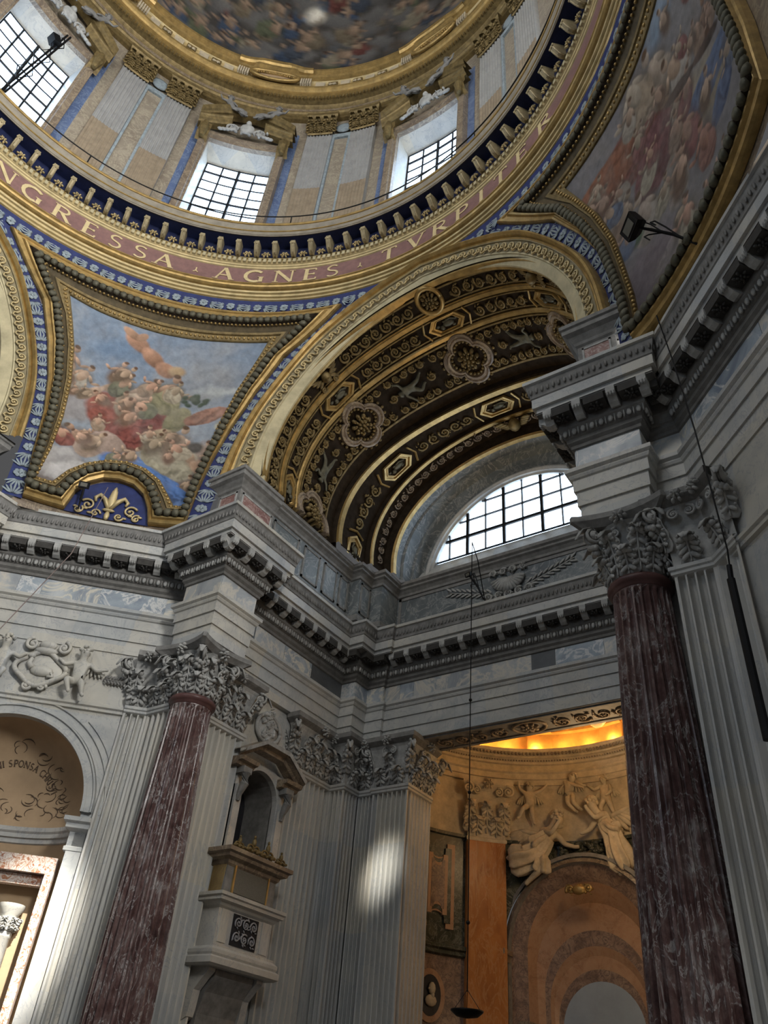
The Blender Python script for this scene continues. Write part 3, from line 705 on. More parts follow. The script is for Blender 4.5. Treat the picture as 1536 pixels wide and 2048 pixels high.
pilaster('slim fluted pilaster face between the corner step and the sunlit pilaster', [(-4.55, 14.66), (-4.06, 14.66)], [4], (False, False))
pilaster('sunlit fluted white pilaster at the edge of the chapel opening', [(-4.06, 14.66), (-4.06, 14.60), (-3.02, 14.60), (-3.02, 15.72)], [0, 7, 7], (False, True))
pilaster('fluted pilaster at the far side of the chapel opening, mostly hidden by the right column', [(3.02, 15.72), (3.02, 14.60), (4.06, 14.60)], [7, 7], (True, True))
# ------------------------------------------------------------------ curved shell between cornice and ring
def SR(z):
    t = min(1.3, max(0.0, (z-14.0)/5.7)); return 9.9-0.7*t*t
def SP(phi, z, off=0.0):           # off > 0: proud of the surface, towards the room
    return circ(phi, SR(z)-off, z)
# half-arch curves on the shell: half angle (degrees) against height
ACUR = [(25.5, 13.1), (25.5, 14.18), (25.0, 14.85), (23.75, 15.7), (21.2, 16.66), (17.2, 17.58), (12.65, 18.27), (7.75, 18.70), (2.6, 18.92), (0.0, 18.96)]
BCUR = [(32.1, 13.1), (31.9, 13.4), (31.4, 14.2), (30.0, 15.3), (27.6, 16.3), (24.2, 17.34), (20.65, 18.2), (16.05, 18.83), (11.85, 19.21), (7.1, 19.56), (0.0, 19.78)]
CCUR = [(35.3, 11.5), (35.0, 12.4), (34.3, 13.5), (33.0, 14.55), (30.9, 15.75), (28.8, 16.7), (25.65, 17.63), (21.9, 18.35), (18.0, 18.95), (15.4, 19.3)]
def curve(C, n=40):
    """smooth resample by cumulative length (in metres)"""
    P = [Vector((math.radians(a)*9.6, z)) for a, z in C]
    for _ in range(3):
        Q = [P[0]]
        for a, b in zip(P, P[1:]): Q += [a*0.75+b*0.25, a*0.25+b*0.75]
        Q.append(P[-1]); P = Q
    L = poly_len([tuple(p) for p in P]); out = []
    for i in range(n+1):
        p, _d = along([tuple(q) for q in P], L[-1]*i/n); out.append((math.degrees(p.x/9.6), p.y))
    return out
def full(C, n=40):
    c = curve(C, n); return [(a, z) for a, z in c]+[(-a, z) for a, z in c[::-1][1:]]
# shell (both pendentives), as one structural surface; the arch is cut out of it
PC = 46.6     # axis of the left pendentive, degrees
pend = {}
def shell(name, label, sgn):
    t = thing(name, label, 'vault', SP(sgn*PC, 11.4), kind='structure')
    cc = curve(CCUR, 30); mb = MB(); rows = []
    for a, z in cc:
        l, r = a-1.0, 2*PC-a+(1.0 if sgn > 0 else 16.0); rows.append([SP(sgn*(l+(r-l)*k/24), z, -0.03) for k in range(25)])
    rows.insert(0, [SP(sgn*(33+((60 if sgn > 0 else 76)-33)*k/24), 11.3, -0.03) for k in range(25)])
    mb.grid(rows); mb.make('ground', UMBER, t, True); pend[sgn] = t
    return t
shell('vault_pendentive_left', 'frescoed pendentive left of the arch, framed in gold', 1)
shell('vault_pendentive_right', 'shadowed frescoed pendentive at the upper right, framed in gold', -1)
# ------------------------------------------------------------------ blue foliage band round arch and under the ring
def lerp2(c0, c1, k): return [((a0+(a1-a0)*k), (z0+(z1-z0)*k)) for (a0, z0), (a1, z1) in zip(c0, c1)]
def arch_bands(ph0, sgn_list, tagname, lab):
    """archivolt with its bands; ph0 centre angle"""
    t = thing('archivolt', lab, 'arch', SP(ph0, 13.2))
    A, B, C = full(ACUR), full(BCUR), None
    # section between A and B with offsets (fraction, proud)
    def strip(name, m, secs, smooth=False):
        mb = MB(); mb.grid([[SP(ph0+a, z, o) for (a, z) in lerp2(A, B, k)] for k, o in secs]); return mb.make(name, m, t, smooth)
    strip('soffit_edge', GOLD, [(-0.01, -0.20), (-0.01, -0.12), (0.0, -0.10)])
    strip('plain_band', CREAM, [(0.0, -0.10), (0.02, -0.06), (0.34, 0.0), (0.36, 0.03), (0.40, 0.03)])
    strip('wave_band', simple('wave_ground', (0.26, 0.22, 0.13), 0.6, 0.1, 0.25, 4) if 'wave_ground' not in MATS else MATS['wave_ground'], [(0.40, 0.03), (0.41, 0.02), (0.72, 0.06), (0.73, 0.10), (0.76, 0.10)])
    strip('outer_moulding', GOLD, [(0.76, 0.10), (0.80, 0.12), (0.84, 0.09), (0.86, 0.16), (0.93, 0.22), (0.98, 0.20), (1.0, 0.13), (1.0, -0.1)])
    # running wave scroll
    mid = lerp2(A, B, 0.565); pts = [SP(ph0+a, z, 0.05) for a, z in mid]; L = poly_len(pts); nw = int(L[-1]/0.30); w = MB()
    for i in range(nw):
        c, d = along(pts, (i+0.5)*L[-1]/nw); c, d = Vector(c), Vector(d); nr = Vector((-c.x, -c.y, 0)).normalized(); s = nr.cross(d).normalized(); nn = d.cross(s)
        if nn.dot(nr) < 0: nn = -nn
        q = MB(); spiral(q, 0, 0, 0.125, 1.25, -0.6, 1, 0.030, 0.02, 14); q.tube([(0.10, -0.07, .02), (0.17, -0.13, .02), (0.24, -0.06, .02)], 0.026, 5)
        sd = 1 if s.dot(Vector((0, 0, 1))) > -2 else 1
        w.add([c+d*v[0]+s*v[1]*sd+nn*v[2] for v in q.V], q.F)
    w.make('wave_scroll', GOLD2, t, True, 'stuff')
    return t
arch_bands(0, None, 'archivolt', 'gilded archivolt with a running wave pattern over the coffered vault')
arch_bands(2*PC, None, 'archivolt', 'gilded archivolt of the neighbouring arch at the left border')
def blue_band(name, label, pts0, pts1, m, cat='frieze'):
    t = thing(name, label, cat, pts0[0]); mb = MB(); mb.grid([pts0, pts1]); mb.make('ground', m, t)
    # painted foliage standing slightly proud
    mid = [tuple((Vector(a)+Vector(b))/2) for a, b in zip(pts0, pts1)]; wd_ = [(Vector(a)-Vector(b)).length for a, b in zip(pts0, pts1)]
    L = poly_len(mid); n = int(L[-1]/0.27); f = MB()
    for i in range(n):
        s = (i+0.5)*L[-1]/n; c, d = along(mid, s); c, d = Vector(c), Vector(d); j = min(range(len(L)), key=lambda q: abs(L[q]-s)); w = wd_[j]
        nr = Vector((-c.x, -c.y, 0)).normalized(); sd = nr.cross(d).normalized(); nn = d.cross(sd)
        if nn.dot(nr) < 0: nn = -nn
        q = MB()
        if i % 3 == 2:
            for k in range(7): q.blob((0.07*math.cos(k*0.9), 0.24*w*math.sin(k*0.9), 0.012), (0.07, 0.13*w, 0.012), 6, 4)
            q.blob((0, 0, .02), (0.045, .08*w, .015), 6, 4)
        else:
            sg_ = 1 if i % 3 == 0 else -1
            for k in range(7):
                a = (k-3)*0.36; M = Matrix.Rotation(a*sg_, 3, 'Z'); q.blob((sg_*(-0.08+0.15*math.cos(a)), w*0.42*math.sin(a), 0.011), (0.15, 0.045*w+0.008, 0.010), 6, 4, M)
        f.add([c+d*v[0]+sd*v[1]+nn*v[2] for v in q.V], q.F)
    f.make('foliage', LEAFW, t, True, 'stuff')
    return t
Cf = curve(CCUR, 40)
Bf = [(a, z) for a, z in curve([(32.6, 11.5)]+BCUR[:9], 40)]
for sg, lb in ((1, 'blue band of painted foliage left of the arch, beside the fresco frame'), (-1, 'wide blue band of painted foliage curving right of the arch')):
    blue_band('foliage_band', lb, [SP(sg*a, z, -0.01) for a, z in Bf], [SP(sg*a, z, 0.01) for a, z in Cf], BLUE)
blue_band('foliage_band', 'blue band of painted foliage at the left border beside the gold frame', [SP(2*PC-a, z, -0.01) for a, z in Bf], [SP(2*PC-a, z, 0.01) for a, z in Cf], BLUE)
for sg, lb in ((1, 'blue band of painted foliage under the dome ring, above the left fresco'), (-1, 'blue band of painted foliage under the dome ring at the upper right')):
    ps = [sg*(8+(2*PC-16)*k/60) for k in range(61)]
    blue_band('foliage_band', lb, [SP(p, 19.23, 0.0) for p in ps], [SP(p, 19.72, -0.02) for p in ps], BLUE)
# ------------------------------------------------------------------ frames and frescoes of the pendentives
FR = [(64.3, 18.27), (59.1, 18.15), (54.3, 18.1), (48.3, 18.06), (42.4, 18.09), (37.3, 18.15), (29.1, 18.2), (30.9, 17.38), (33.0, 16.36), (34.6, 15.08), (35.3, 13.91), (35.9, 12.95), (36.0, 12.2),
      (37.8, 12.2), (38.9, 12.49), (40.9, 12.97), (43.4, 13.27), (46.3, 13.39), (49.2, 13.30), (51.8, 13.05), (53.8, 12.68), (55.1, 12.22), (57.4, 12.22), (57.1, 13.21), (57.4, 14.32), (58.4, 15.5), (60.1, 16.63), (62.1, 17.48)]
OUT = [(77.2, 19.25), (67.5, 19.25), (58.5, 19.24), (47.5, 19.22), (37.5, 19.22), (28.0, 19.22), (16.0, 19.25), (25.9, 17.6), (29.6, 16.3), (32.3, 15.0), (33.9, 13.85), (34.9, 12.7), (35.3, 11.55),
       (40.5, 11.52), (41.2, 11.95), (42.4, 12.36), (44.2, 12.62), (46.4, 12.70), (48.6, 12.64), (50.4, 12.42), (51.6, 12.06), (52.2, 11.52), (57.9, 11.55), (59.2, 12.9), (60.2, 14.2), (61.8, 15.35), (64.2, 16.5), (67.6, 17.7)]
FRR = list(FR); OUTR = list(OUT)
for _k in range(13, 23):
    _q = (_k-12.0)/10.0; FRR[_k] = (36.0+(61.6-36.0)*_q, 12.20); OUTR[_k] = (35.3+(62.4-35.3)*_q, 11.50)
for _k in (23, 24, 25, 26, 27): FRR[_k] = (FR[_k][0]+4.3*(1-(_k-23)/6), FR[_k][1]); OUTR[_k] = (OUT[_k][0]+4.3*(1-(_k-23)/6), OUT[_k][1])
def fresco_frame(sg):
    t = thing('fresco_frame', 'gold and bronze moulded frame round the left pendentive fresco' if sg > 0 else 'gold and bronze moulded frame round the upper right fresco', 'frame', SP(sg*PC, 11.5))
    fr_, ou_ = (FR, OUT) if sg > 0 else (FRR, OUTR); a = fr_+[fr_[0]]; b = ou_+[ou_[0]]; N_ = 4
    I = []; O = []
    for k in range(len(FR)):
        for j in range(N_):
            q = j/N_; I.append((a[k][0]+(a[k+1][0]-a[k][0])*q, a[k][1]+(a[k+1][1]-a[k][1])*q)); O.append((b[k][0]+(b[k+1][0]-b[k][0])*q, b[k][1]+(b[k+1][1]-b[k][1])*q))
    def strip(name, m, secs, smooth=False):
        mb = MB(); mb.grid([[SP(sg*(p[0]+(q[0]-p[0])*k), p[1]+(q[1]-p[1])*k, o) for p, q in zip(I, O)] for k, o in secs], False, True); return mb.make(name, m, t, smooth)
    strip('inner_fillet', OLDG, [(-0.01, -0.02), (-0.01, 0.03), (0.02, 0.05), (0.16, 0.07), (0.17, 0.11), (0.20, 0.12), (0.24, 0.12)])
    strip('hollow', MATS.get('frame_hollow_shade') or simple('frame_hollow_shade', (0.095, 0.072, 0.038), 0.6, 0.2, 0.4, 5), [(0.24, 0.12), (0.27, 0.09), (0.42, 0.14), (0.46, 0.19)])  # shadow band of the frame is put into this dark colour
    strip('torus', BRZ, [(0.46, 0.19), (0.50, 0.25), (0.58, 0.28), (0.66, 0.25), (0.70, 0.19)])
    strip('outer_moulding', GOLD, [(0.70, 0.19), (0.73, 0.21), (0.78, 0.20), (0.82, 0.14), (0.88, 0.12), (0.90, 0.15), (0.97, 0.13), (1.0, 0.08), (1.0, -0.02)])
    def beads(frac, off, sp, r, name, m):
        pts = [SP(sg*(p[0]+(q[0]-p[0])*frac), p[1]+(q[1]-p[1])*frac, off) for p, q in zip(I, O)]; pts.append(pts[0]); L = poly_len(pts); n = int(L[-1]/sp); mb = MB()
        for i in range(n):
            c, d = along(pts, (i+.5)*L[-1]/n); d = Vector(d); nr = Vector((-c.x, -c.y, 0)).normalized(); s = nr.cross(d).normalized()
            mb.blob(c, (r[0], r[1], r[2]), 6, 4, frame((0, 0, 0), d, s, d.cross(s)).to_3x3())
        mb.make(name, m, t, True, 'stuff')
    beads(0.58, 0.25, 0.20, (0.112, 0.13, 0.075), 'bay_leaf_garland', GREEN)
    beads(0.09, 0.06, 0.13, (0.045, 0.055, 0.04), 'egg_moulding', GOLD)
    beads(0.44, 0.19, 0.12, (0.04, 0.04, 0.035), 'bead_moulding', GOLD)
    return t
fresco_frame(1); fresco_frame(-1)
def inside(poly, x, y):
    c = False; j = len(poly)-1
    for i in range(len(poly)):
        if (poly[i][1] > y) != (poly[j][1] > y) and x < (poly[j][0]-poly[i][0])*(y-poly[i][1])/(poly[j][1]-poly[i][1])+poly[i][0]: c = not c
        j = i
    return c
class Paint:
    """soft brush painting into an RGB array over design coordinates"""
    def __init__(s, X, Y, base, seed=1):
        s.X, s.Y = X, Y; s.C = np.empty(X.shape+(3,)); s.C[:] = base; s.r = np.random.default_rng(seed)
        s.n1 = s.fbm(3.1); s.n2 = s.fbm(5.7)
    def fbm(s, ph, f0=0.012):
        o = np.zeros(s.X.shape); a = 1.0; f = f0
        for k in range(5):
            th = ph*(k+1)*1.7
            u = s.X*math.cos(th)+s.Y*math.sin(th); v = -s.X*math.sin(th)+s.Y*math.cos(th)
            o += a*np.sin(u*f+2*np.sin(v*f*0.8+ph*k))*np.cos(v*f*1.13+1.5*np.sin(u*f*0.7)); a *= 0.62; f *= 1.9
        return o
    def blend(s, m, col): m = np.clip(m, 0, 1)[..., None]; s.C = s.C*(1-m)+np.array(col)*m
    def ell(s, cx, cy, rx, ry, col, ang=0, soft=0.25, wob=8, shade=0.35):
        x = s.X-cx+s.n1*wob; y = s.Y-cy+s.n2*wob; a = math.radians(ang); u = x*math.cos(a)+y*math.sin(a); v = -x*math.sin(a)+y*math.cos(a)
        d = np.sqrt((u/rx)**2+(v/ry)**2); m = np.clip((1-d)/soft, 0, 1)
        k = 1+shade*(-(x/rx)*0.5-(y/ry)*0.6+0.25*s.n2)
        c = np.array(col)[None, None, :]*np.clip(k, 0.35, 1.7)[..., None]
        s.C = s.C*(1-m[..., None])+c*m[..., None]
    def limb(s, pts, w, col, soft=0.25, wob=2):
        for (x0, y0), (x1, y1) in zip(pts, pts[1:]):
            L = math.hypot(x1-x0, y1-y0); s.ell((x0+x1)/2, (y0+y1)/2, L/2+w*0.6, w, col, math.degrees(math.atan2(y1-y0, x1-x0)), soft, wob, 0.5)
    def folds(s, cx, cy, rx, ry, col, n=6, ang=0, dark=0.45):
        x = s.X-cx+s.n1*6; y = s.Y-cy+s.n2*6; a = math.radians(ang); u = x*math.cos(a)+y*math.sin(a); v = -x*math.sin(a)+y*math.cos(a)
        d = np.sqrt((u/rx)**2+(v/ry)**2); m = np.clip((1-d)/0.12, 0, 1)
        ww = v/ry+0.45*np.sin(2.1*u/rx+1.3*s.n2)+0.28*s.n1; k = 1.08-dark*0.9*(0.5+0.5*np.sin(n*0.95*ww+1.7*s.n2))*(0.75+0.35*s.n1)+0.22*(-y/ry)
        c = np.array(col)[None, None, :]*np.clip(k, 0.25, 1.5)[..., None]; s.C = s.C*(1-m[..., None])+c*m[..., None]
    def person(s, x, y, h, skin=(0.42, 0.27, 0.19), robe=None, lean=0, hair=(0.12, 0.07, 0.04), arm=1):
        a = math.radians(lean); dx, dy = math.sin(a), -math.cos(a)
        P = lambda t, o=0: (x+dx*h*t-dy*o*h, y+dy*h*t+dx*o*h)
        s.ell(*P(0.3), h*0.40, h*0.52, tuple(0.42*c for c in (robe or skin)), lean, 0.5, 5, 0.0)
        if robe: s.folds(*P(0.15), h*0.36, h*0.33, robe, 6, lean+60)
        s.ell(*P(0.45), h*0.15, h*0.25, skin, lean, 0.18, 3, 0.6)
        s.limb([P(0.6, 0.12*arm), P(0.42, 0.34*arm), P(0.55, 0.52*arm)], h*0.055, skin); s.limb([P(0.6, -0.12*arm), P(0.35, -0.25*arm)], h*0.055, skin)
        s.ell(*P(0.82), h*0.10, h*0.12, skin, lean, 0.2, 1, 0.6); s.ell(*P(0.90, -0.03*arm), h*0.10, h*0.075, hair, lean, 0.4, 2)
def fresco_mesh(name, parent, sg, painter, n=300):
    ph = np.linspace(28.0, 65.0, n); zz = np.linspace(12.0, 18.5, n); PH, ZZ = np.meshgrid(ph, zz)
    # design coordinates: 1000 wide, 1000 high, y down
    X = (65.0-PH)/37.0*1000; Y = (18.5-ZZ)/6.5*1000
    C = painter(X, Y); lo = [(p[0]+(q[0]-p[0])*0.06, p[1]+(q[1]-p[1])*0.06) for p, q in zip(*((FR, OUT) if sg > 0 else (FRR, OUTR)))]
    V = [SP(sg*PH[i, j], ZZ[i, j], -0.01) for i in range(n) for j in range(n)]; F = []
    for i in range(n-1):
        for j in range(n-1):
            if inside(lo, (ph[j]+ph[j+1])/2, (zz[i]+zz[i+1])/2): F.append((i*n+j, i*n+j+1, (i+1)*n+j+1, (i+1)*n+j))
    o = obj(name, V, F, FRESCO, parent, True)
    at = o.data.color_attributes.new('paint', 'FLOAT_COLOR', 'POINT'); at.data.foreach_set('color', np.concatenate([C.reshape(-1, 3), np.ones((n*n, 1))], 1).astype(np.float32).ravel())
    return o
def paint_left(X, Y):
    p = Paint(X, Y, (0.24, 0.30, 0.39), 2)
    p.blend(np.clip((Y-250)/600, 0, 0.7), (0.34, 0.37, 0.40)); p.blend(0.6*np.clip(p.n1*0.6+0.1, 0, 1), (0.40, 0.42, 0.44))
    p.ell(700, 250, 260, 200, (0.31, 0.33, 0.36), 20, 0.8, 30); p.ell(800, 330, 200, 40, (0.48, 0.50, 0.50), -8, 0.9, 20); p.ell(300, 200, 200, 90, (0.20, 0.28, 0.40), -30, 0.8, 25)
    p.ell(190, 560, 190, 120, (0.36, 0.34, 0.34), 0, 0.3, 22); p.ell(260, 900, 210, 120, (0.20, 0.17, 0.16), 0, 0.4, 20); p.ell(380, 905, 190, 85, (0.48, 0.46, 0.45), 0, 0.25, 22); p.ell(230, 840, 120, 60, (0.42, 0.40, 0.39), 0, 0.3, 18)
    p.ell(820, 830, 240, 170, (0.17, 0.14, 0.13), 0, 0.5, 25); p.ell(850, 680, 170, 70, (0.32, 0.24, 0.19), 0, 0.5, 16)
    p.person(110, 420, 170, (0.40, 0.26, 0.18), (0.35, 0.25, 0.18), 15); p.person(180, 470, 150, (0.42, 0.29, 0.2), (0.40, 0.36, 0.30), 25); p.person(90, 520, 120, (0.38, 0.25, 0.18), None, -20)
    p.limb([(330, 120), (420, 180), (500, 240), (560, 280)], 42, (0.42, 0.24, 0.16)); p.limb([(300, 90), (370, 130), (400, 100)], 22, (0.44, 0.27, 0.18)); p.ell(580, 255, 45, 36, (0.46, 0.33, 0.2), 0, 0.4, 3)
    p.folds(440, 570, 200, 130, (0.30, 0.10, 0.075), 7, 25); p.folds(500, 640, 170, 90, (0.26, 0.085, 0.07), 7, -15); p.folds(560, 470, 60, 150, (0.24, 0.09, 0.08), 6, 10)
    p.person(430, 520, 230, (0.48, 0.35, 0.26), (0.45, 0.36, 0.27), 25); p.limb([(400, 380), (300, 440), (230, 520)], 26, (0.48, 0.34, 0.25)); p.person(560, 470, 210, (0.40, 0.26, 0.18), (0.28, 0.26, 0.16), 10); p.folds(640, 520, 50, 90, (0.26, 0.24, 0.15), 5, 20)
    for k in range(16): p.ell(700+55*math.cos(k*2.4)*((k % 5)/4), 395+38*math.sin(k*2.4)*((k % 5)/4), 22, 15, (0.07, 0.10, 0.07), k*40, 0.5, 3)
    p.folds(760, 480, 110, 44, (0.36, 0.20, 0.15), 4, -28); p.ell(835, 530, 36, 34, (0.60, 0.54, 0.34), 0, 0.6, 2, 0.1); p.limb([(830, 560), (860, 620), (940, 610)], 24, (0.46, 0.29, 0.19)); p.person(950, 660, 150, (0.45, 0.29, 0.2), (0.38, 0.27, 0.2), -10)
    p.folds(600, 640, 60, 70, (0.46, 0.36, 0.24), 5, 15)
    p.folds(660, 740, 130, 110, (0.42, 0.38, 0.28), 7, 30); p.person(650, 720, 190, (0.50, 0.36, 0.26), None, 15); p.limb([(690, 660), (760, 740), (830, 810)], 27, (0.48, 0.33, 0.23)); p.ell(745, 655, 42, 34, (0.10, 0.09, 0.08), 20, 0.4, 4)
    p.person(350, 770, 170, (0.40, 0.25, 0.17), (0.48, 0.36, 0.28), -50); p.folds(410, 720, 90, 60, (0.44, 0.33, 0.27), 6, 30); p.ell(160, 690, 110, 40, (0.20, 0.18, 0.16), 20, 0.5, 14)
    p.folds(560, 840, 190, 62, (0.10, 0.19, 0.42), 8, 22, 0.55); p.folds(700, 900, 120, 60, (0.09, 0.17, 0.38), 7, 35, 0.55); p.folds(780, 960, 50, 90, (0.12, 0.22, 0.46), 5, 75, 0.5); p.folds(520, 790, 70, 50, (0.14, 0.24, 0.48), 5, 40, 0.5)
    p.ell(850, 760, 130, 45, (0.34, 0.22, 0.15), 8, 0.3, 10); p.person(870, 720, 120, (0.42, 0.27, 0.19), None, 20); p.person(930, 740, 120, (0.40, 0.25, 0.18), (0.4, 0.3, 0.22), -15); p.folds(850, 880, 60, 40, (0.14, 0.18, 0.12), 4, 10); p.person(860, 930, 130, (0.42, 0.26, 0.19), (0.13, 0.17, 0.11), 40)
    r = np.random.default_rng(21)
    for x0, x1, y0, y1, nn_, hs in ((60, 250, 380, 560, 6, 95), (330, 640, 330, 640, 9, 105), (240, 520, 640, 800, 6, 100), (560, 960, 620, 860, 9, 105), (700, 960, 860, 960, 4, 95)):
        for k in range(nn_):
            rb = [(0.34, 0.25, 0.18), (0.42, 0.36, 0.27), (0.26, 0.10, 0.08), (0.20, 0.20, 0.14), (0.13, 0.20, 0.36)][r.integers(5)]
            p.person(r.uniform(x0, x1), r.uniform(y0, y1), hs*r.uniform(.8, 1.3), (0.44+r.uniform(-.06, .06), 0.30, 0.21), rb if k % 2 else None, r.uniform(-60, 60), (0.14, 0.08, 0.05), 1 if r.random() > .5 else -1)
    p.folds(600, 850, 150, 45, (0.10, 0.19, 0.42), 8, 22, 0.55); p.folds(730, 915, 100, 45, (0.09, 0.17, 0.38), 7, 35, 0.55); p.folds(785, 965, 40, 70, (0.12, 0.22, 0.46), 5, 75, 0.5)
    p.blend(np.clip(0.05+0.12*p.fbm(2.2, 0.02), 0, .25), (0.32, 0.29, 0.27))
    return np.clip(p.C*0.95*(1+0.10*p.fbm(1.3, 0.05)[..., None]), 0.01, 1)
def paint_right(X, Y):
    p = Paint(X, Y, (0.24, 0.23, 0.24), 5)
    p.blend(0.7*np.clip(p.n1*0.5+0.2, 0, 1), (0.30, 0.28, 0.27)); p.ell(150, 250, 200, 260, (0.30, 0.29, 0.29), 0, 0.6, 30); p.ell(330, 120, 140, 90, (0.26, 0.33, 0.42), 0, 0.7, 16)
    p.ell(450, 540, 150, 200, (0.36, 0.30, 0.21), 20, 0.5, 30); p.ell(270, 640, 140, 150, (0.34, 0.29, 0.21), 0, 0.5, 26); p.ell(760, 850, 260, 160, (0.20, 0.17, 0.18), 0, 0.5, 26)
    p.folds(640, 300, 130, 260, (0.24, 0.10, 0.08), 8, 80, 0.5); p.folds(560, 470, 150, 120, (0.22, 0.11, 0.11), 7, 30); p.folds(760, 260, 90, 220, (0.30, 0.14, 0.09), 7, 85, 0.5)
    p.person(420, 330, 260, (0.42, 0.34, 0.27), (0.36, 0.30, 0.24), 5); p.person(520, 250, 260, (0.44, 0.37, 0.29), (0.38, 0.30, 0.22), 12); p.person(330, 430, 210, (0.40, 0.29, 0.21), (0.40, 0.36, 0.32), 20)
    p.limb([(150, 560), (300, 470), (460, 380)], 22, (0.12, 0.09, 0.075)); p.limb([(170, 590), (180, 680)], 20, (0.13, 0.10, 0.08))
    p.folds(300, 620, 70, 190, (0.15, 0.19, 0.29), 6, 82, 0.5); p.folds(240, 760, 80, 50, (0.14, 0.17, 0.26), 5, 20); p.person(200, 520, 150, (0.32, 0.2, 0.14), None, -20)
    p.person(400, 690, 200, (0.38, 0.24, 0.18), (0.30, 0.15, 0.14), 10); p.person(520, 760, 190, (0.36, 0.25, 0.19), (0.38, 0.34, 0.31), -15); p.person(660, 700, 230, (0.44, 0.36, 0.3), (0.36, 0.32, 0.28), 8); p.person(360, 830, 170, (0.36, 0.2, 0.15), (0.30, 0.17, 0.14), 0)
    p.person(800, 560, 220, (0.38, 0.29, 0.23), (0.30, 0.25, 0.22), -8); p.ell(720, 650, 45, 40, (0.10, 0.15, 0.10), 0, 0.5, 8); p.person(860, 760, 170, (0.34, 0.25, 0.2), (0.28, 0.2, 0.18), 15); p.folds(600, 900, 120, 60, (0.27, 0.24, 0.24), 6, 20)
    r = np.random.default_rng(8)
    for k in range(34):
        x, y = r.uniform(80, 950), r.uniform(150, 980); hh = r.uniform(90, 170); rb = [(0.30, 0.22, 0.17), (0.36, 0.32, 0.27), (0.26, 0.13, 0.12), (0.16, 0.19, 0.26), (0.40, 0.36, 0.28)][k % 5]
        p.person(x, y, hh, (0.40+r.uniform(-.06, .06), 0.29, 0.22), rb if k % 3 else None, r.uniform(-40, 40), (0.16, 0.11, 0.08), 1 if k % 2 else -1)
    p.limb([(150, 560), (300, 470), (440, 400)], 20, (0.12, 0.09, 0.075)); p.blend(np.clip(0.12+0.2*p.fbm(2.2, 0.02), 0, .4), (0.24, 0.21, 0.19))
    return np.clip(p.C*0.85*(1+0.10*p.fbm(1.3, 0.05)[..., None]), 0.01, 1)
fresco_mesh('fresco', pend[1], 1, paint_left); fresco_mesh('fresco', pend[-1], -1, paint_right)
# fleur-de-lis lunette under the left frame, and its twin
def fleur(sg):
    t = thing('lunette', 'blue lunette with a gilded fleur-de-lis under the left fresco' if sg > 0 else 'blue lunette under the upper right fresco frame', 'relief', SP(sg*46.4, 11.5))
    mb = MB(); c = 46.4; rim = [(c+5.9*math.cos(PI*k/24), 11.5+1.16*math.sin(PI*k/24)) for k in range(25)]
    mb.add([SP(sg*c, 11.5, 0.0)]+[SP(sg*a, z, 0.0) for a, z in rim], [(0, k+1, k+2) for k in range(24)]); mb.make('ground', BLUE, t)
    f = MB(); q = MB()
    q.blob((0, 0.62, 0.03), (0.10, 0.34, 0.05), 8, 6); q.blob((0, 0.80, 0.03), (0.06, 0.20, 0.05), 8, 6)
    for s in (-1, 1):
        q.tube([(0.03*s, 0.30, .03), (0.16*s, 0.55, .04), (0.30*s, 0.66, .04), (0.40*s, 0.55, .04), (0.36*s, 0.44, .04)], [0.05, 0.065, 0.06, 0.05, 0.03], 6)
        spiral(q, 0.52*s, 0.30, 0.17, 1.4, 0.5 if s > 0 else PI-0.5, s, 0.035, 0.035); spiral(q, 0.28*s, 0.10, 0.12, 1.3, 0, -s, 0.03, 0.03); spiral(q, 0.70*s, 0.12, 0.12, 1.3, 1, s, 0.028, 0.03)
        for k in range(4): q.blob((s*(0.42+0.12*k), 0.08+0.10*(k % 2), .03), (0.07, 0.035, 0.03), 6, 4)
    q.blob((0, 0.24, .04), (0.16, 0.05, 0.05), 8, 5); q.blob((0, 0.08, .03), (0.07, 0.14, 0.05), 8, 5)
    q.map(lambda u, v, h: SP(sg*(c-math.degrees(u/9.9)), 11.5+v, h+0.01)); q.make('fleur_de_lis', GOLD2, t, True)
fleur(1)
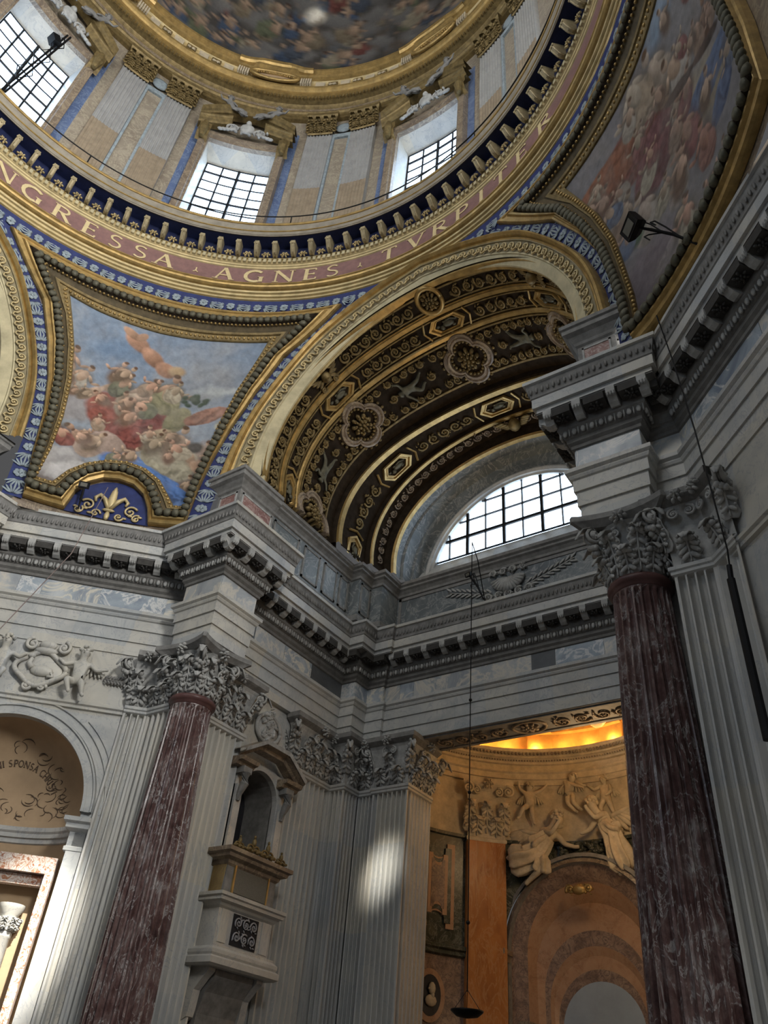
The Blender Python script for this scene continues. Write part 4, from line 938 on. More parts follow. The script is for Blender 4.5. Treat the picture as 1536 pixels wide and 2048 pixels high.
# ------------------------------------------------------------------ letters (cut as solid strokes)
def arc(cx, cy, rx, ry, a0, a1, n=10): return [(cx+rx*math.cos(math.radians(a0+(a1-a0)*i/n)), cy+ry*math.sin(math.radians(a0+(a1-a0)*i/n))) for i in range(n+1)]
K, T_ = 0.165, 0.075          # thick and thin stroke widths
LET = {
 'N': ([((0.08, 0), (0.08, 1), T_), ((0.08, 1), (0.78, 0), K), ((0.78, 0), (0.78, 1), T_)], [(0.08, 0), (0.06, 1), (0.78, 1)], 0.86),
 'G': ([arc(0.46, 0.5, 0.40, 0.48, 45, 300)+[K], ((0.76, 0.02), (0.76, 0.42), K)], [(0.74, 0.42)], 0.86),
 'R': ([((0.14, 0), (0.14, 1), K), [(0.14, 0.97), (0.40, 0.97)]+arc(0.40, 0.745, 0.22, 0.225, 90, -90)+[(0.14, 0.52), T_+.03], ((0.36, 0.52), (0.74, 0.0), K)], [(0.14, 0), (0.12, 1), (0.76, 0)], 0.76),
 'E': ([((0.14, 0), (0.14, 1), K), ((0.14, 0.97), (0.56, 0.97), T_), ((0.14, 0.52), (0.48, 0.52), T_), ((0.14, 0.03), (0.60, 0.03), T_), ((0.57, 0.03), (0.60, 0.18), T_), ((0.55, 0.97), (0.56, 0.84), T_), ((0.48, 0.44), (0.48, 0.60), T_)], [(0.14, 0), (0.12, 1)], 0.64),
 'S': ([arc(0.32, 0.745, 0.22, 0.225, 35, 230, 9)+arc(0.30, 0.26, 0.24, 0.24, 60, -145, 11)+[0.10]], [], 0.60),
 'A': ([((0.08, 0), (0.40, 1), T_), ((0.40, 1), (0.74, 0), K), ((0.20, 0.36), (0.60, 0.36), T_)], [(0.07, 0), (0.75, 0)], 0.82),
 'T': ([((0.36, 0), (0.36, 1), K), ((0.04, 0.97), (0.68, 0.97), T_), ((0.05, 0.97), (0.02, 0.82), T_), ((0.67, 0.97), (0.70, 0.82), T_)], [(0.36, 0)], 0.72),
 'V': ([((0.06, 1), (0.40, 0), K), ((0.40, 0), (0.72, 1), T_)], [(0.06, 1), (0.72, 1)], 0.78),
 'P': ([((0.14, 0), (0.14, 1), K), [(0.14, 0.97), (0.38, 0.97)]+arc(0.38, 0.72, 0.23, 0.25, 90, -90)+[(0.14, 0.47), T_+.03]], [(0.14, 0), (0.12, 1)], 0.66),
 'I': ([((0.16, 0), (0.16, 1), K)], [(0.16, 0), (0.16, 1)], 0.34),
 'O': ([arc(0.44, 0.5, 0.38, 0.47, 0, 360, 20)+[0.11]], [], 0.88),
 'C': ([arc(0.46, 0.5, 0.40, 0.48, 48, 312, 16)+[0.11]], [], 0.78),
 'H': ([((0.14, 0), (0.14, 1), K), ((0.70, 0), (0.70, 1), K), ((0.14, 0.52), (0.70, 0.52), T_)], [(0.14, 0), (0.14, 1), (0.70, 0), (0.70, 1)], 0.84),
 '.': ([((0.16, 0.44), (0.16, 0.80), 0.07), ((0.16, 0.44), (0.02, 0.28), 0.07), ((0.16, 0.44), (0.30, 0.28), 0.07)], [], 0.34)}
def letter_mb(ch):
    S, serifs, w = LET[ch]; mb = MB()
    def ribbon(pts, th):
        rows = []
        for i, p in enumerate(pts):
            a = Vector(pts[max(0, i-1)]); b = Vector(pts[min(len(pts)-1, i+1)]); d = (b-a).normalized(); nn = Vector((-d.y, d.x))*th/2
            rows.append([(p[0]+nn.x, p[1]+nn.y, 0), (p[0]+nn.x, p[1]+nn.y, 1), (p[0]-nn.x, p[1]-nn.y, 1), (p[0]-nn.x, p[1]-nn.y, 0)])
        mb.grid(rows, False, True, True)
    for s in S:
        if isinstance(s, tuple): ribbon([s[0], s[1]], s[2])
        else: ribbon(s[:-1], s[-1])
    for x, y in serifs: ribbon([(x-0.13, y+(0.02 if y < .5 else -.02)), (x+0.13, y+(0.02 if y < .5 else -.02))], 0.045)
    return mb, w
# ------------------------------------------------------------------ ring entablature of the dome
A0, A1 = -75.0, 115.0
def rev(name, prof, m, parent, n=150, a0=A0, a1=A1, smooth=False):
    mb = MB(); mb.grid([[circ(a0+(a1-a0)*k/n, r, z) for k in range(n+1)] for r, z in prof]); return mb.make(name, m, parent, smooth)
ring = thing('ring_entablature', 'gilded ring entablature of the dome with a Latin inscription', 'cornice', (0, 9.25, 19.7))
rev('architrave', [(9.45, 19.68), (9.26, 19.69), (9.26, 19.77), (9.20, 19.78), (9.20, 19.86), (9.14, 19.87), (9.13, 19.95), (9.07, 19.96), (9.06, 20.03)], GOLD2, ring)
rev('architrave_torus', [(9.06, 20.03), (9.0, 20.05), (8.95, 20.09), (8.93, 20.14), (8.95, 20.19), (8.92, 20.21), (8.92, 20.25), (8.96, 20.25)], GOLD, ring)
rev('frieze', [(8.96, 20.22), (8.96, 20.98)], PORPH, ring)
RGREY = simple('ring_stone', (0.27, 0.24, 0.19), 0.5, 0.1, 0.25, 3)
rev('bed_moulding', [(8.96, 20.96), (8.93, 20.98), (8.92, 21.03), (8.89, 21.05), (8.88, 21.10), (8.86, 21.11), (8.86, 21.32), (8.80, 21.33), (8.80, 21.36)], GOLD2, ring)
rev('soffit', [(8.80, 21.35), (8.80, 21.84), (8.38, 21.88)], NAVY, ring)
rev('corona', [(8.38, 21.86), (8.36, 21.86), (8.36, 21.90), (8.34, 21.91), (8.34, 22.05)], RGREY, ring)
rev('fillet', [(8.34, 22.05), (8.32, 22.06), (8.32, 22.10), (8.335, 22.105)], GOLD, ring)
rev('cyma', [(8.335, 22.105), (8.325, 22.15), (8.30, 22.24), (8.29, 22.32)], RGREY, ring)
rev('cornice_lip', [(8.29, 22.32), (8.265, 22.33), (8.255, 22.38), (8.265, 22.43), (8.28, 22.45), (9.1, 22.55)], GOLD, ring)
dent = MB()
for k in range(int((A1-A0)/1.02)):
    p = A0+k*1.02
    V = [circ(p+q, r, z) for q in (0, 0.60) for r in (8.79, 8.87) for z in (21.14, 21.30)]
    dent.add(V, [(0, 1, 3, 2), (4, 6, 7, 5), (0, 4, 5, 1), (0, 2, 6, 4), (1, 5, 7, 3)])
dent.make('dentil_course', CREAM, ring, False, 'stuff')
def ring_mod():
    mb = MB(); prof = [(0.0, 0.06), (0.10, 0.02), (0.20, 0.06), (0.28, 0.16), (0.34, 0.24), (0.37, 0.28), (0.37, 0.42), (0, 0.56)]
    V = [(x, o, z) for x in (-0.07, 0.07) for o, z in prof]; k = len(prof)
    mb.add(V, [tuple(range(k))[::-1], tuple(range(k, 2*k))]+[(i, (i+1) % k, k+(i+1) % k, k+i) for i in range(k)])
    for x in (-0.065, 0, 0.065): mb.blob((x, 0.37, 0.30), (0.030, 0.03, 0.05), 6, 4)
    for x in (-0.045, 0.045): mb.tube([(x, 0.05, 0.02), (x, 0.16, 0.03), (x, 0.26, 0.12), (x, 0.35, 0.25)], 0.02, 5)
    return mb
m0 = ring_mod().make('modillion', simple('modillion_gilding', (0.36, 0.30, 0.18), 0.5, 0.2, 0.3, 6)); r0 = MB(); rosette(r0, 0, 0, 0.15, 0.035, 6, 2); r0.map(lambda u, v, h: (u, 0.03+h, 0.12+v*0.9)); r0 = r0.make('rosette', GOLD2, None, True)
def ringM(phi, R, z):
    p = circ(phi, R, z); d = Vector((math.cos(math.radians(phi)), math.sin(math.radians(phi)), 0)); nr = Vector((-p[0], -p[1], 0)).normalized()
    return frame(p, d, nr, (0, 0, 1))
STP = 3.83; ph = 34.2-STP*27; i = 0
while ph < 110:
    for src, a in ((m0, ph), (r0, ph+STP/2)):
        M = ringM(a, 8.80, 21.30)
        if i == 0: src.parent = ring; src.matrix_parent_inverse = PINV[ring.name]; src.matrix_basis = M
        else: copy_of(src, M, ring)
    ph += STP; i += 1
for ch, a in [('N', 82.6), ('G', 77.2), ('R', 71.4), ('E', 66.0), ('S', 61.1), ('S', 56.3), ('A', 51.6), ('.', 45.3), ('A', 39.8), ('G', 34.0), ('N', 28.0), ('E', 22.7), ('S', 18.2), ('.', 12.4), ('T', 6.4), ('V', 0.6), ('R', -4.6), ('P', -9.6), ('I', -14.2), ('T', -18.8), ('E', -24.0), ('R', -30.0), ('E', 89.0)]:
    mb, w = letter_mb(ch); H = 0.56 if ch != '.' else 0.42; z0 = 20.32
    mb.map(lambda u, v, h: circ(a-math.degrees((u-w/2)*H*1.25/8.95), 8.955-0.018*h, z0+v*H)); mb.make('letter', LETTER, ring)
# iron rod railing above the cornice
t = thing('iron_rail', 'thin black iron rod curving in front of the drum windows', 'railing', circ(45, 8.5, 22.6)); mb = MB()
mb.tube([circ(A0+(A1-A0)*k/90, 8.36, 22.95) for k in range(91)], 0.022, 6); mb.make('rod', BLACK, t)
for p in range(-60, 110, 22):
    mb = MB(); mb.tube([circ(p, 8.36, 22.95), circ(p, 8.40, 22.44)], 0.02, 6); mb.make('stay', BLACK, t)
# ------------------------------------------------------------------ drum
RD = 9.05; DZ0, DZ1 = 22.5, 30.75
drum = thing('wall_drum', 'drum wall of the dome with tall windows between paired pilasters', 'wall', (0, RD, DZ0), kind='structure')
WW, WZ0, WZ1 = 7.9, 23.1, 27.95       # half-angle and heights of the window openings
mb = MB()
for k in range(8):
    c = 45*k
    def patch(a0, a1, z0, z1, n=4, r=RD): mb.grid([[circ(a0+(a1-a0)*j/n, r, z) for j in range(n+1)] for z in (z0, z1)])
    patch(c+WW, c+45-WW, DZ0, DZ1, 10); patch(c-WW, c+WW, DZ0, WZ0); patch(c-WW, c+WW, WZ1, DZ1)
mb.make('wall_face', DPAN, drum, False)
for k in range(8):
    c = 45*k; mb = MB(); ro = RD+0.62; w1 = WW-0.9
    for s in (-1, 1): mb.grid([[circ(c+s*WW, RD, z) for z in (WZ0, WZ1)], [circ(c+s*w1, ro, z) for z in (WZ0, WZ1-0.45)]])
    mb.grid([[circ(c+WW*(j/4-1)*1.0 if j <= 4 else c, RD, WZ1) for j in range(0)]] ) if False else None
    mb.grid([[circ(c+WW*(j/3-1), RD, WZ1) for j in range(7)], [circ(c+w1*(j/3-1), ro, WZ1-0.45) for j in range(7)]])
    mb.grid([[circ(c+WW*(j/3-1), RD, WZ0) for j in range(7)], [circ(c+w1*(j/3-1), ro, WZ0) for j in range(7)]])
    mb.make('reveal', W, drum)
vis = {0: ('window_3', 'tall drum window above the arch, third from the left, partly behind the ring'), 1: ('window_2', 'tall glazed drum window in the upper middle, second from the left'), 2: ('window_1', 'tall glazed drum window at the upper left corner')}
for k in range(8):
    c = 45*k; w1 = WW-0.9; ro = RD+0.58; zt = WZ1-0.45
    if k in vis: nm, lb = vis[k]; t = thing(nm, lb, 'window', circ(c, ro, WZ0), kind='structure'); nc, nr_ = 4, 8
    else: t = thing('window_%d' % (k+1), 'unseen drum window number %d on the near side of the dome' % k, 'window', circ(c, ro, WZ0), kind='structure'); nc, nr_ = 1, 1
    a_ = [c-w1+2*w1*i/nc for i in range(nc+1)]; z_ = [WZ0+(zt-WZ0)*i/nr_ for i in range(nr_+1)]
    for i in range(nc):
        for j in range(nr_):
            e = 0.05 if k in vis else 0
            V = [circ(a, r, z) for r in (ro, ro+.02) for a, z in ((a_[i]+e, z_[j]+.01), (a_[i+1]-e, z_[j]+.01), (a_[i+1]-e, z_[j+1]-.01), (a_[i]+e, z_[j+1]-.01))]
            obj('pane', V, [(0, 1, 2, 3), (4, 5, 6, 7), (0, 1, 5, 4), (1, 2, 6, 5), (2, 3, 7, 6), (3, 0, 4, 7)], SPANE if k in (4, 5, 6) else PANE, t)
    if k in vis:
        for i in range(nc+1):
            mb = MB(); mb.tube([circ(a_[i], ro-.02, WZ0), circ(a_[i], ro-.02, zt)], 0.055 if i == 2 else 0.034, 6); mb.make('glazing_bar', BLACK, t)
        for j in range(nr_+1):
            mb = MB(); mb.tube([circ(c-w1+2*w1*i/6, ro-.02, z_[j]) for i in range(7)], 0.045 if j % 3 == 1 else 0.028, 6); mb.make('glazing_bar', BLACK, t)
# paired pilasters with a sunk panel between
def arcstrip(a0, a1, z0, z1, r, nf, depth):
    sec = [(a0, 0)]; p = (a1-a0)/nf
    for i in range(nf):
        for q in range(5): sec.append((a0+p*(i+0.12+0.76*q/4), depth*math.sin(PI*q/4)))
    sec.append((a1, 0)); return [[circ(a, r+d, z) for a, d in sec] for z in (z0, z1)]
CABLE = simple('cabled_flute', (0.30, 0.24, 0.17), 0.55, 0.1, 0.2, 4)
DSH = simple('drum_shaft', (0.34, 0.34, 0.33), 0.5, 0, 0.15, 3)
nth = {67.5: ['upper left', 'first'], 22.5: ['upper middle', 'third'], -22.5: ['upper right', 'fifth'], 112.5: ['far left', 'far'], }
for c, lab in ((112.5, 'left of the corner window'), (67.5, 'left of the middle window'), (22.5, 'right of the middle window'), (-22.5, 'at the top right of the drum')):
    for s, side in ((1, 'left'), (-1, 'right')):
        ca = c+s*5.35; w = 3.05
        t = thing('drum_pilaster', '%s fluted pilaster of the pair %s' % (side+'-hand' if False else ('first' if s > 0 else 'second'), lab), 'pilaster', circ(ca, 8.9, DZ0))
        mb = MB(); mb.grid(arcstrip(ca-w, ca+w, 25.5, 29.25, 8.86, 8, 0.045)); mb.grid([[circ(ca-w, r, z) for r in (8.86, RD)] for z in (23.2, 29.25)]); mb.grid([[circ(ca+w, r, z) for r in (8.86, RD)] for z in (23.2, 29.25)]); mb.make('shaft', DSH, t)
        mb = MB(); mb.grid(arcstrip(ca-w, ca+w, 23.2, 25.5, 8.855, 8, -0.02)); mb.make('cabled_flutes', CABLE, t)
        mb = MB(); mb.grid([[circ(ca+q*(w+.5)/1, r, z) for q in (-1, 1)] for r, z in ((8.9, 22.5), (8.74, 22.5), (8.74, 22.9), (8.78, 22.95), (8.78, 23.05), (8.84, 23.2))]); mb.make('base', GOLD2, t)
        mb = MB(); mb.grid([[circ(ca+q*(w+e), r, z) for q in (-1, -.5, 0, .5, 1)] for e, r, z in ((0, 8.84, 29.25), (0.1, 8.80, 29.3), (0, 8.86, 29.4), (0.3, 8.82, 30.1), (.7, 8.72, 30.35), (.9, 8.66, 30.42), (.9, 8.66, 30.6), (.9, 9.0, 30.6))]); cp = mb.make('capital', OLDG, t)
        for q in (-0.66, 0, 0.66):
            leaf_at('leaf', cp, ringM(ca+q*w, 8.85, 29.36), 0.30, 0.34, 0.24, OLDG)
        for q in (-0.95, -0.33, .33, .95):
            leaf_at('leaf', cp, ringM(ca+q*w, 8.85, 29.45), 0.30, 0.62, 0.30, OLDG)
    t = thing('marble_strip', 'tan sunk marble strip in the pilaster pair %s' % lab, 'marble strip', circ(c, 8.95, DZ0))
    mb = MB(); mb.grid([[circ(c-1.7, 8.98, 23.2), circ(c+1.7, 8.98, 23.2)], [circ(c-1.7, 8.98, 29.1), circ(c+1.7, 8.98, 29.1)]]); mb.make('field', DPAN, t)
    for a0, a1, z0, z1 in ((c-2.25, c-1.7, 22.9, 29.3), (c+1.7, c+2.25, 22.9, 29.3), (c-1.7, c+1.7, 29.05, 29.3), (c-1.7, c+1.7, 22.9, 23.2)):
        mb = MB(); V = [circ(a, r, z) for r in (8.90, RD+.02) for a, z in ((a0, z0), (a1, z0), (a1, z1), (a0, z1))]; mb.add(V, [(0, 1, 2, 3), (0, 1, 5, 4), (1, 2, 6, 5), (2, 3, 7, 6), (3, 0, 4, 7)]); mb.make('border', LEAFW, t)
    mb = MB(); q = MB(); q.blob((0, 0, 0), (0.34, 0.34, 0.06), 12, 5); mb.add([circ(c-math.degrees(v[0]/9), 8.98-v[2]-.02, 29.85+v[1]) for v in q.V], q.F); mb.make('shell_plaque', LEAFW, t, True)
# window surrounds with pediments
def surround(c, lab):
    t = thing('window_surround', lab, 'window frame', circ(c, 8.9, DZ0))
    for s in (-1, 1):
        mb = MB(); mb.grid([[circ(c+s*a, r, z) for a, r in ((WW, RD), (WW, 8.88), (WW+.5, 8.86), (WW+.7, 8.80), (WW+2.0, 8.80), (WW+2.1, RD))] for z in (22.6, 28.0)]); mb.make('jamb', UMBER, t)
        mb = MB(); mb.grid([[circ(c+s*a, 9.03, z) for a in (WW+2.1, WW+3.9)] for z in (22.6, 29.6)]); mb.make('blue_strip', DBLUE, t)
        mb = MB(); mb.grid([[circ(c+s*a, r, z) for a in (WW+.2, WW+2.9)] for r, z in ((8.86, 27.5), (8.70, 27.65), (8.62, 27.9), (8.70, 28.2), (8.66, 28.45))]); mb.tube([circ(c+s*(WW+1.6), 8.66, 27.5), circ(c+s*(WW+1.6), 8.6, 27.9), circ(c+s*(WW+1.6), 8.62, 28.4)], [.08, .16, .10], 8); mb.make('bracket', OLDG, t)
    mb = MB(); mb.grid([[circ(c+(WW+1.2)*(k/6-1), r, z) for k in range(13)] for r, z in ((RD, WZ1), (8.88, WZ1), (8.86, 28.06), (8.8, 28.1), (8.8, 28.3), (8.9, 28.32))]); mb.make('lintel', UMBER, t)
    # raking broken lower pediment and curved upper one
    for s in (-1, 1):
        mb = MB(); rows = []
        for r, dz in ((8.9, 0), (8.66, .02), (8.62, .10), (8.56, .14), (8.52, .24), (8.48, .28), (8.48, .36), (8.9, .40)):
            rows.append([circ(c+s*(11.4-7.4*k/6), r, 28.35+dz+0.50*(k/6)) for k in range(7)])
        mb.grid(rows); mb.make('raking_cornice', OLDG, t)
    mb = MB(); rows = []
    for r, dz in ((8.9, 0), (8.60, .02), (8.56, .12), (8.50, .16), (8.46, .28), (8.44, .36), (8.9, .42)):
        rows.append([circ(c+11.6*(k/10-1), r, 28.75+dz+0.95*(1-((k-10)/10)**2)) for k in range(21)])
    mb.grid(rows); mb.make('segmental_cornice', OLDG, t)
    mb = MB(); q = MB(); rinceau(q, -0.75, 0.75, -0.28, 0.30, 0.5, 0.05, 0.07, 3); q.blob((0, 0.1, 0.10), (0.28, 0.34, 0.10), 10, 6); q.blob((0, 0.46, 0.12), (0.11, 0.13, 0.11), 8, 6)
    for s in (-1, 1):
        for k in range(5): q.blob((s*(0.45+0.12*k), -0.1-0.05*k, 0.08), (0.12, 0.08, 0.06), 6, 4)
    mb.add([circ(c-math.degrees(v[0]/8.8), 8.72-v[2], 28.65+v[1]) for v in q.V], q.F); mb.make('garland', STONE, t, True)
    return t
surround(45, 'dark moulded surround and pediment of the middle drum window'); surround(0, 'dark moulded surround and pediment of the drum window above the arch'); surround(90, 'dark moulded surround of the drum window at the upper left corner')
recl = dict(pelvis=(0, 0, .2), belly=(.08, .02, .27), chest=(.17, .03, .36), neck=(.22, .03, .45), head=(.24, .04, .52), crown=(.25, .05, .59), ls=(.10, .02, .42), le=(.02, .08, .30), lw=(-.06, .10, .22), lh=(-.09, .10, .2), rs=(.27, .03, .38), re=(.36, .06, .30), rw=(.44, .08, .40), rh=(.47, .08, .44),
            lp=(-.05, 0, .17), lk=(-.22, .06, .24), la=(-.38, .03, .08), lt=(-.44, .06, .05), rp=(-.02, .04, .14), rk=(-.20, .10, .10), ra=(-.40, .08, .02), rt=(-.46, .1, .0))
for c, nm in ((45, 'middle drum window'), (0, 'drum window above the arch'), (90, 'corner drum window')):
    for s in (1, -1):
        M = ringM(c+s*5.2, 8.52, 29.45)
        B = Matrix(((s*-1 if False else -s, 0, 0, 0), (0, 1, 0, 0), (0, 0, 1, 0), (0, 0, 0, 1)))
        figure('reclining_figure', 'stucco figure reclining on the %s pediment half, %s' % ('left' if s > 0 else 'right', nm), M @ B @ Matrix.Scale(1.5, 4) @ Matrix.Rotation(-0.25, 4, 'Y'), recl, False, DSTONE, hair=True, sub=1, group='stucco figures on the drum pediments', drape=[([(-.02, .02, .2), (-.2, .06, .16), (-.36, .05, .07)], .06, .10, 6, .25, 18, 8)])
# upper entablature of the drum and the dome
up = thing('drum_cornice', 'upper gilded cornice of the drum with a fine dentil band, below the dome fresco', 'cornice', (0, 8.9, 30.6))
rev('architrave', [(9.1, 30.58), (8.90, 30.6), (8.90, 30.75), (8.86, 30.76), (8.86, 30.92), (8.80, 30.98), (8.80, 31.04), (8.9, 31.04)], OLDG, up)
rev('frieze', [(8.90, 31.04), (8.90, 31.45)], UMBER, up)
rev('cornice', [(8.90, 31.40), (8.84, 31.44), (8.80, 31.5), (8.78, 31.52), (8.62, 31.55), (8.62, 31.72)], OLDG, up)
rev('corona', [(8.62, 31.72), (8.48, 31.76), (8.48, 31.92), (8.42, 31.96), (8.36, 32.06), (8.34, 32.14), (8.6, 32.2)], GOLD, up)
mb = MB()
for k in range(int((A1-A0)/0.9)):
    p = A0+k*0.9; V = [circ(p+q, r, z) for q in (0, 0.5) for r in (8.54, 8.72) for z in (31.55, 31.74)]
    mb.add(V, [(0, 1, 3, 2), (4, 6, 7, 5), (0, 4, 5, 1), (0, 2, 6, 4), (1, 5, 7, 3)])
mb.make('dentil_course', OLDG, up, False, 'stuff')
dome = thing('ceiling', 'painted dome with crowded dark figures and clouds', 'dome', (0, 0, 32.1), kind='structure')
rev('attic', [(8.6, 32.15), (8.55, 32.2), (8.52, 32.75), (8.44, 32.8)], GOLD2, dome)
rev('gilt_rim', [(8.44, 32.8), (8.30, 32.84), (8.26, 32.92), (8.30, 33.0), (8.40, 33.02), (8.36, 33.10), (8.20, 33.16), (8.18, 33.26), (8.30, 33.34)], GOLD, dome)
n1, n2 = 260, 110
ph_ = np.linspace(-180, 180, n1+1); el = np.linspace(0, 80, n2+1); RDm = 8.35
PH, EL = np.meshgrid(ph_, el)
def paint_dome(PH, EL):
    p = Paint((PH+60)*22.0, (80-EL)*22.0, (0.060, 0.055, 0.050), 9)
    r = np.random.default_rng(4)
    p.blend(0.8*np.clip(p.n1*0.7, 0, 1), (0.10, 0.105, 0.11)); p.blend(0.7*np.clip(p.n2*0.7-0.1, 0, 1), (0.12, 0.085, 0.055))
    cols = [(0.15, 0.06, 0.05), (0.05, 0.07, 0.11), (0.16, 0.13, 0.09), (0.10, 0.11, 0.07), (0.22, 0.19, 0.14), (0.06, 0.07, 0.09)]
    for k in range(330):
        x = r.uniform(100, 3700); y = 80*22-r.uniform(2, 900); h = r.uniform(80, 165)
        if r.random() < 0.4: p.ell(x, y, h*1.0, h*0.5, (0.13, 0.125, 0.12), r.uniform(-30, 30), 0.5, 18)
        else: p.person(x, y, h*1.3, (0.24, 0.17, 0.12), cols[k % 6], r.uniform(-60, 60), (0.05, 0.03, 0.02), 1 if k % 2 else -1)
    return np.clip(p.C, 0.008, 1)
Cc = paint_dome(PH, EL)
V = [circ(PH[i, j], RDm*math.cos(math.radians(EL[i, j])), 33.3+RDm*1.12*math.sin(math.radians(EL[i, j]))) for i in range(n2+1) for j in range(n1+1)]
F = [(i*(n1+1)+j, i*(n1+1)+j+1, (i+1)*(n1+1)+j+1, (i+1)*(n1+1)+j) for i in range(n2) for j in range(n1)]
o = obj('fresco', V, F, FRESCO, dome, True); at = o.data.color_attributes.new('paint', 'FLOAT_COLOR', 'POINT')
at.data.foreach_set('color', np.concatenate([Cc.reshape(-1, 3), np.ones((Cc.shape[0]*Cc.shape[1], 1))], 1).astype(np.float32).ravel())
mb = MB(); mb.grid([[circ(360*k/48, r, z) for k in range(49)] for r, z in ((RDm*math.cos(math.radians(79)), 33.3+RDm*1.12*math.sin(math.radians(79))), (0.05, 43.5))]); mb.make('lantern_cap', DPAN, dome)
ORD = ['first', 'second', 'third', 'fourth', 'fifth', 'sixth', 'seventh']
# cartouches in the gilt rim
def cartouche(c, lab):
    t = thing('oval_medallion', lab, 'medallion', circ(c, 8.3, 32.5))
    q = MB()
    q.tube([(0.95*math.cos(2*PI*k/36), 0.34*math.sin(2*PI*k/36), 0.06) for k in range(37)], 0.075, 6)
    mb = MB(); mb.add([circ(c-math.degrees(v[0]/8.4), 8.36-v[2], 32.62+v[1]*.9) for v in q.V], q.F); mb.make('frame', GOLD, t, True)
    q = MB()
    for k in range(40): q.blob((0.80*math.cos(2*PI*k/40), 0.26*math.sin(2*PI*k/40), 0.05), 0.045, 6, 4)
    mb = MB(); mb.add([circ(c-math.degrees(v[0]/8.4), 8.38-v[2], 32.62+v[1]*.9) for v in q.V], q.F); mb.make('beading', GOLD, t, True, 'stuff')
    q = MB(); q.blob((0, 0, 0.02), (0.80, 0.27, 0.03), 20, 5); mb = MB(); mb.add([circ(c-math.degrees(v[0]/8.4), 8.40-v[2], 32.62+v[1]*.9) for v in q.V], q.F); mb.make('field', SEPIA, t, True)
    for s in (-1, 1):
        q = MB()
        for k in range(5): q.box(s*(1.06+0.09*k)-.03, s*(1.06+0.09*k)+.03, -0.22, 0.22, 0, 0.1)
        mb = MB(); mb.add([circ(c-math.degrees(v[0]/8.4), 8.42-v[2], 32.55+v[1]) for v in q.V], q.F); mb.make('fluted_block', STUCCO, t)
    mb = MB(); prof = [(8.40, 0), (8.22, .02), (8.14, .10), (8.10, .22), (8.3, .3)]
    mb.grid([[circ(c+x*10.2, r, 32.98+dz+0.30*max(0, 1-max(0, abs(x)-.35)*2.2)) for x in [k/8-1 for k in range(17)]] for r, dz in prof]); mb.make('pediment', GOLD, t)
cartouche(42.5, 'oval gilded medallion in the dome rim above the middle window'); cartouche(-2.5, 'second gilded medallion in the dome rim toward the upper right'); cartouche(87.5, 'gilded medallion in the dome rim at the top left')
for c0 in (20.0, 65.0):
    for k in range(-3, 4):
        c = c0+k*3.4; t = thing('rim_panel', 'carved stucco panel in the dome rim %s the middle medallion, %s of seven' % ('right of' if c0 < 40 else 'left of', ORD[k+3]), 'relief', circ(c, 8.5, 32.2))
        mb = MB(); V = [circ(a, r, z) for r in (8.45, 8.56) for a, z in ((c-1.25, 32.25), (c+1.25, 32.25), (c+1.25, 32.72), (c-1.25, 32.72))]; mb.add(V, [(0, 1, 2, 3), (0, 1, 5, 4), (1, 2, 6, 5), (2, 3, 7, 6), (3, 0, 4, 7)]); mb.make('slab', STUCCO if k % 2 else OLDG, t)
        if k % 2 == 0:
            q = MB(); rinceau(q, -.15, .15, -.15, .15, .15, .02, .02, k); mb = MB(); mb.add([circ(c-math.degrees(v[0]/8.45), 8.44-v[2], 32.48+v[1]) for v in q.V], q.F); mb.make('scroll', STUCCO, t, True)
# ------------------------------------------------------------------ coffered barrel vault of the arm
def BV(th, t, h=0.0):
    a = math.radians(th); s2 = math.sin(a)**2; ya = 9.02+0.44*s2; y3 = 12.1+1.2*s2; q = min(1.2, max(0, t)); k = 1-h/4.5
    x, z = 4.42*k*math.cos(a), 14.25-0.45*q+(4.68-0.1*q)*k*math.sin(a)
    if z < 13.24: z = 13.24-0.02*(13.24-z); x = math.copysign(max(abs(x), 4.42+h*0.2), x)
    return (x, ya+(y3-ya)*t, z)
TH0, TH1 = -15, 195
vault = thing('vault', 'dark barrel vault with gilded ribs, hexagonal coffers and rosettes', 'vault', (0, 10.5, 13.2), kind='structure')
def vstrip(name, m, secs, n=90, smooth=False, th0=TH0, th1=TH1):
    mb = MB(); mb.grid([[BV(th0+(th1-th0)*k/n, t, h) for k in range(n+1)] for t, h in secs]); return mb.make(name, m, vault, smooth)
vstrip('ground', BRZ, [(-0.04, 0), (0.3, 0), (0.6, 0), (0.93, 0), (1.06, -0.02)])
vstrip('rib', GOLD, [(-0.03, 0.0), (-0.03, 0.07), (0.012, 0.07), (0.02, 0.0)])
vstrip('rib', GOLD, [(0.185, 0.0), (0.185, 0.05), (0.195, 0.05), (0.197, 0.09), (0.222, 0.09), (0.224, 0.05), (0.236, 0.05), (0.236, 0)])
vstrip('rib', GOLD, [(0.405, 0.0), (0.405, 0.05), (0.412, 0.09), (0.440, 0.09), (0.447, 0.05), (0.447, 0)])
vstrip('fillet', OLDG, [(0.032, 0), (0.032, 0.045), (0.045, 0.045), (0.045, 0)]); vstrip('fillet', OLDG, [(0.160, 0), (0.160, 0.045), (0.172, 0.045), (0.172, 0)])
vstrip('fillet', OLDG, [(0.248, 0), (0.248, 0.04), (0.258, 0.04), (0.258, 0)]); vstrip('fillet', OLDG, [(0.380, 0), (0.380, 0.04), (0.390, 0.04), (0.390, 0)])
vstrip('fillet', OLDG, [(0.462, 0), (0.462, 0.05), (0.476, 0.05), (0.476, 0)]); vstrip('fillet', OLDG, [(0.845, 0), (0.845, 0.05), (0.862, 0.05), (0.862, 0)])
TM = 3.4
def onv(th0, t0): return lambda u, v, h: BV(th0-math.degrees(u/4.5), t0+v/TM, h)
STN = [(-6, 'lowest right'), (42, 'right'), (90, 'crown'), (140, 'left'), (186, 'lowest left')]
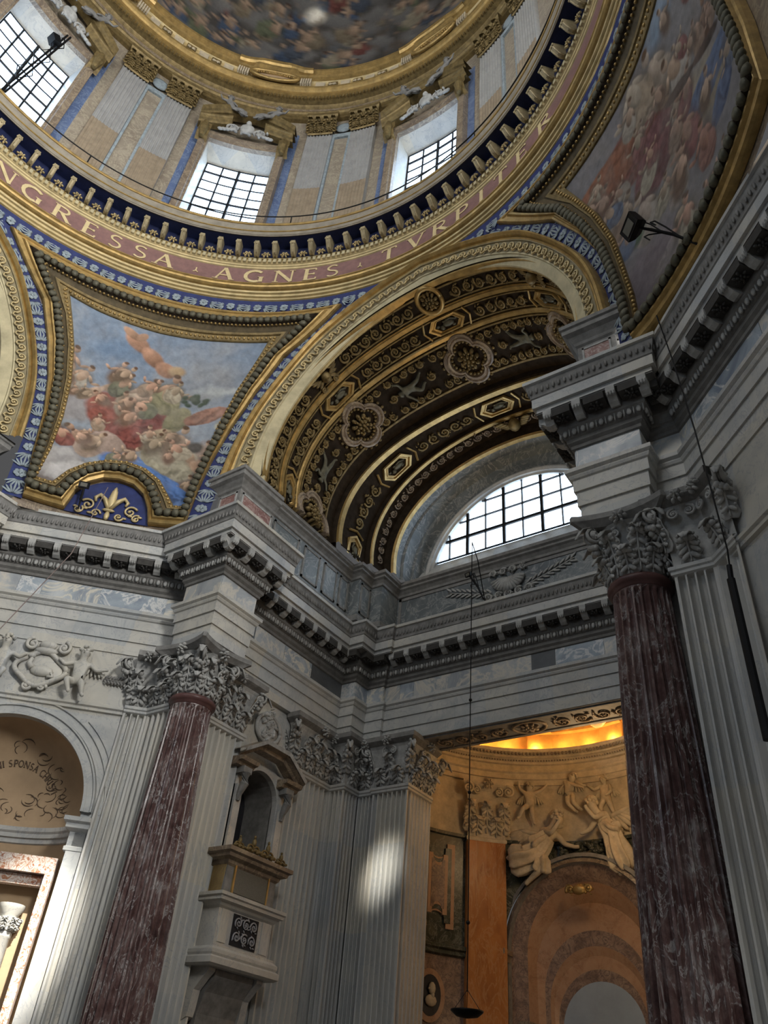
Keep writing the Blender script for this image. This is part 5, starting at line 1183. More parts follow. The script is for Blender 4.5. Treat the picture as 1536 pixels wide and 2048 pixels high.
# first narrow band: rinceaux, crown rosette and winged heads
for i, (a, b) in enumerate(((-12, 36), (50, 84), (97, 133), (148, 194))):
    q = MB(); L = math.radians(b-a)*4.5; rinceau(q, -L/2+.1, L/2-.1, -0.20, 0.20, 0.40, 0.04, 0.05, i); q.map(onv((a+b)/2, 0.102)); q.make('acanthus_scroll', OLDG, vault, True)
q = MB(); q.tube([(0.36*math.cos(2*PI*k/30), 0.36*math.sin(2*PI*k/30), 0.06) for k in range(31)], 0.07, 6); q.map(onv(91, 0.095)); rf = q.make('rosette_frame', GOLD, vault, True)
q = MB(); rosette(q, 0, 0, 0.27, 0.07, 10, 2); q.map(onv(91, 0.095)); q.make('rosette', OLDG, rf, True)
for a in (43, 140):
    q = MB(); q.blob((0, 0, 0.14), (0.16, 0.17, 0.17), 10, 7); q.blob((0, -.02, .29), (.03, .03, .04), 6, 4)
    for s in (-1, 1):
        for k in range(4): q.blob((s*(0.22+0.07*k), 0.10-0.08*k, 0.08), (0.16, 0.06, 0.04), 6, 4, Matrix.Rotation(s*(0.5-0.3*k), 3, 'Z'))
        spiral(q, s*0.30, -0.22, 0.12, 1.4, 0, s, 0.04, 0.08); spiral(q, s*0.25, 0.26, 0.10, 1.4, 0, -s, 0.04, 0.08)
    q.map(onv(a, 0.10)); q.make('winged_head', OLDG, vault, True)
# hexagonal coffers
def hexa(a0, t0, surf, par, wu=0.62, wv=0.235, m=GOLD):
    P = [(-wu, 0), (-wu*0.62, wv), (wu*0.62, wv), (wu, 0), (wu*0.62, -wv), (-wu*0.62, -wv)]
    mb = MB(); rows = []
    for k, h in ((1.0, 0.0), (1.0, 0.085), (0.86, 0.085), (0.83, 0.03), (0.76, 0.03), (0.72, 0.05), (0.66, 0.05), (0.64, 0.01)):
        rows.append([(x*k, y*k, h) for x, y in P])
    mb.grid(rows, False, True); mb.map(surf(a0, t0)); fr = mb.make('hexagonal_frame', m, par)
    q = MB(); q.blob((0.05, 0, 0.05), (0.20, 0.09, 0.05), 8, 5); q.blob((-0.17, 0.05, 0.07), (0.07, 0.07, 0.05), 8, 5); q.tube([(0.0, -.1, .05), (0.15, -.12, .05), (.3, -.05, .05)], .03, 5)
    for k in range(6): q.blob((-0.3+0.12*k, 0.10*math.sin(k*2), .03), (0.07, 0.04, .03), 6, 4)
    q.map(surf(a0, t0)); q.make('relief', GREEN, fr, True)
    q = MB()
    for s in (-1, 1): q.tube([(s*(wu+.04), wv*1.1, .05), (s*(wu+0.16), 0, .05), (s*(wu+.04), -wv*1.1, .05)], 0.035, 5)
    q.map(surf(a0, t0)); q.make('chevron', GOLD, fr)
for a, lb in STN: hexa(a, 0.319, onv, vault)
for i in range(4):
    a, b = STN[i][0], STN[i+1][0]; q = MB(); L = math.radians(b-a)*4.5-1.9; rinceau(q, -L/2, L/2, -0.19, 0.19, 0.36, 0.04, 0.05, 20+i); q.map(onv((a+b)/2, 0.319)); q.make('acanthus_scroll', OLDG, vault, True)
# wide band: quatrefoil rosettes and putti
def quatre(a0, t0):
    mb = MB(); rows = []
    def ql(k): return [((0.55*math.cos(w)+0.20*math.cos(w)*abs(math.cos(2*w))**0.7)*k, (0.55*math.sin(w)+0.20*math.sin(w)*abs(math.cos(2*w))**0.7)*k) for w in [2*PI*j/56 for j in range(56)]]
    for k, h in ((1.06, 0.0), (1.06, 0.12), (0.98, 0.14), (0.93, 0.10), (0.88, 0.13), (0.80, 0.13), (0.76, 0.03)): rows.append([(x, y, h) for x, y in ql(k)])
    mb.grid(rows, False, True); mb.map(onv(a0, t0)); f = mb.make('quatrefoil_frame', UMBER, vault)
    q = MB(); pts = ql(0.70)
    for j in range(0, 56, 2): q.blob((*pts[j], 0.05), (0.06, 0.05, 0.05), 6, 4)
    pts = ql(1.14)
    for j in range(0, 56, 2): q.blob((*pts[j], 0.04), (0.06, 0.05, 0.04), 6, 4)
    q.map(onv(a0, t0)); q.make('leaf_border', OLDG, f, True)
    q = MB(); rosette(q, 0, 0, 0.36, 0.09, 9, 2)
    for k in range(12): q.blob((0.24*math.cos(k*PI/6), 0.24*math.sin(k*PI/6), 0.20), 0.04, 6, 4)
    q.map(onv(a0, t0)); q.make('rosette', OLDG, f, True)
for a, lb in STN: quatre(a, 0.655)
for i, a in enumerate((-6, 42, 90, 140, 186)):
    for s in (-1, 1):
        for e in (-1, 1):
            q = MB(); rinceau(q, -.26, .26, -.17, .17, .26, .035, .05, 200+i*4+s+2*e); q.map(onv(a+s*10.5, 0.655+e*0.135)); q.make('corner_scroll', OLDG, vault, True)
PUT = [dict(le=(-.26, .05, .80), lw=(-.34, .08, .92), lh=(-.36, .08, .96), re=(.24, .05, .66), rw=(.34, .06, .60), rh=(.37, .06, .58), lk=(-.12, .08, .30), la=(-.22, 0, .14), rk=(.16, .1, .32), ra=(.05, .02, .16), lt=(-.26, .05, .10), rt=(.03, .08, .12)),
       dict(le=(-.24, .06, .70), lw=(-.30, .08, .82), lh=(-.32, .08, .86), re=(.20, .06, .86), rw=(.26, .06, .98), rh=(.28, .06, 1.02), lk=(-.18, .08, .34), la=(-.28, .0, .22), rk=(.06, .08, .28), ra=(.10, .0, .08), lt=(-.33, .04, .2), rt=(.14, .06, .05))]
for i, (a, f) in enumerate(((18, 0), (66, 1), (115, 0), (164, 1))):
    me = body_mesh(PUT[f], True, 1); mb = MB(); V = [tuple(v.co) for v in me.vertices]; F = [tuple(p.vertices) for p in me.polygons]
    S_ = 1.12
    mb.add([((-1 if a > 90 else 1)*(z-.5)*S_, (x)*S_*1.05, 0.07+y*S_*0.7) for x, y, z in V], F); mb.map(onv(a, 0.655)); mb.make('putto_relief', GREEN, vault, True); bpy.data.meshes.remove(me)
    for lo, hi, sd_ in ((.34, .62, 40), (-.62, -.34, 50)): q = MB(); rinceau(q, -0.72, 0.72, lo, hi, 0.28, 0.04, 0.055, sd_+i); q.map(onv(a, 0.655)); q.make('acanthus_scroll', OLDG, vault, True)
    for e in (-1, 1): q = MB(); rinceau(q, -.14, .14, -.3, .3, .28, .04, .05, 300+i+e); q.map(onv(a+e*8.6, 0.655)); q.make('acanthus_scroll', OLDG, vault, True)
# inner arches stepping down to the lunette
def IA(th, y, r, bow=0.0, h=0.0, zc=13.8, e=1.02):
    a = math.radians(th); rr = r-h; z = zc+rr*e*math.sin(a)
    return (math.copysign(r, math.cos(a)) if z < 13.24 else rr*math.cos(a), y+bow*math.sin(a)**2, max(z, 13.24))
def istrip(name, m, secs, n=80, smooth=False, parent=None):
    mb = MB(); mb.grid([[IA(TH0+8+(TH1-TH0-16)*k/n, y, r, bow, 0, zc, e) for k in range(n+1)] for (y, r, bow, zc, e) in secs]); return mb.make(name, m, parent or vault, smooth)
B1, B2, B3 = 1.12, 0.72, 0.60
istrip('step', BRZ, [(12.0, 4.75, B1, 13.8, 1.02), (12.05, 4.34, B1, 13.8, 1.02), (12.10, 4.30, B1, 13.8, 1.02)])
istrip('rib', GOLD, [(12.10, 4.30, B1, 13.8, 1.02), (12.10, 4.22, B1, 13.8, 1.02), (12.27, 4.22, B1, 13.8, 1.02), (12.28, 4.27, B1, 13.8, 1.02)])
istrip('ground', BRZ, [(12.28, 4.27, B1, 13.8, 1.02), (13.42, 4.22, B2, 13.8, 1.02), (13.44, 4.06, B2, 13.8, 1.02)])
istrip('rib', GOLD, [(13.44, 4.10, B2, 13.8, 1.02), (13.46, 4.02, B2, 13.8, 1.02), (13.57, 4.02, B2, 13.8, 1.02), (13.58, 4.06, B2, 13.8, 1.02)])
istrip('ground', BRZ, [(13.58, 4.06, B2, 13.8, 1.02), (14.06, 3.98, B3, 13.75, 1.02), (14.08, 3.74, B3, 13.7, 1.0)])
istrip('rib', GOLD, [(14.08, 3.76, B3, 13.7, 1.0), (14.10, 3.66, B3, 13.7, 1.0), (14.22, 3.64, B3, 13.7, 1.0), (14.24, 3.68, B3, 13.7, 1.0)])
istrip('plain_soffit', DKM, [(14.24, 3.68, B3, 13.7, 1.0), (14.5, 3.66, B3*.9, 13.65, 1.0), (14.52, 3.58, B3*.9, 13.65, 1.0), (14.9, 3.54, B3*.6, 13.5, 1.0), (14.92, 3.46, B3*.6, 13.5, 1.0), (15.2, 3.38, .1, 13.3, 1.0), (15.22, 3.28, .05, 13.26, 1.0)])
istrip('window_arch', W, [(15.22, 3.30, .05, 13.26, 1.0), (15.16, 3.26, .05, 13.26, 1.0), (15.12, 3.20, .05, 13.25, 1.0), (15.16, 3.12, .05, 13.25, 1.0), (15.22, 3.10, .05, 13.25, 1.0), (15.24, 3.04, .05, 13.25, 1.0), (15.40, 3.02, .05, 13.25, 1.0)])
def oni(th0, y0, r, bow): return lambda u, v, h: IA(th0-math.degrees(u/r), y0+v, r, bow, h)
for a, lb in STN: hexa(a, 0, lambda aa, tt: oni(aa, 12.86, 4.24, (B1+B2)/2), vault, 0.60, 0.30)
for i in range(4):
    a, b = STN[i][0], STN[i+1][0]; q = MB(); L = math.radians(b-a)*4.3-1.8; rinceau(q, -L/2, L/2, -0.26, 0.26, 0.42, 0.04, 0.04, 70+i); q.map(oni((a+b)/2, 12.86, 4.24, (B1+B2)/2)); q.make('acanthus_scroll', OLDG, vault, True)
q = MB(); rinceau(q, -6.6, 6.6, -0.16, 0.16, 0.34, 0.03, 0.03, 80); q.map(oni(90, 13.82, 4.0, B3)); q.make('acanthus_scroll', UMBER, vault, True)
q = MB(); q.blob((0, 0, .12), (.2, .22, .2), 10, 7)
for s in (-1, 1):
    for k in range(4): q.blob((s*(.25+.07*k), .1-.08*k, .06), (.18, .07, .04), 6, 4)
q.map(oni(86, 13.80, 3.95, B3)); q.make('winged_head', OLDG, vault, True)
# ------------------------------------------------------------------ lunette window
lw = thing('window_4', 'bright semicircular lunette window with dark glazing bars at the end of the arm', 'window', (0, 15.37, 14.1), kind='structure')
LR, LZ, LS = 3.02, 13.25, 14.10
us = [-3.02, -2.47, -1.85, -1.235, -0.617, 0.0, 0.617, 1.235, 1.85, 2.47, 3.02]; zs = [LS, 14.78, 15.38, 15.95, 16.3]
def ztop(u): return LZ+math.sqrt(max(0, LR*LR-u*u))
for i in range(len(us)-1):
    for j in range(len(zs)-1):
        u0, u1, z0, z1 = us[i], us[i+1], zs[j], zs[j+1]
        cols = [u0+(u1-u0)*k/6 for k in range(7)]; top = [min(z1, ztop(u)) for u in cols]
        if max(top) <= z0+.02: continue
        V = []; F = []
        for k in range(7): V += [(cols[k], 15.37, z0), (cols[k], 15.37, max(z0, top[k]))]
        for k in range(6): F.append((2*k, 2*k+2, 2*k+3, 2*k+1))
        V2 = [(x, 15.40, z) for x, y, z in V]; n = len(V); F2 = [tuple(n+q for q in f) for f in F]
        obj('pane', V+V2, F+F2, LPANE, lw)
for i, u in enumerate(us[1:-1], 1):
    if ztop(u) > LS: mb = MB(); r = 0.045 if i % 2 == 0 else 0.017; mb.box(u-r, u+r, 15.30, 15.38, LS, ztop(u)); mb.make('glazing_bar', BLACK, lw)
for j, z in enumerate(zs[:-1]):
    w = math.sqrt(max(0.01, LR*LR-(z-LZ)**2)); r = 0.045 if j == 1 else 0.017; mb = MB(); mb.box(-w, w, 15.31, 15.37, z-r, z+r); mb.make('glazing_bar', BLACK, lw)
mb = MB(); mb.grid([[(x, 14.98, 13.36), (x, 15.33, LS-.06), (x, 15.45, LS-.04)] for x in (-3.6, 3.6)]); mb.make('sill', W, lw)
# ------------------------------------------------------------------ attic between cornice and vault
ATT = [(-4.62, 9.62), (-4.62, 13.42), (-4.30, 13.42), (-4.30, 14.02), (-3.92, 14.02), (-3.92, 14.86), (3.92, 14.86), (3.92, 14.02), (4.30, 14.02), (4.30, 13.42), (4.62, 13.42), (4.62, 9.62)]
at_ = thing('wall_attic', 'dark panelled marble attic between the main cornice and the vault', 'wall', (0, 14.86, 11.4), kind='structure')
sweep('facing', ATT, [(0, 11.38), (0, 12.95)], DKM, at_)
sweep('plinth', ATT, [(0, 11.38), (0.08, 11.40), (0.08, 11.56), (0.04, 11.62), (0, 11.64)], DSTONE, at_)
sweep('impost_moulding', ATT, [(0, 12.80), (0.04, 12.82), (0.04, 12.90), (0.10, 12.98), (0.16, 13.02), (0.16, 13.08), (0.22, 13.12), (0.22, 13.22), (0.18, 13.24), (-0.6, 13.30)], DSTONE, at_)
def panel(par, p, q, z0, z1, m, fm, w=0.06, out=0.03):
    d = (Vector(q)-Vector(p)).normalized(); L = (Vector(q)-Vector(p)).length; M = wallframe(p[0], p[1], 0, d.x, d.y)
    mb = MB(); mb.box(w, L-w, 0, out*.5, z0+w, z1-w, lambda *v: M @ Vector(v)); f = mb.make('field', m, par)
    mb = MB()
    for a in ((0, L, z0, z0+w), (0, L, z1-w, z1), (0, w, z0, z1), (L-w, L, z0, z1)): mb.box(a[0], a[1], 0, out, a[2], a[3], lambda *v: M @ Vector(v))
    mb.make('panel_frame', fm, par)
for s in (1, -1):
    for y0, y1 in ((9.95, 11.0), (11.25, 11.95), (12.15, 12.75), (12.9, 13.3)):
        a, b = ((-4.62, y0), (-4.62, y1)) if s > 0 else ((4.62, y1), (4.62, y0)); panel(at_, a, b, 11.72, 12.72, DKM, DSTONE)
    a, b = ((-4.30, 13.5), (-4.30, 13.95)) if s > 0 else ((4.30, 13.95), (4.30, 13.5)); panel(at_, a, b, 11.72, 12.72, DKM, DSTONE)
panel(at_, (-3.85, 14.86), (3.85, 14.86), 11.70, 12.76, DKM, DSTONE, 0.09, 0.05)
# carved shell with laurel branches on the attic
t = thing('shell_relief', 'carved scallop shell with laurel branches on the dark attic under the lunette', 'relief', (-0.25, 14.8, 12.2))
q = MB()
for k in range(13):
    a = PI*(0.06+0.88*k/12); q.tube([(0, -0.10, .06), (0.26*math.cos(a), -0.10+0.24*math.sin(a), .12), (0.50*math.cos(a), -0.10+0.44*math.sin(a), .08)], [0.03, 0.05, 0.06], 6)
q.map(lambda u, v, h: (-0.25+u, 14.84-h, 12.34-v)); q.make('shell', STONE, t, True)
for lo, hi, w_, sd_ in ((-0.52, -0.22, .75, 91), (.25, .5, .6, 92)): q = MB(); rinceau(q, -w_, w_, lo, hi, 0.3, 0.04, 0.07, sd_); q.map(lambda u, v, h: (-0.25+u, 14.84-h, 12.30+v)); q.make('scroll_work', STONE, t, True)
for s in (-1, 1):
    q = MB(); q.tube([(s*.5, -.2, .04), (s*1.2, 0, .04), (s*1.9, .25, .03)], .02, 5)
    for k in range(9):
        for e in (-1, 1): q.blob((s*(0.6+0.16*k), -.16+.05*k+e*.09, .04), (.13, .035, .02), 6, 4, Matrix.Rotation(s*(.25+e*.5), 3, 'Z'))
    q.map(lambda u, v, h: (-0.25+u, 14.84-h, 12.25+v)); q.make('laurel_branch', STONE, t, True)
# ------------------------------------------------------------------ pedestals above the columns
def pedestal(s):
    t = thing('pedestal', 'marble pedestal with a red panel %s' % ('above the left column' if s < 0 else 'above the right column' if s else 'cut by the left border of the view'), 'pedestal', (s*4.82, 8.9, 11.4) if s else (*MIR((-4.82, 8.9)), 11.4))
    P = [(-5.22, 9.7), (-5.22, 8.47), (-4.46, 8.47), (-4.46, 9.75)]
    if s > 0: P = [(-x, y) for x, y in P[::-1]]
    if s == 0: P = [MIR(p) for p in P[::-1]]
    sweep('body', P, [(0, 11.38), (0, 12.9)], DSTONE, t); sweep('base', P, [(0.06, 11.38), (0.06, 11.55), (0, 11.62)], DSTONE, t)
    sweep('cap', P, [(0, 12.62), (0.04, 12.66), (0.06, 12.72), (0.14, 12.84), (0.22, 12.90), (0.22, 13.02), (0.26, 13.04), (0.26, 13.14), (-0.4, 13.20)], DSTONE, t)
    for a, b in zip(P, P[1:]):
        d = (Vector(b)-Vector(a)).normalized(); L = (Vector(b)-Vector(a)).length; M = wallframe(a[0], a[1], 0, d.x, d.y); mb = MB(); mb.box(0.13, L-0.13, -.02, 0.012, 11.75, 12.50, lambda *v: M @ Vector(v)); mb.make('panel', PINK, t)
        mb = MB()
        for c in ((.09, L-.09, 11.70, 11.75), (.09, L-.09, 12.50, 12.55), (.09, .13, 11.7, 12.55), (L-.13, L-.09, 11.7, 12.55)): mb.box(c[0], c[1], 0, .025, c[2], c[3], lambda *v: M @ Vector(v))
        mb.make('panel_frame', STONE, t)
pedestal(-1); pedestal(1); pedestal(0)
# ------------------------------------------------------------------ chapel beyond the opening
lin = thing('lintel', 'carved dark soffit of the architrave over the chapel opening', 'lintel', (0, 15.2, 8.3), kind='structure')
mb = MB(); mb.box(-3.1, 3.1, 14.74, 15.75, 8.285, 8.9); mb.make('beam', DSTONE, lin)
q = MB(); rinceau(q, -2.6, -0.6, -0.26, 0.26, 0.5, 0.035, 0.03, 101); rinceau(q, 0.6, 2.6, -0.26, 0.26, 0.5, 0.035, 0.03, 102); q.map(lambda u, v, h: (u, 15.24+v, 8.285-h)); q.make('scroll_relief', UMBER, lin, True)
q = MB(); q.tube([(0.42*math.cos(2*PI*k/30), 0.30*math.sin(2*PI*k/30), 0.02) for k in range(31)], 0.04, 6); rosette(q, 0, 0, 0.25, 0.04, 8, 2); q.map(lambda u, v, h: (u, 15.24+v, 8.285-h)); q.make('rosette', UMBER, lin, True)
for s in (-1, 1):
    mb = MB()
    for c in ((-2.85, 2.85, 14.80+.0, 14.88), (-2.85, 2.85, 15.58, 15.66)): mb.box(c[0], c[1], c[2], c[3], 8.25, 8.29)
mb.make('soffit_border', DSTONE, lin)
AX, AY, AR = 0.0, 15.1, 4.15
def AP(phi, r, z): a = math.radians(phi); return (AX-r*math.sin(a), AY+r*math.cos(a), z)
apse = thing('wall_apse', 'warm lit curved chapel wall of green and brown marbles behind the opening', 'wall', (0, AY+AR, ZF), kind='structure')
def arev(name, prof, m, a0=-95, a1=95, n=60, par=None, smooth=False):
    mb = MB(); mb.grid([[AP(a0+(a1-a0)*k/n, r, z) for k in range(n+1)] for r, z in prof]); return mb.make(name, m, par or apse, smooth)
NC, NHW = 5.5, 30.5      # niche centre angle and half width
for a0, a1 in ((-95, NC-NHW), (NC+NHW, 95)):
    arev('lower_wall', [(AR, ZF), (AR, 3.9)], BRECC, a0, a1, 30); arev('middle_wall', [(AR, 3.9), (AR, 6.72)], GREENM, a0, a1, 30)
    arev('string_course', [(AR, 3.80), (AR-.08, 3.84), (AR-.08, 3.92), (AR-.14, 3.96), (AR-.14, 4.04), (AR, 4.08)], GREENM, a0, a1, 30)
arev('upper_wall', [(AR, 6.66), (AR, 8.4)], STUCCO); arev('upper_string', [(AR, 6.66), (AR-.07, 6.68), (AR-.07, 6.76), (AR, 6.78)], GREENM)
# wall above and round the niche arch
def nz(d): return 4.1+2.2*math.sqrt(max(0, 1-(d/NHW)**2))
mb = MB(); mb.grid([[AP(NC+NHW*(k/20-1), AR, nz(NHW*(k/20-1))) for k in range(41)], [AP(NC+NHW*(k/20-1), AR, 6.72) for k in range(41)]]); mb.make('spandrel', GREENM, apse)
aent = thing('apse_entablature', 'curved cream entablature of the chapel apse with carved mouldings', 'cornice', (0, AY+AR, 8.3))
arev('architrave', [(AR+.1, 8.28), (AR-.06, 8.28), (AR-.06, 8.42), (AR-.10, 8.43), (AR-.10, 8.58), (AR-.15, 8.62), (AR-.15, 8.67), (AR-.05, 8.68)], STUCCO, par=aent)
arev('frieze', [(AR-.05, 8.66), (AR-.05, 8.86)], STUCCO, par=aent)
arev('cornice', [(AR-.05, 8.84), (AR-.12, 8.86), (AR-.12, 8.92), (AR-.20, 8.98), (AR-.26, 9.0), (AR-.26, 9.08), (AR-.34, 9.14), (AR-.36, 9.22), (AR-.1, 9.26), (AR+.2, 9.26)], STUCCO, par=aent)
q = MB()
for k in range(-60, 61):
    p = k*1.5; q.blob(AP(p, AR-.30, 9.10), (.045, .045, .055), 6, 4)
for k in range(-80, 81): q.blob(AP(k*1.1, AR-.16, 8.95), (.028, .028, .03), 5, 4)
q.make('carved_moulding', UMBER, aent, True, 'stuff')
ad = thing('apse_dome', 'glowing golden stucco semi-dome of the chapel above its cornice', 'dome', (0, AY+AR, 9.3), kind='structure')
arev('drum', [(AR+.02, 9.2), (AR-.05, 9.75), (AR-.12, 9.8), (AR-.12, 9.9), (AR-.05, 9.95)], OCHRE, par=ad)
mb = MB(); mb.grid([[AP(-84+168*k/60, (AR-.05)*math.cos(math.radians(e)), 9.9+3.1*math.sin(math.radians(e))) for k in range(61)] for e in range(0, 91, 6)]); mb.make('shell', OCHRE, ad, True)
for p in (-70, -40, -10, 20, 50, 75):
    mb = MB(); mb.grid([[AP(p+q_, r, z) for q_ in (-5, -4.9, 4.9, 5)] for r, z in ((AR-.0, 9.2), (AR-.16, 9.2), (AR-.16, 9.72), (AR-.24, 9.76), (AR-.24, 9.9), (AR-.1, 10.0), (AR-.55, 11.2))]); mb.make('dado_block', OCHRE, ad)
q = MB(); q.blob((0, 0, .1), (.3, .3, .12), 10, 6)
for k in range(9):
    a = PI*(k/8)-PI/2; q.blob((.28*math.sin(a), .1+.28*math.cos(a), .1), (.08, .12, .06), 6, 4)
q.map(lambda u, v, h: AP(-6-math.degrees(u/4), AR-.2-h, 9.95+v)); q.make('cartouche', STUCCO, ad, True)
def apil(c, lab):
    t = thing('apse_pilaster', lab, 'pilaster', AP(c, AR, ZF))
    h = 7.4; mb = MB(); mb.grid([[AP(c+a, r, z) for a, r in ((-h, AR), (-h, AR-.18), (-h*.5, AR-.18), (0, AR-.18), (h*.5, AR-.18), (h, AR-.18), (h, AR))] for z in (ZF, 2.4, 6.62)]); mb.make('shaft', ORANGE, t)
    mb = MB(); mb.grid([[AP(c+a, r, z) for a in (-h*e, 0, h*e)] for e, r, z in ((1, AR, 6.60), (1.08, AR-.18, 6.62), (1.08, AR-.18, 6.70), (1.0, AR-.14, 6.74), (1.0, AR-.14, 7.6), (1.15, AR-.22, 7.95), (1.4, AR-.34, 8.08), (1.45, AR-.36, 8.12), (1.45, AR-.36, 8.28))]); cp = mb.make('capital', STUCCO, t)
    def fr(a, r, z): p = AP(a, r, z); e = Vector((AX-p[0], AY-p[1], 0)).normalized(); s = Vector((math.cos(math.radians(a)), math.sin(math.radians(a)), 0)); return frame(p, s, e, (0, 0, 1))
    for a in (-3.8, 3.8): leaf_at('leaf', cp, fr(c+a, AR-.13, 6.76), .40, .42, .26, STUCCO)
    for a in (-7, 0, 7): leaf_at('leaf', cp, fr(c+a, AR-.14, 6.85), .36, .70, .36, STUCCO)
    for a in (-8.5, 8.5):
        mb = MB(); volute_mb(mb, fr(c+a, AR-.36, 7.95), .16, .04); volute_mb(mb, fr(c+a*.55, AR-.34, 7.92), .12, .035); mb.make('volute', STUCCO, cp, True)
    mb = MB(); flower_mb(mb, fr(c, AR-.38, 8.12), .17); mb.make('flower', STUCCO, cp, True)
apil(42.2, 'smooth orange marble pilaster in the lit chapel, behind the hanging wire'); apil(-42.2, 'orange marble pilaster on the far side of the chapel behind the right column')
# framed inlay panels and oval portrait left of the orange pilaster
def apanel(name, lab, cat, loops, a0, z0, mats):
    t = thing(name, lab, cat, AP(a0, AR, z0))
    for i, (loop, lo, m, nm) in enumerate(loops):
        L = [AP(a0-math.degrees(u/AR), AR-lo, z0+v) for u, v in loop]; L2 = [AP(a0-math.degrees(u/AR), AR+.01, z0+v) for u, v in loop]; k = len(L)
        obj(nm, L+L2, [tuple(range(k))]+[(j, (j+1) % k, k+(j+1) % k, k+j) for j in range(k)], m, t)
    return t
def shaped(w, h, n): # upright panel with concave ends
    pts = []
    for k in range(9): a = PI*k/8; pts.append((-.55*w*math.cos(a), h-0.26*w-0.55*w*math.sin(a)*0.9))
    top = [(-w, h), (-.55*w, h)]+pts+[(.55*w, h), (w, h)]; return top+[(x, -y) for x, y in top[::-1]]
apanel('inlay_panel', 'upright inlaid panel with orange marble border and concave ends in the chapel', 'inlay', [(shaped(.50, 1.02, 0), .05, ROSEM, 'border'), (shaped(.40, .90, 0), .065, GREENM, 'inner_border'), (shaped(.29, .72, 0), .08, ROSEM, 'inner_frame'), (shaped(.20, .58, 0), .09, BRECC, 'field')], 61.0, 5.42, None)
ov = lambda rx, ry: [(rx*math.cos(2*PI*k/28), ry*math.sin(2*PI*k/28)) for k in range(28)]
t = apanel('oval_portrait', 'dark oval portrait medallion with a pale bust in a tan ring', 'medallion', [(ov(.42, .56), .05, ROSEM, 'ring'), (ov(.30, .43), .07, simple('oval_black', (0.02, 0.02, 0.024), .4), 'ground')], 62.5, 2.92, None)
q = MB(); q.blob((.02, .13, .05), (.10, .14, .06), 10, 7); q.blob((.0, -.12, .04), (.17, .13, .05), 10, 6); q.blob((.04, -.0, .05), (.055, .1, .045), 8, 5); q.blob((-.08, .12, .07), (.03, .03, .03), 6, 4)
q.map(lambda u, v, h: AP(62.5-math.degrees(u/AR), AR-.07-h, 2.92+v)); q.make('bust', STUCCO, t, True)
apanel('inlay_panel', 'lower inlaid panel with tan border under the oval portrait', 'inlay', [(shaped(.46, .8, 0), .05, ROSEM, 'border'), (shaped(.36, .68, 0), .065, GREENM, 'field')], 61.5, 1.45, None)
# illusionistic niche of receding arches
CXN = -AR*math.sin(math.radians(NC))
nich = thing('altar_niche', 'rose marble altar niche of receding arches in the chapel', 'niche', (CXN, 19.4, ZF))
def nring(name, m, r0, y0, c0, r1, y1, c1, cusp=0.0, n=40):
    mb = MB(); rows = []
    for r, y, c in ((r0, y0, c0), (r1, y1, c1)):
        row = [(CXN-r, y, ZF)]
        for k in range(n+1):
            a = PI-PI*k/n; rr = r*(1-cusp*max(0, 1-abs(a-PI/2)/0.35)); row.append((CXN+rr*math.cos(a), y, c+rr*math.sin(a)))
        row.append((CXN+r, y, ZF)); rows.append(row)
    mb.grid(rows); return mb.make(name, m, nich)
def yy(r): return 15.1+math.sqrt(max(0.1, AR*AR-(abs(CXN)+r*.5)**2))
nring('arch_moulding', UMBER, 2.22, 18.78, 4.1, 2.20, 18.62, 4.1); nring('arch_moulding', DSTONE, 2.20, 18.62, 4.1, 2.10, 18.60, 4.1); nring('arch_moulding', UMBER, 2.10, 18.66, 4.1, 1.98, 18.62, 4.1); nring('arch_moulding', DSTONE, 1.98, 18.62, 4.1, 1.95, 18.75, 4.1)
nring('archivolt', BRECC, 1.95, 18.75, 4.1, 1.60, 18.95, 4.08)
nring('splay', ROSEM, 1.60, 18.95, 4.08, 1.50, 19.25, 3.75, 0.0); nring('splay', ROSEM, 1.50, 19.25, 3.75, 1.34, 19.35, 3.30, 0.0)
nring('arch_band', BRECC, 1.34, 19.34, 3.30, 1.24, 19.40, 3.06)
nring('splay', ROSEM, 1.24, 19.40, 3.06, 1.18, 19.50, 2.92, 0.0); nring('splay', ROSEM, 1.18, 19.50, 2.92, 1.10, 19.56, 2.72, 0.0)
nring('arch_band', BRECC, 1.10, 19.56, 2.72, 1.02, 19.62, 2.55)
mb = MB(); P_ = [(CXN+1.02*math.cos(PI*k/24), 19.62, 2.55+1.02*math.sin(PI*k/24)) for k in range(25)]; mb.add(P_+[(CXN-1.02, 19.62, ZF), (CXN+1.02, 19.62, ZF)], [tuple(range(27))]); mb.make('painted_sky', SKYB, nich)
for s in (-1, 1):
    mb = MB(); mb.box(CXN+s*1.62-.14, CXN+s*1.62+.14, 18.7, 19.2, 2.55, 2.62); mb.box(CXN+s*1.62-.10, CXN+s*1.62+.10, 18.75, 19.2, 2.35, 2.55); mb.make('impost', UMBER, nich)
    mb = MB(); mb.box(CXN+s*2.12-.2, CXN+s*2.12+.2, 18.3, 18.8, 4.0, 4.12); mb.box(CXN+s*2.12-.16, CXN+s*2.12+.16, 18.36, 18.8, 3.85, 4.0); mb.make('impost', UMBER, nich)
q = MB(); rinceau(q, -.36, .36, -.14, .16, .26, .045, .06, 130); q.blob((0, 0, .08), (.2, .13, .09), 8, 6); q.map(lambda u, v, h: (CXN+u, 18.72-h, 5.42+v)); tag(q.make('gilt_cartouche', GOLD, None, True), 'small bright gilt cartouche at the crown of the chapel niche', 'cartouche')
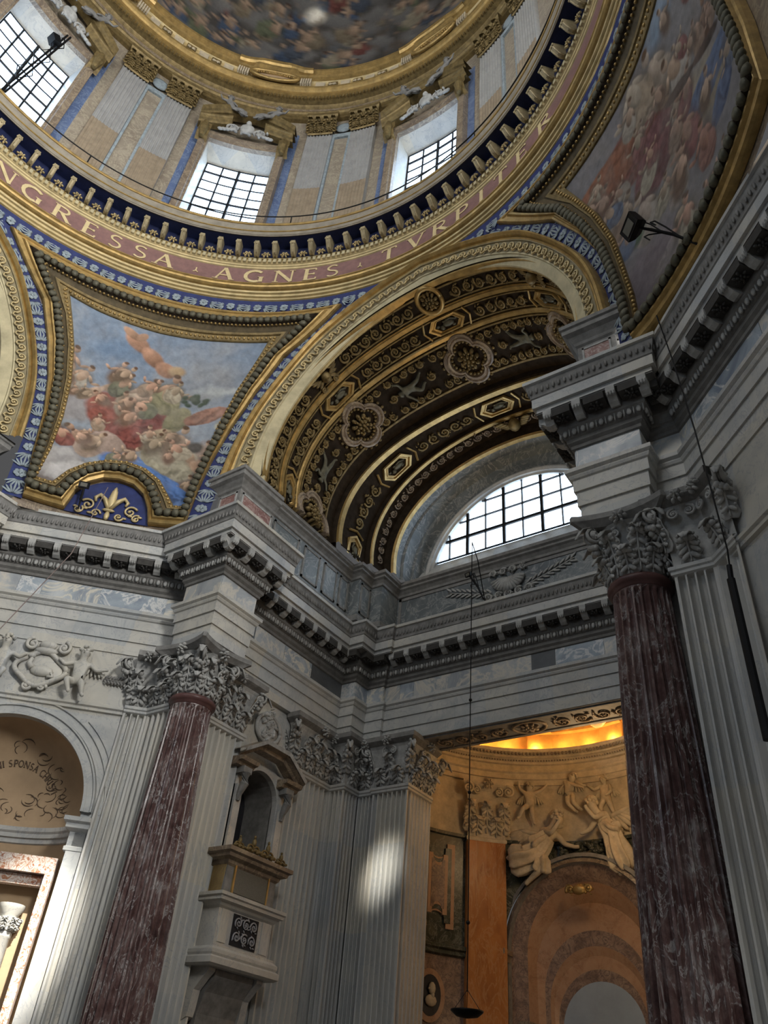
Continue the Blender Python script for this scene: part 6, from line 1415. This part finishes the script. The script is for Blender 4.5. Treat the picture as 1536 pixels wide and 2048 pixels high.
# ---- stucco angels and putti of the chapel
def apM(phi, r, z, sc): p = AP(phi, r, z); e = Vector((AX-p[0], AY-p[1], 0)).normalized(); s = Vector((math.cos(math.radians(phi)), math.sin(math.radians(phi)), 0)); return frame(p, s, e, (0, 0, 1)) @ Matrix.Scale(sc, 4)
ang1 = dict(pelvis=(0, 0.05, 0), belly=(.07, .07, .08), chest=(.15, .09, .17), neck=(.21, .11, .25), head=(.25, .14, .31), crown=(.27, .15, .38), ls=(.08, .08, .24), le=(.18, .20, .16), lw=(.26, .24, .26), lh=(.28, .25, .30), rs=(.23, .08, .19), re=(.32, .12, .07), rw=(.42, .14, .04), rh=(.47, .14, .045),
            lp=(-.04, .05, -.03), lk=(-.16, .14, -.08), la=(-.26, .06, -.05), lt=(-.31, .06, -.08), rp=(.03, .06, -.04), rk=(.06, .16, -.19), ra=(-.07, .08, -.29), rt=(-.12, .08, -.34))
figure('angel', 'winged stucco angel flying with one arm outstretched beside the orange pilaster', apM(23.5, AR-.14, 6.42, 2.45), ang1, False, STUCCO, wings=[((.08, -.02, .2), (-.20, -.04, .26), .20, 8, .025), ((.16, -.02, .26), (.20, -.06, .50), .14, 7, .025)],
       drape=[([(.13, .09, .15), (.02, .09, .0), (-.10, .10, -.08), (-.27, .06, -.10)], .085, .14, 9, .42), ([(.03, .08, -.02), (.06, .14, -.14), (.04, .12, -.22)], .07, .09, 7, .4), ([(.16, .1, .2), (.05, .13, .1), (-.03, .12, .04)], .05, .09, 6, .4)])
ang2 = {k: (-v[0]*.8, v[1], v[2]) for k, v in ang1.items()}; ang2.update(lp=(.04, .05, -.05), lk=(.10, .16, -.2), la=(.16, .1, -.38), lt=(.18, .12, -.43), rp=(-.03, .06, -.05), rk=(.0, .18, -.22), ra=(.06, .12, -.4), rt=(.07, .14, -.45))
SW = {'ls': 'rs', 'le': 're', 'lw': 'rw', 'lh': 'rh'}
figure('angel', 'winged stucco angel holding a small vessel, half hidden by the right column', apM(-8.0, AR-.14, 6.75, 2.35), ang2, False, STUCCO, wings=[((-.08, .0, .2), (.22, -.02, .30), .2, 7, .03)],
       drape=[([(-.1, .09, .13), (0, .1, -.02), (.06, .12, -.2), (.12, .1, -.4)], .085, .13, 9, .42), ([(-.1, .12, .12), (.0, .14, .04), (.1, .12, .0)], .05, .08, 6, .4)])
pu = [dict(le=(-.22, .06, .84), lw=(-.24, .08, .98), lh=(-.24, .09, 1.02), re=(.26, .06, .80), rw=(.38, .08, .92), rh=(.42, .08, .96), lk=(-.16, .16, .36), la=(-.24, .08, .2), lt=(-.3, .12, .16), rk=(.04, .14, .30), ra=(.08, .04, .10), rt=(.1, .1, .04)),
      dict(pelvis=(0, 0, .4), belly=(-.02, .04, .5), chest=(-.02, .06, .62), neck=(.03, .08, .72), head=(.08, .1, .78), crown=(.12, .11, .86), le=(.16, .14, .62), lw=(.3, .16, .56), lh=(.36, .16, .54), re=(.24, .1, .66), rw=(.36, .12, .6), rh=(.4, .12, .6), lk=(-.04, .14, .22), la=(.1, .06, .08), lt=(.16, .1, .04), rk=(.08, .14, .24), ra=(.2, .06, .12), rt=(.26, .1, .08)),
      dict(le=(-.24, .06, .7), lw=(-.34, .1, .8), lh=(-.38, .1, .84), re=(.18, .1, .6), rw=(.1, .16, .52), rh=(.06, .18, .5), lk=(-.1, .12, .26), la=(-.06, .02, .06), lt=(-.06, .08, .02), rk=(.14, .12, .3), ra=(.18, 0, .1), rt=(.2, .06, .06))]
for c, z, i, lb in ((25.0, 7.10, 0, 'stucco putto with raised arms hovering left above the flying angel'), (9.0, 7.40, 1, 'stucco putto crouching on the chapel architrave between the other two'), (-5.0, 7.15, 2, 'stucco putto with twisted body closest to the right column')):
    figure('putto', lb, apM(c, AR-.12, z, 1.22), pu[i], True, STUCCO, wings=[((.06, -.02, .74), (.3, -.04, .62), .16, 5, .03), ((-.06, -.02, .74), (-.28, -.04, .60), .16, 5, .03)], group='stucco putti of the chapel')
# clouds of drapery and foliage between the angels
tag(MB().add([], []).make('x', None), 'x') if False else None
q = MB(); rnd = random.Random(12)
for k in range(60): q.blob(AP(rnd.uniform(-2, 14), AR-.12-rnd.uniform(0, .12), 6.25+rnd.uniform(0, .42)), (rnd.uniform(.05, .12), rnd.uniform(.05, .1), rnd.uniform(.05, .1)), 6, 4)
tag(q.make('laurel_bunch', GREENM, None, True), 'dark bunch of carved leaves between the two flying angels', 'foliage')
# statue on the altar: head and shoulders in front of the painted sky
hd = dict(pelvis=(0, 0, .5)); figure('altar_statue', 'pale statue whose head shows against the painted sky at the lower edge', frame((CXN-.10, 19.3, .62), (1, 0, 0), (0, -1, 0), (0, 0, 1)) @ Matrix.Scale(2.0, 4), hd, False, STUCCO, drape=[([(0, 0, .74), (0, 0, .4), (0, 0, .02)], .12, .2, 8, .2)])
# hanging sanctuary lamp
t = thing('hanging_lamp', 'small dark dish lamp hanging on a long thin wire in front of the chapel', 'lamp', (-0.42, 13.05, 2.0))
mb = MB(); mb.tube([(-0.42, 13.05, 12.55), (-0.42, 13.05, 2.35)], 0.012, 6); mb.make('wire', BLACK, t)
mb = MB(); mb.tube([(-0.42, 13.05, 12.55), (-0.5, 13.5, 12.3), (-0.6, 14.1, 11.36)], 0.014, 6); mb.make('arm', BLACK, t)
mb = MB(); mb.lathe([(.01, 1.93), (.20, 1.96), (.29, 2.03), (.30, 2.06), (.22, 2.05), (.02, 2.02)], (-0.42, 13.05), 24); mb.make('dish', BLACK, t, True)
mb = MB()
for k in range(3): a = 2*PI*k/3; mb.tube([(-0.42+.26*math.cos(a), 13.05+.26*math.sin(a), 2.06), (-0.42, 13.05, 2.38)], .006, 5)
for z in (6.0, 8.1, 3.5): mb.blob((-0.42, 13.05, z), .04, 8, 6)
mb.make('chains', BLACK, t)

# unseen lunettes added in two other arms as fill light for the crossing
for nm, lb, ax, sg in (('window_9', 'unseen glowing lunette added for fill light in the arm to the right', 'x', 1), ('window_10', 'unseen glowing lunette added for fill light in the arm behind the viewer', 'y', -1)):
    t = thing(nm, lb, 'window', (15.4, 0, 14.1) if ax == 'x' else (0, -15.4, 14.1), kind='structure')
    for i in range(8):
        u0, u1 = -3.0+0.75*i, -3.0+0.75*(i+1); z0, z1 = ztop(u0*.99), ztop(u1*.99)
        f = (lambda u, z: (15.4, u, z)) if ax == 'x' else (lambda u, z: (u, -15.4, z))
        obj('pane', [f(u0+.03, 12.6), f(u1-.03, 12.6), f(u1-.03, max(12.7, z1)), f(u0+.03, max(12.7, z0))], [(0, 1, 2, 3)], EPANE if ax == 'x' else LPANE, t)
    for i in range(1, 8):
        u = -3.0+0.75*i; p0_, p1_ = f(u, 12.6), f(u, ztop(u*.99)); mb = MB(); mb.tube([p0_, p1_], 0.04, 6); mb.make('glazing_bar', BLACK, t)
    for z in (12.6, 13.7, 14.8):
        w_ = math.sqrt(max(.1, LR*LR-max(0, z-LZ)**2)); mb = MB(); mb.tube([f(-w_, z), f(w_, z)], 0.04, 6); mb.make('glazing_bar', BLACK, t)

# plain vault of the neighbouring arm, just beyond the left border
lv = thing('vault', 'barrel vault of the neighbouring arm beyond the left border', 'vault', circ(2*PC, 10.5, 13.2), kind='structure')
_c, _s = math.cos(math.radians(2*PC)), math.sin(math.radians(2*PC))
def LV(th, t, h): x, y, z = BV(th, t, h); return (x*_c-y*_s, x*_s+y*_c, z)
def lstrip(name, m, secs, n=60):
    mb = MB(); mb.grid([[LV(TH0+(TH1-TH0)*k/n, t_, h_) for k in range(n+1)] for t_, h_ in secs]); mb.make(name, m, lv)
lstrip('ground', BRZ, [(-0.04, 0), (0.5, 0), (1.2, 0)])
for t_ in (0.0, 0.21, 0.425, 0.9): lstrip('rib', GOLD, [(t_-.025, 0), (t_-.02, .09), (t_+.02, .09), (t_+.025, 0)])
mb = MB(); mb.add([(x*_c-y*_s, x*_s+y*_c, z) for x, y, z in ((-5.5, 14, ZF), (5.5, 14, ZF), (5.5, 14, 19), (-5.5, 14, 19))], [(0, 1, 2, 3)]); mb.make('end_wall', DKM, lv)
# ------------------------------------------------------------------ balcony on the left side wall
JX = -5.0
aed = thing('aedicule', 'pedimented marble niche frame above the little balcony', 'niche', (JX, 11.5, 4.6))
def JW(y, x, z): return (x, y, z)
# niche recess: dark arched opening behind the frame
mb = MB(); NYc, NYr, NYs = 11.52, 0.60, 5.95
loop = [(NYc-NYr, 4.4)]+[(NYc-NYr*math.cos(PI*k/16), NYs+NYr*math.sin(PI*k/16)) for k in range(17)]+[(NYc+NYr, 4.4)]
k = len(loop); V = [(JX-.10, y, z) for y, z in loop]+[(JX-.95, y, z) for y, z in loop]; mb.add(V, [(i, i+1, k+i+1, k+i) for i in range(k-1)]); mb.make('recess', DSTONE, aed)
mb = MB(); mb.add([(JX-.95, y, z) for y, z in loop], [tuple(range(k))]); mb.make('recess_back', VOID, aed)
q = MB()
for a, b, r in ((11.35, 6.0, .17), (11.65, 5.7, .17), (11.35, 5.4, .17)): q.tube([(a+r*math.cos(2*PI*i/20), b+r*math.sin(2*PI*i/20), 0) for i in range(21)], .018, 5)
q.map(lambda u, v, h: (JX-.9+h, u, v)); q.make('iron_scrolls', DSTONE, aed)
# frame with opening, standing proud of the wall
fr_ = MB(); out = [(NYc-.86, 4.4), (NYc-.86, 6.55), (NYc+.86, 6.55), (NYc+.86, 4.4)]
rows = [[], []]
for i in range(33):
    if i < 8: p = (NYc-NYr, 4.4+(NYs-4.4)*i/8); o_ = (NYc-.82, p[1])
    elif i <= 24: a = PI*(i-8)/16; p = (NYc-NYr*math.cos(a), NYs+NYr*math.sin(a)); o_ = (NYc-.82*max(-1, min(1, math.cos(a)*1.5)), max(p[1], 6.62 if .2 < a/PI < .8 else p[1]+.1))
    else: p = (NYc+NYr, NYs-(NYs-4.4)*(i-24)/8); o_ = (NYc+.82, p[1])
    rows[0].append((JX+.04, p[0], p[1])); rows[1].append((JX+.04, o_[0], o_[1]))
fr_.grid(rows); fr_.grid([rows[0], [(JX-.12, y, z) for x, y, z in rows[0]]]); fr_.grid([rows[1], [(JX-.16, y, z) for x, y, z in rows[1]]]); fr_.make('surround', W, aed)
for s in (-1, 1):
    mb = MB(); mb.box(JX-.1, JX+.10, NYc+s*.72-.10, NYc+s*.72+.10, 4.4, 6.0); mb.make('side_pilaster', W, aed)
    mb = MB(); mb.box(JX-.1, JX+.28, NYc+s*.74-.13, NYc+s*.74+.13, 6.22, 6.36); mb.tube([(JX+.22, NYc+s*.74, 6.22), (JX+.24, NYc+s*.74, 6.0), (JX+.14, NYc+s*.74, 5.8), (JX+.12, NYc+s*.74, 5.65)], [.12, .10, .07, .05], 8); mb.make('bracket', DSTONE, aed)
    # broken lower cornice
    mb = MB(); sec = [(0, 0), (.20, .02), (.24, .08), (.34, .10), (.38, .18), (.0, .2)]
    mb.grid([[(JX+o, NYc+s*y, 6.34+z) for o, z in sec] for y in (.50, 1.06)], False, False, True); mb.make('cornice_return', UMBER, aed)
mb = MB(); sec = [(0, 0), (.22, .02), (.26, .09), (.38, .12), (.42, .20), (0, .23)]
mb.grid([[(JX+o, NYc+y, 6.48+dz+z) for o, z in sec] for y, dz in ((-1.05, 0), (-.40, .40), (.40, .40), (1.10, -.04))]); mb.make('pediment', UMBER, aed)
mb = MB(); mb.grid([[(JX+.42, NYc+y, 6.60+dz), (JX+.44, NYc+y, 6.69+dz)] for y, dz in ((-1.05, 0), (-.40, .40), (.40, .40), (1.10, -.04))]); mb.make('pediment_fillet', STONE, aed)
bal = thing('balcony', 'little marble balcony with gilded grilles projecting from the side wall', 'balcony', (JX, 11.3, 2.4))
def bsweep(name, y0, y1, xf, prof, m): return sweep(name, [(JX-.05, y0), (xf, y0), (xf, y1), (JX-.05, y1)], prof, m, bal)
bsweep('slab', 10.48, 12.16, -4.50, [(-.6, 2.42), (0.10, 2.42), (0.16, 2.46), (0.16, 2.56), (0.10, 2.60), (0.12, 2.64), (0.12, 2.70), (0.05, 2.76), (0.05, 2.80), (-.3, 2.82)], W)
bsweep('parapet', 10.52, 12.12, -4.55, [(0, 2.78), (0, 3.50)], W)
bsweep('rail', 10.52, 12.12, -4.55, [(0, 3.44), (0.05, 3.48), (0.10, 3.54), (0.16, 3.56), (0.16, 3.62), (0.20, 3.64), (0.20, 3.70), (0, 3.73)], W)
bsweep('screen', 10.56, 12.08, -4.58, [(0, 3.70), (0, 4.30)], DSTONE)
bsweep('screen_cornice', 10.56, 12.08, -4.58, [(0, 4.24), (0.04, 4.28), (0.06, 4.34), (0.16, 4.38), (0.18, 4.44), (0.24, 4.47), (0.24, 4.55), (-.3, 4.57)], UMBER)
for y0, y1 in ((10.60, 10.82), (11.82, 12.05)):
    mb = MB(); mb.box(-4.56, -4.53, y0, y1, 2.86, 3.44); mb.make('parapet_panel', WS, bal)
mb = MB(); mb.box(-4.56, -4.535, 10.95, 11.70, 2.86, 3.42); mb.make('grille_void', VOID, bal)
q = MB(); rinceau(q, -.34, .34, .0, .26, .2, .018, .012, 140); rinceau(q, -.34, .34, -.26, .0, .2, .018, .012, 141); q.map(lambda u, v, h: (-4.53+h, 11.325+u, 3.14+v)); q.make('pierced_grille', simple('pale_iron', (.34, .34, .36), .5), bal, True)
mb = MB(); mb.box(-4.58, -4.56, 10.80, 11.80, 3.78, 4.24); mb.make('lattice_field', simple('lattice', (.17, .165, .14), .6, 0, .2, 60, .8, 90), bal)
for y in (10.78, 11.82):
    mb = MB(); mb.box(-4.58, -4.54, y-.02, y+.02, 3.74, 4.28); mb.make('gilt_post', GOLD, bal)
mb = MB()
for i in range(12): mb.tube([(JX+.02+.03*i, 10.55, 3.74), (JX+.04+.032*i, 10.55, 4.26)], .008, 5)
mb.make('side_grille', GOLD, bal)
for s, y in ((-1, 10.62), (1, 12.0)):
    mb = MB(); mb.grid([[(JX-.02, y+w_, 1.55), (JX+.10, y+w_, 1.62), (JX+.13, y+w_, 1.75), (JX+.16, y+w_, 2.05), (JX+.34, y+w_, 2.25), (JX+.46, y+w_, 2.36), (JX+.46, y+w_, 2.44), (JX-.02, y+w_, 2.44)] for w_ in (-.09, .09)], False, True, True); mb.make('corbel', W, bal)
mb = MB(); mb.grid([[(JX-.05, y_, 1.1), (JX+.06, y_, 1.2), (JX+.10, y_, 1.7), (JX+.22, y_, 2.05), (JX+.40, y_, 2.3), (JX+.42, y_, 2.43), (JX-.05, y_, 2.43)] for y_ in (10.78, 11.86)], False, True, True); mb.make('underside', DSTONE, bal)
cr = thing('gilded_crest', 'gilded foliage crest standing on top of the little balcony', 'ornament', (-4.45, 11.3, 4.57))
for y, sc in ((10.62, .7), (11.05, 1.0), (11.5, 1.0), (11.95, .75)):
    q = MB(); spiral(q, -.10, .10, .11, 1.4, 0, 1, .03, 0); spiral(q, .10, .10, .11, 1.4, PI, -1, .03, 0); q.blob((0, .26, 0), (.05, .12, .05), 7, 5); q.blob((0, .40, 0), (.03, .05, .03), 6, 4)
    for k in range(6): q.blob((-.2+.08*k, .06+.03*(k % 2), .02), (.06, .05, .04), 6, 4)
    q.map(lambda u, v, h: (-4.42+h, y+u*sc, 4.56+v*sc*.85)); q.make('crest_spray', OLDG, cr, True)
# oval trophy relief on the side wall
t = thing('wall_relief', 'oval carved trophy relief on the wall above the balcony pediment', 'relief', (JX, 11.56, 7.6))
q = MB(); q.blob((0, 0, .02), (.50, .36, .08), 20, 6); q.make if False else None
q.map(lambda u, v, h: (JX-.14+h, 11.56+v*1.0, 7.62+u*.9)); q.make('field', STONE, t, True)
q = MB(); rinceau(q, -.5, .5, -.16, .16, .26, .04, .07, 150); q.tube([(.42*math.sin(2*PI*i/30)*.8+.0, .42*math.cos(2*PI*i/30)*1.0, .06) for i in range(31)], .05, 6)
for k in range(14): q.blob((random.uniform(-.3, .3), random.uniform(-.25, .25), .1), (.09, .04, .05), 6, 4, Matrix.Rotation(k, 3, 'Z'))
q.map(lambda u, v, h: (JX-.14+h, 11.56+v, 7.62+u)); q.make('trophy', STONE, t, True)
sweep('x', [(0, 0), (1, 0)], [(0, 0), (0, .01)], W) if False else None
# orange lamp tube beside the column
t = tag(MB().tube([(-4.86, 9.40, 4.62), (-4.86, 9.36, 3.17)], .014, 6).make('lamp_tube', NEON), 'thin glowing orange tube between the left red column and its pilaster', 'lamp')
# ------------------------------------------------------------------ relief of two putti with a cartouche over the niche
def dM(u, D, z, sc):
    p = DW(u, D, z); return frame(p, (1/R2, 1/R2, 0), (1/R2, -1/R2, 0), (0, 0, 1)) @ Matrix.Scale(sc, 4)
sit = dict(pelvis=(0, .04, .30), belly=(0, .06, .42), chest=(.0, .06, .56), neck=(0, .07, .68), head=(0, .10, .76), crown=(0, .11, .86), ls=(-.13, .04, .62), le=(-.26, .08, .54), lw=(-.34, .1, .6), lh=(-.38, .1, .62), rs=(.13, .04, .62), re=(.26, .08, .5), rw=(.38, .08, .54), rh=(.44, .08, .55),
           lp=(-.06, .06, .27), lk=(-.14, .20, .26), la=(-.06, .16, .08), lt=(-.04, .22, .04), rp=(.06, .06, .27), rk=(.12, .2, .2), ra=(.16, .16, .04), rt=(.2, .22, .0))
figure('putto', 'white marble putto seated right of the swan cartouche above the niche', dM(0.27, 10.40, 7.05, 1.35), sit, True, W, wings=[((.1, 0, .62), (.36, 0, .50), .14, 5, .02)], cat='statue')
figure('putto', 'white marble putto seated left of the swan cartouche, cut by the left border', dM(-1.42, 10.40, 7.05, 1.35), {k: (-v[0], v[1], v[2]) for k, v in sit.items()}, True, W, wings=[((-.1, 0, .62), (-.36, 0, .50), .14, 5, .02)], cat='statue')
t = thing('cartouche', 'white marble cartouche with a recumbent animal between two putti above the niche', 'relief', DW(-.56, 10.4, 7.1))
cM = dM(-.57, 10.42, 7.62, 1.0)
def cmap(q): return q.map(lambda u, v, h: cM @ Vector((u, h, v)))
q = MB(); q.blob((0, 0, 0), (.52, .40, .07), 20, 6); cmap(q).make('field', W, t, True)
q = MB(); q.tube([(.50*math.cos(a)*(1+.10*math.cos(4*a)), .37*math.sin(a)*(1+.10*math.cos(4*a)), .06) for a in [2*PI*k/40 for k in range(41)]], .06, 6)
for s in (-1, 1): spiral(q, s*.34, .56, .15, 1.5, PI/2, -s, .05, .06); spiral(q, s*.16, -.42, .10, 1.4, 0, s, .04, .06)
q.blob((0, .56, .08), (.20, .12, .09), 10, 6); q.blob((0, .42, .08), (.26, .09, .08), 10, 6); cmap(q).make('scroll_frame', W, t, True)
q = MB(); q.blob((.05, -.06, .08), (.26, .13, .08), 10, 6); q.tube([(-.16, -.02, .1), (-.26, .08, .1), (-.22, .2, .1)], [.08, .06, .05], 7); q.blob((-.25, .25, .11), (.09, .06, .06), 8, 6); q.tube([(.25, -.08, .1), (.32, -.16, .1), (.2, -.18, .1)], .04, 6); cmap(q).make('animal', W, t, True)
# laurel sprig between cartouche putto and capital
q = MB(); q.tube([(0, 0, 0), (.3, -.02, .02), (.62, .02, 0)], .02, 5)
for k in range(9):
    for e in (-1, 1): q.blob((.05+.07*k, e*.06, .02), (.06, .028, .02), 6, 4, Matrix.Rotation(e*.8, 3, 'Z'))
gM = dM(.80, 10.40, 7.62, 1.0); q.map(lambda u, v, h: gM @ Vector((u, h, v))); tag(q.make('laurel_sprig', DSTONE, None, True), 'carved laurel sprig held between the seated putto and the capital', 'relief')
# ---- niche interior: drawing and writing on the conch, altar with sculptures
def conch_pt(u, v, h):       # u horizontal, v height above springing, on the conch surface
    rr = NR*math.sqrt(max(0.02, 1-(v/NR)**2)); uu = max(-.98, min(.98, u/rr)); return DW(NU+u, D0+0.05+0.62*rr*math.sqrt(1-uu*uu)-h, NZ+v)
words = [('V', -.72), ('E', -.56), ('N', -.42), ('I', -.30), ('S', -.12), ('P', .02), ('O', .16), ('N', .32), ('S', .46), ('A', .60), ('C', .82), ('H', .96), ('R', 1.09), ('I', 1.19), ('S', 1.28), ('T', 1.39), ('I', 1.49)]
for ch, s in words:
    mb, w = letter_mb(ch); H = 0.125; a = -0.12+s*0.80; rad = 0.92
    def fm(u, v, h, a=a, w=w):
        x = (u-w/2)*H; y = v*H; return conch_pt((rad+y)*math.sin(a)+x*math.cos(a)+.10, 0.10+(rad+y)*math.cos(a)-x*math.sin(a), .012*h+.01)
    mb.map(fm); o = mb.make('letter', DARK, wl)
rnd = random.Random(33)
for i in range(16):
    cu, cv = rnd.choice([(-1.0, .3), (-.6, 1.1), (.1, 1.35), (.7, 1.15), (1.0, .7), (1.1, .3), (.4, .35), (-.3, .45), (.7, .45), (1.25, .55), (.95, .95), (-.9, .8), (0, .2), (.5, .1), (.9, .1), (1.2, .15)]) if False else [(-1.0, .3), (-.6, 1.1), (.1, 1.40), (.62, 1.28), (1.0, .78), (1.22, .35), (.45, .35), (-.3, .45), (.75, .45), (1.25, .55), (.98, 1.02), (-.9, .8), (.0, .2), (.5, .08), (.9, .16), (1.3, .15)][i]
    q = MB()
    for k in range(4):
        a0 = rnd.uniform(0, 6); r = rnd.uniform(.07, .17); x0, y0 = cu+rnd.uniform(-.12, .12), cv+rnd.uniform(-.10, .10)
        q.tube([(x0+r*math.cos(a0+j*.35), y0+r*.7*math.sin(a0+j*.35), .012) for j in range(8)], [.002+.008*math.sin(PI*j/7) for j in range(8)], 5)
    q.map(conch_pt); q.make('drawn_figure', DARK, wl, True)
alt = thing('altar', 'red and white veined marble altar frame inside the left niche', 'altar', DW(NU, 10.9, ZF))
def ND(u, d, z): return DW(NU+u, D0+d, z)
for s in (-1, 1):
    mb = MB(); mb.box(s*1.52-.08, s*1.52+.08, .16, .40, ZF, 3.62, lambda *v: ND(*v)); mb.make('upright', MATS.get('red_white') or marble('red_white', (.30, .10, .06), (.45, .20, .10), (.66, .55, .45), (.8, .76, .7), 5, 7, .1, .35), alt)
mb = MB(); mb.box(-1.60, 1.60, .16, .45, 3.62, 3.92, lambda *v: ND(*v)); mb.box(-1.46, 1.46, .30, .50, 3.42, 3.60, lambda *v: ND(*v)); mb.make('head_beam', MATS['red_white'], alt)
mb = MB(); mb.box(-1.37, 1.37, .62, .7, ZF, 3.6, lambda *v: ND(*v)); mb.make('back_slab', SEPIA, alt)
for s in (-1, 1):
    t = thing('altar_column', 'small white column of the niche altar, %s of the two' % ('right' if s > 0 else 'left'), 'column', ND(s*.98, .45, ZF))
    mb = MB(); c = ND(s*.98, .48, 0); mb.lathe([(.17, ZF), (.165, 1.0), (.145, 2.5), (.16, 2.52), (.16, 2.58), (.14, 2.62), (.17, 2.9), (.24, 3.0), (.24, 3.08)], c[:2], 20); mb.make('shaft', W, t, True)
    for k in range(8):
        a = 2*PI*k/8; e = Vector((math.cos(a), math.sin(a), 0)); leaf_at('leaf', t, frame(Vector((c[0], c[1], 2.62))+e*.14, (-e.y, e.x, 0), e, (0, 0, 1)), .14, .2, .10, W)
figure('saint_statue', 'white marble saint in swirling drapery in the altar niche at the lower left', ND(-.05, .25, .9) and dM(NU-.05, D0+.30, .9, 1.75), dict(re=(.26, .1, .7), rw=(.36, .14, .8), rh=(.4, .14, .84), le=(-.2, .14, .6)), False, W, drape=[([(0, .02, .76), (.02, .02, .5), (.06, .02, .2), (.0, .04, 0)], .12, .2, 8, .28), ([(-.1, .04, .8), (.1, .1, .6), (.3, .06, .35)], .06, .12, 6, .3)], wings=[((.1, 0, .8), (.42, .05, .9), .22, 6, .03)])
figure('saint_statue', 'white marble attendant figure at the lower left corner beside the altar column', dM(NU+.62, D0+.22, .1, 1.5), dict(le=(-.26, .1, .66), lw=(-.34, .16, .76), lh=(-.38, .16, .8)), False, W, drape=[([(0, .02, .7), (-.04, .05, .4), (0, .04, 0)], .12, .22, 8, .3)])
# ------------------------------------------------------------------ floodlights, poles and wires
def scroll_bracket(t, base, arm, name='bracket'):
    b, a = Vector(base), Vector(arm); d = a-b; up = Vector((0, 0, 1)); mb = MB()
    mb.tube([b, b+d*.35+up*.10, b+d*.7+up*.06, a], [.022, .03, .03, .02], 6)
    mb.tube([b+d*.25+up*.08, b+d*.45+up*.26, b+d*.62+up*.36, b+d*.70+up*.28, b+d*.62+up*.24], .015, 6)
    mb.tube([b+d*.5+up*.06, b+d*.7+up*.22, b+d*.84+up*.24, b+d*.88+up*.15], .013, 6)
    mb.tube([b+d*.55+up*.05, b+d*.78-up*.12, b+d*.86-up*.22, b+d*.78-up*.27], .013, 6)
    mb.make(name, BLACK, t)
def floodlight(lab, base, head, look, sc=1.0):
    t = thing('floodlight', lab, 'floodlight', base); scroll_bracket(t, base, head)
    f = (Vector(look)-Vector(head)).normalized(); s = f.cross(Vector((0, 0, 1))).normalized(); u = s.cross(f); M = frame(head, s, f, u) @ Matrix.Scale(sc, 4)
    mb = MB(); P0 = [(-.20, -.10), (.20, -.10), (.20, .14), (-.20, .14)]
    mb.grid([[(x*.6, -.16, z*.6) for x, z in P0], [(x*.95, -.04, z*.95) for x, z in P0], [(x*1.05, .06, z*1.05) for x, z in P0], [(x*1.05, .10, z*1.05) for x, z in P0], [(x*.85, .09, z*.85) for x, z in P0]], False, True, True)
    mb.map(lambda *v: M @ Vector(v)); mb.make('housing', BLACK, t)
    mb = MB(); mb.box(-.12, .14, .094, .104, -.06, .10, lambda *v: M @ Vector(v)); mb.make('lens', LAMPG, t)
    return t
fl = floodlight('black floodlight on a scrolled iron bracket above the right cornice', (7.20, 6.62, 11.60), (6.38, 6.20, 12.20), (2.0, 2.5, 9.0), 1.0)
floodlight('small floodlight on the cornice in front of the fleur-de-lis lunette', (-7.35, 6.15, 11.42), (-7.42, 6.12, 12.15), (-3, 2, 10), .62)
floodlight('floodlight bracket on the cornice under the lunette window', (-0.62, 14.05, 11.42), (-1.02, 13.95, 12.25), (-2, 10, 11), .45)
t = thing('floodlight', 'floodlight on a long scrolled bracket crossing the corner drum window', 'floodlight', circ(93, 8.2, 22.5))
mb = MB(); p0, p1 = Vector((-8.4, -.16, 22.6)), Vector((-8.38, .28, 27.3))
for o in (0, .10): mb.tube([p0+Vector((0, o, o*.6)), p1+Vector((0, o, o*.6))], .035, 6)
sd = (p1-p0); nn = Vector((0, .5, .2))
for a, b in ((.2, .45), (.45, .72), (.72, .95)): mb.tube([p0+sd*a, p0+sd*(a+b)/2+nn*.9*(b-a)*2, p0+sd*b], .016, 6); mb.tube([p0+sd*a, p0+sd*(a+b)/2-nn*.9*(b-a)*2, p0+sd*b], .016, 6)
mb.make('bracket', BLACK, t)
mb = MB(); mb.box(-.16, .16, -.12, .12, -.14, .14); M = Matrix.Translation(p0+sd*.78+Vector((.05, -.1, .15))) @ Matrix.Rotation(.6, 4, 'X'); mb.map(lambda *v: M @ Vector(v)); mb.make('housing', BLACK, t)
t = thing('lamp_pole', 'black tubular lamp pole leaning on the right pilaster with its cable', 'pole', (6.42, 7.51, 3.85))
mb = MB(); mb.tube([(6.42, 7.51, 5.98), (6.42, 7.51, 3.85)], .055, 8); mb.make('tube', BLACK, t)
mb = MB(); mb.tube([(6.42, 7.51, 5.95), (6.44, 7.49, 6.18)], .035, 8); mb.make('cap', BLACK, t)
mb = MB(); mb.tube([(6.20, 7.55, 11.5), (6.28, 7.65, 10.4), (6.39, 7.54, 8.66), (6.465, 7.465, 6.4), (6.44, 7.49, 6.15)], .012, 6); mb.make('cable', BLACK, t)
t = tag(MB().tube([(-6.75, 6.35, 12.0), (-6.95, 6.2, 10.0), (-7.4, 5.6, 7.9), (-7.75, 5.35, 6.8)], .010, 6).make('cable', simple('pale_cable', (.25, .19, .17), .6)), 'thin pale cable hanging from the cornice across the putti relief', 'cable')
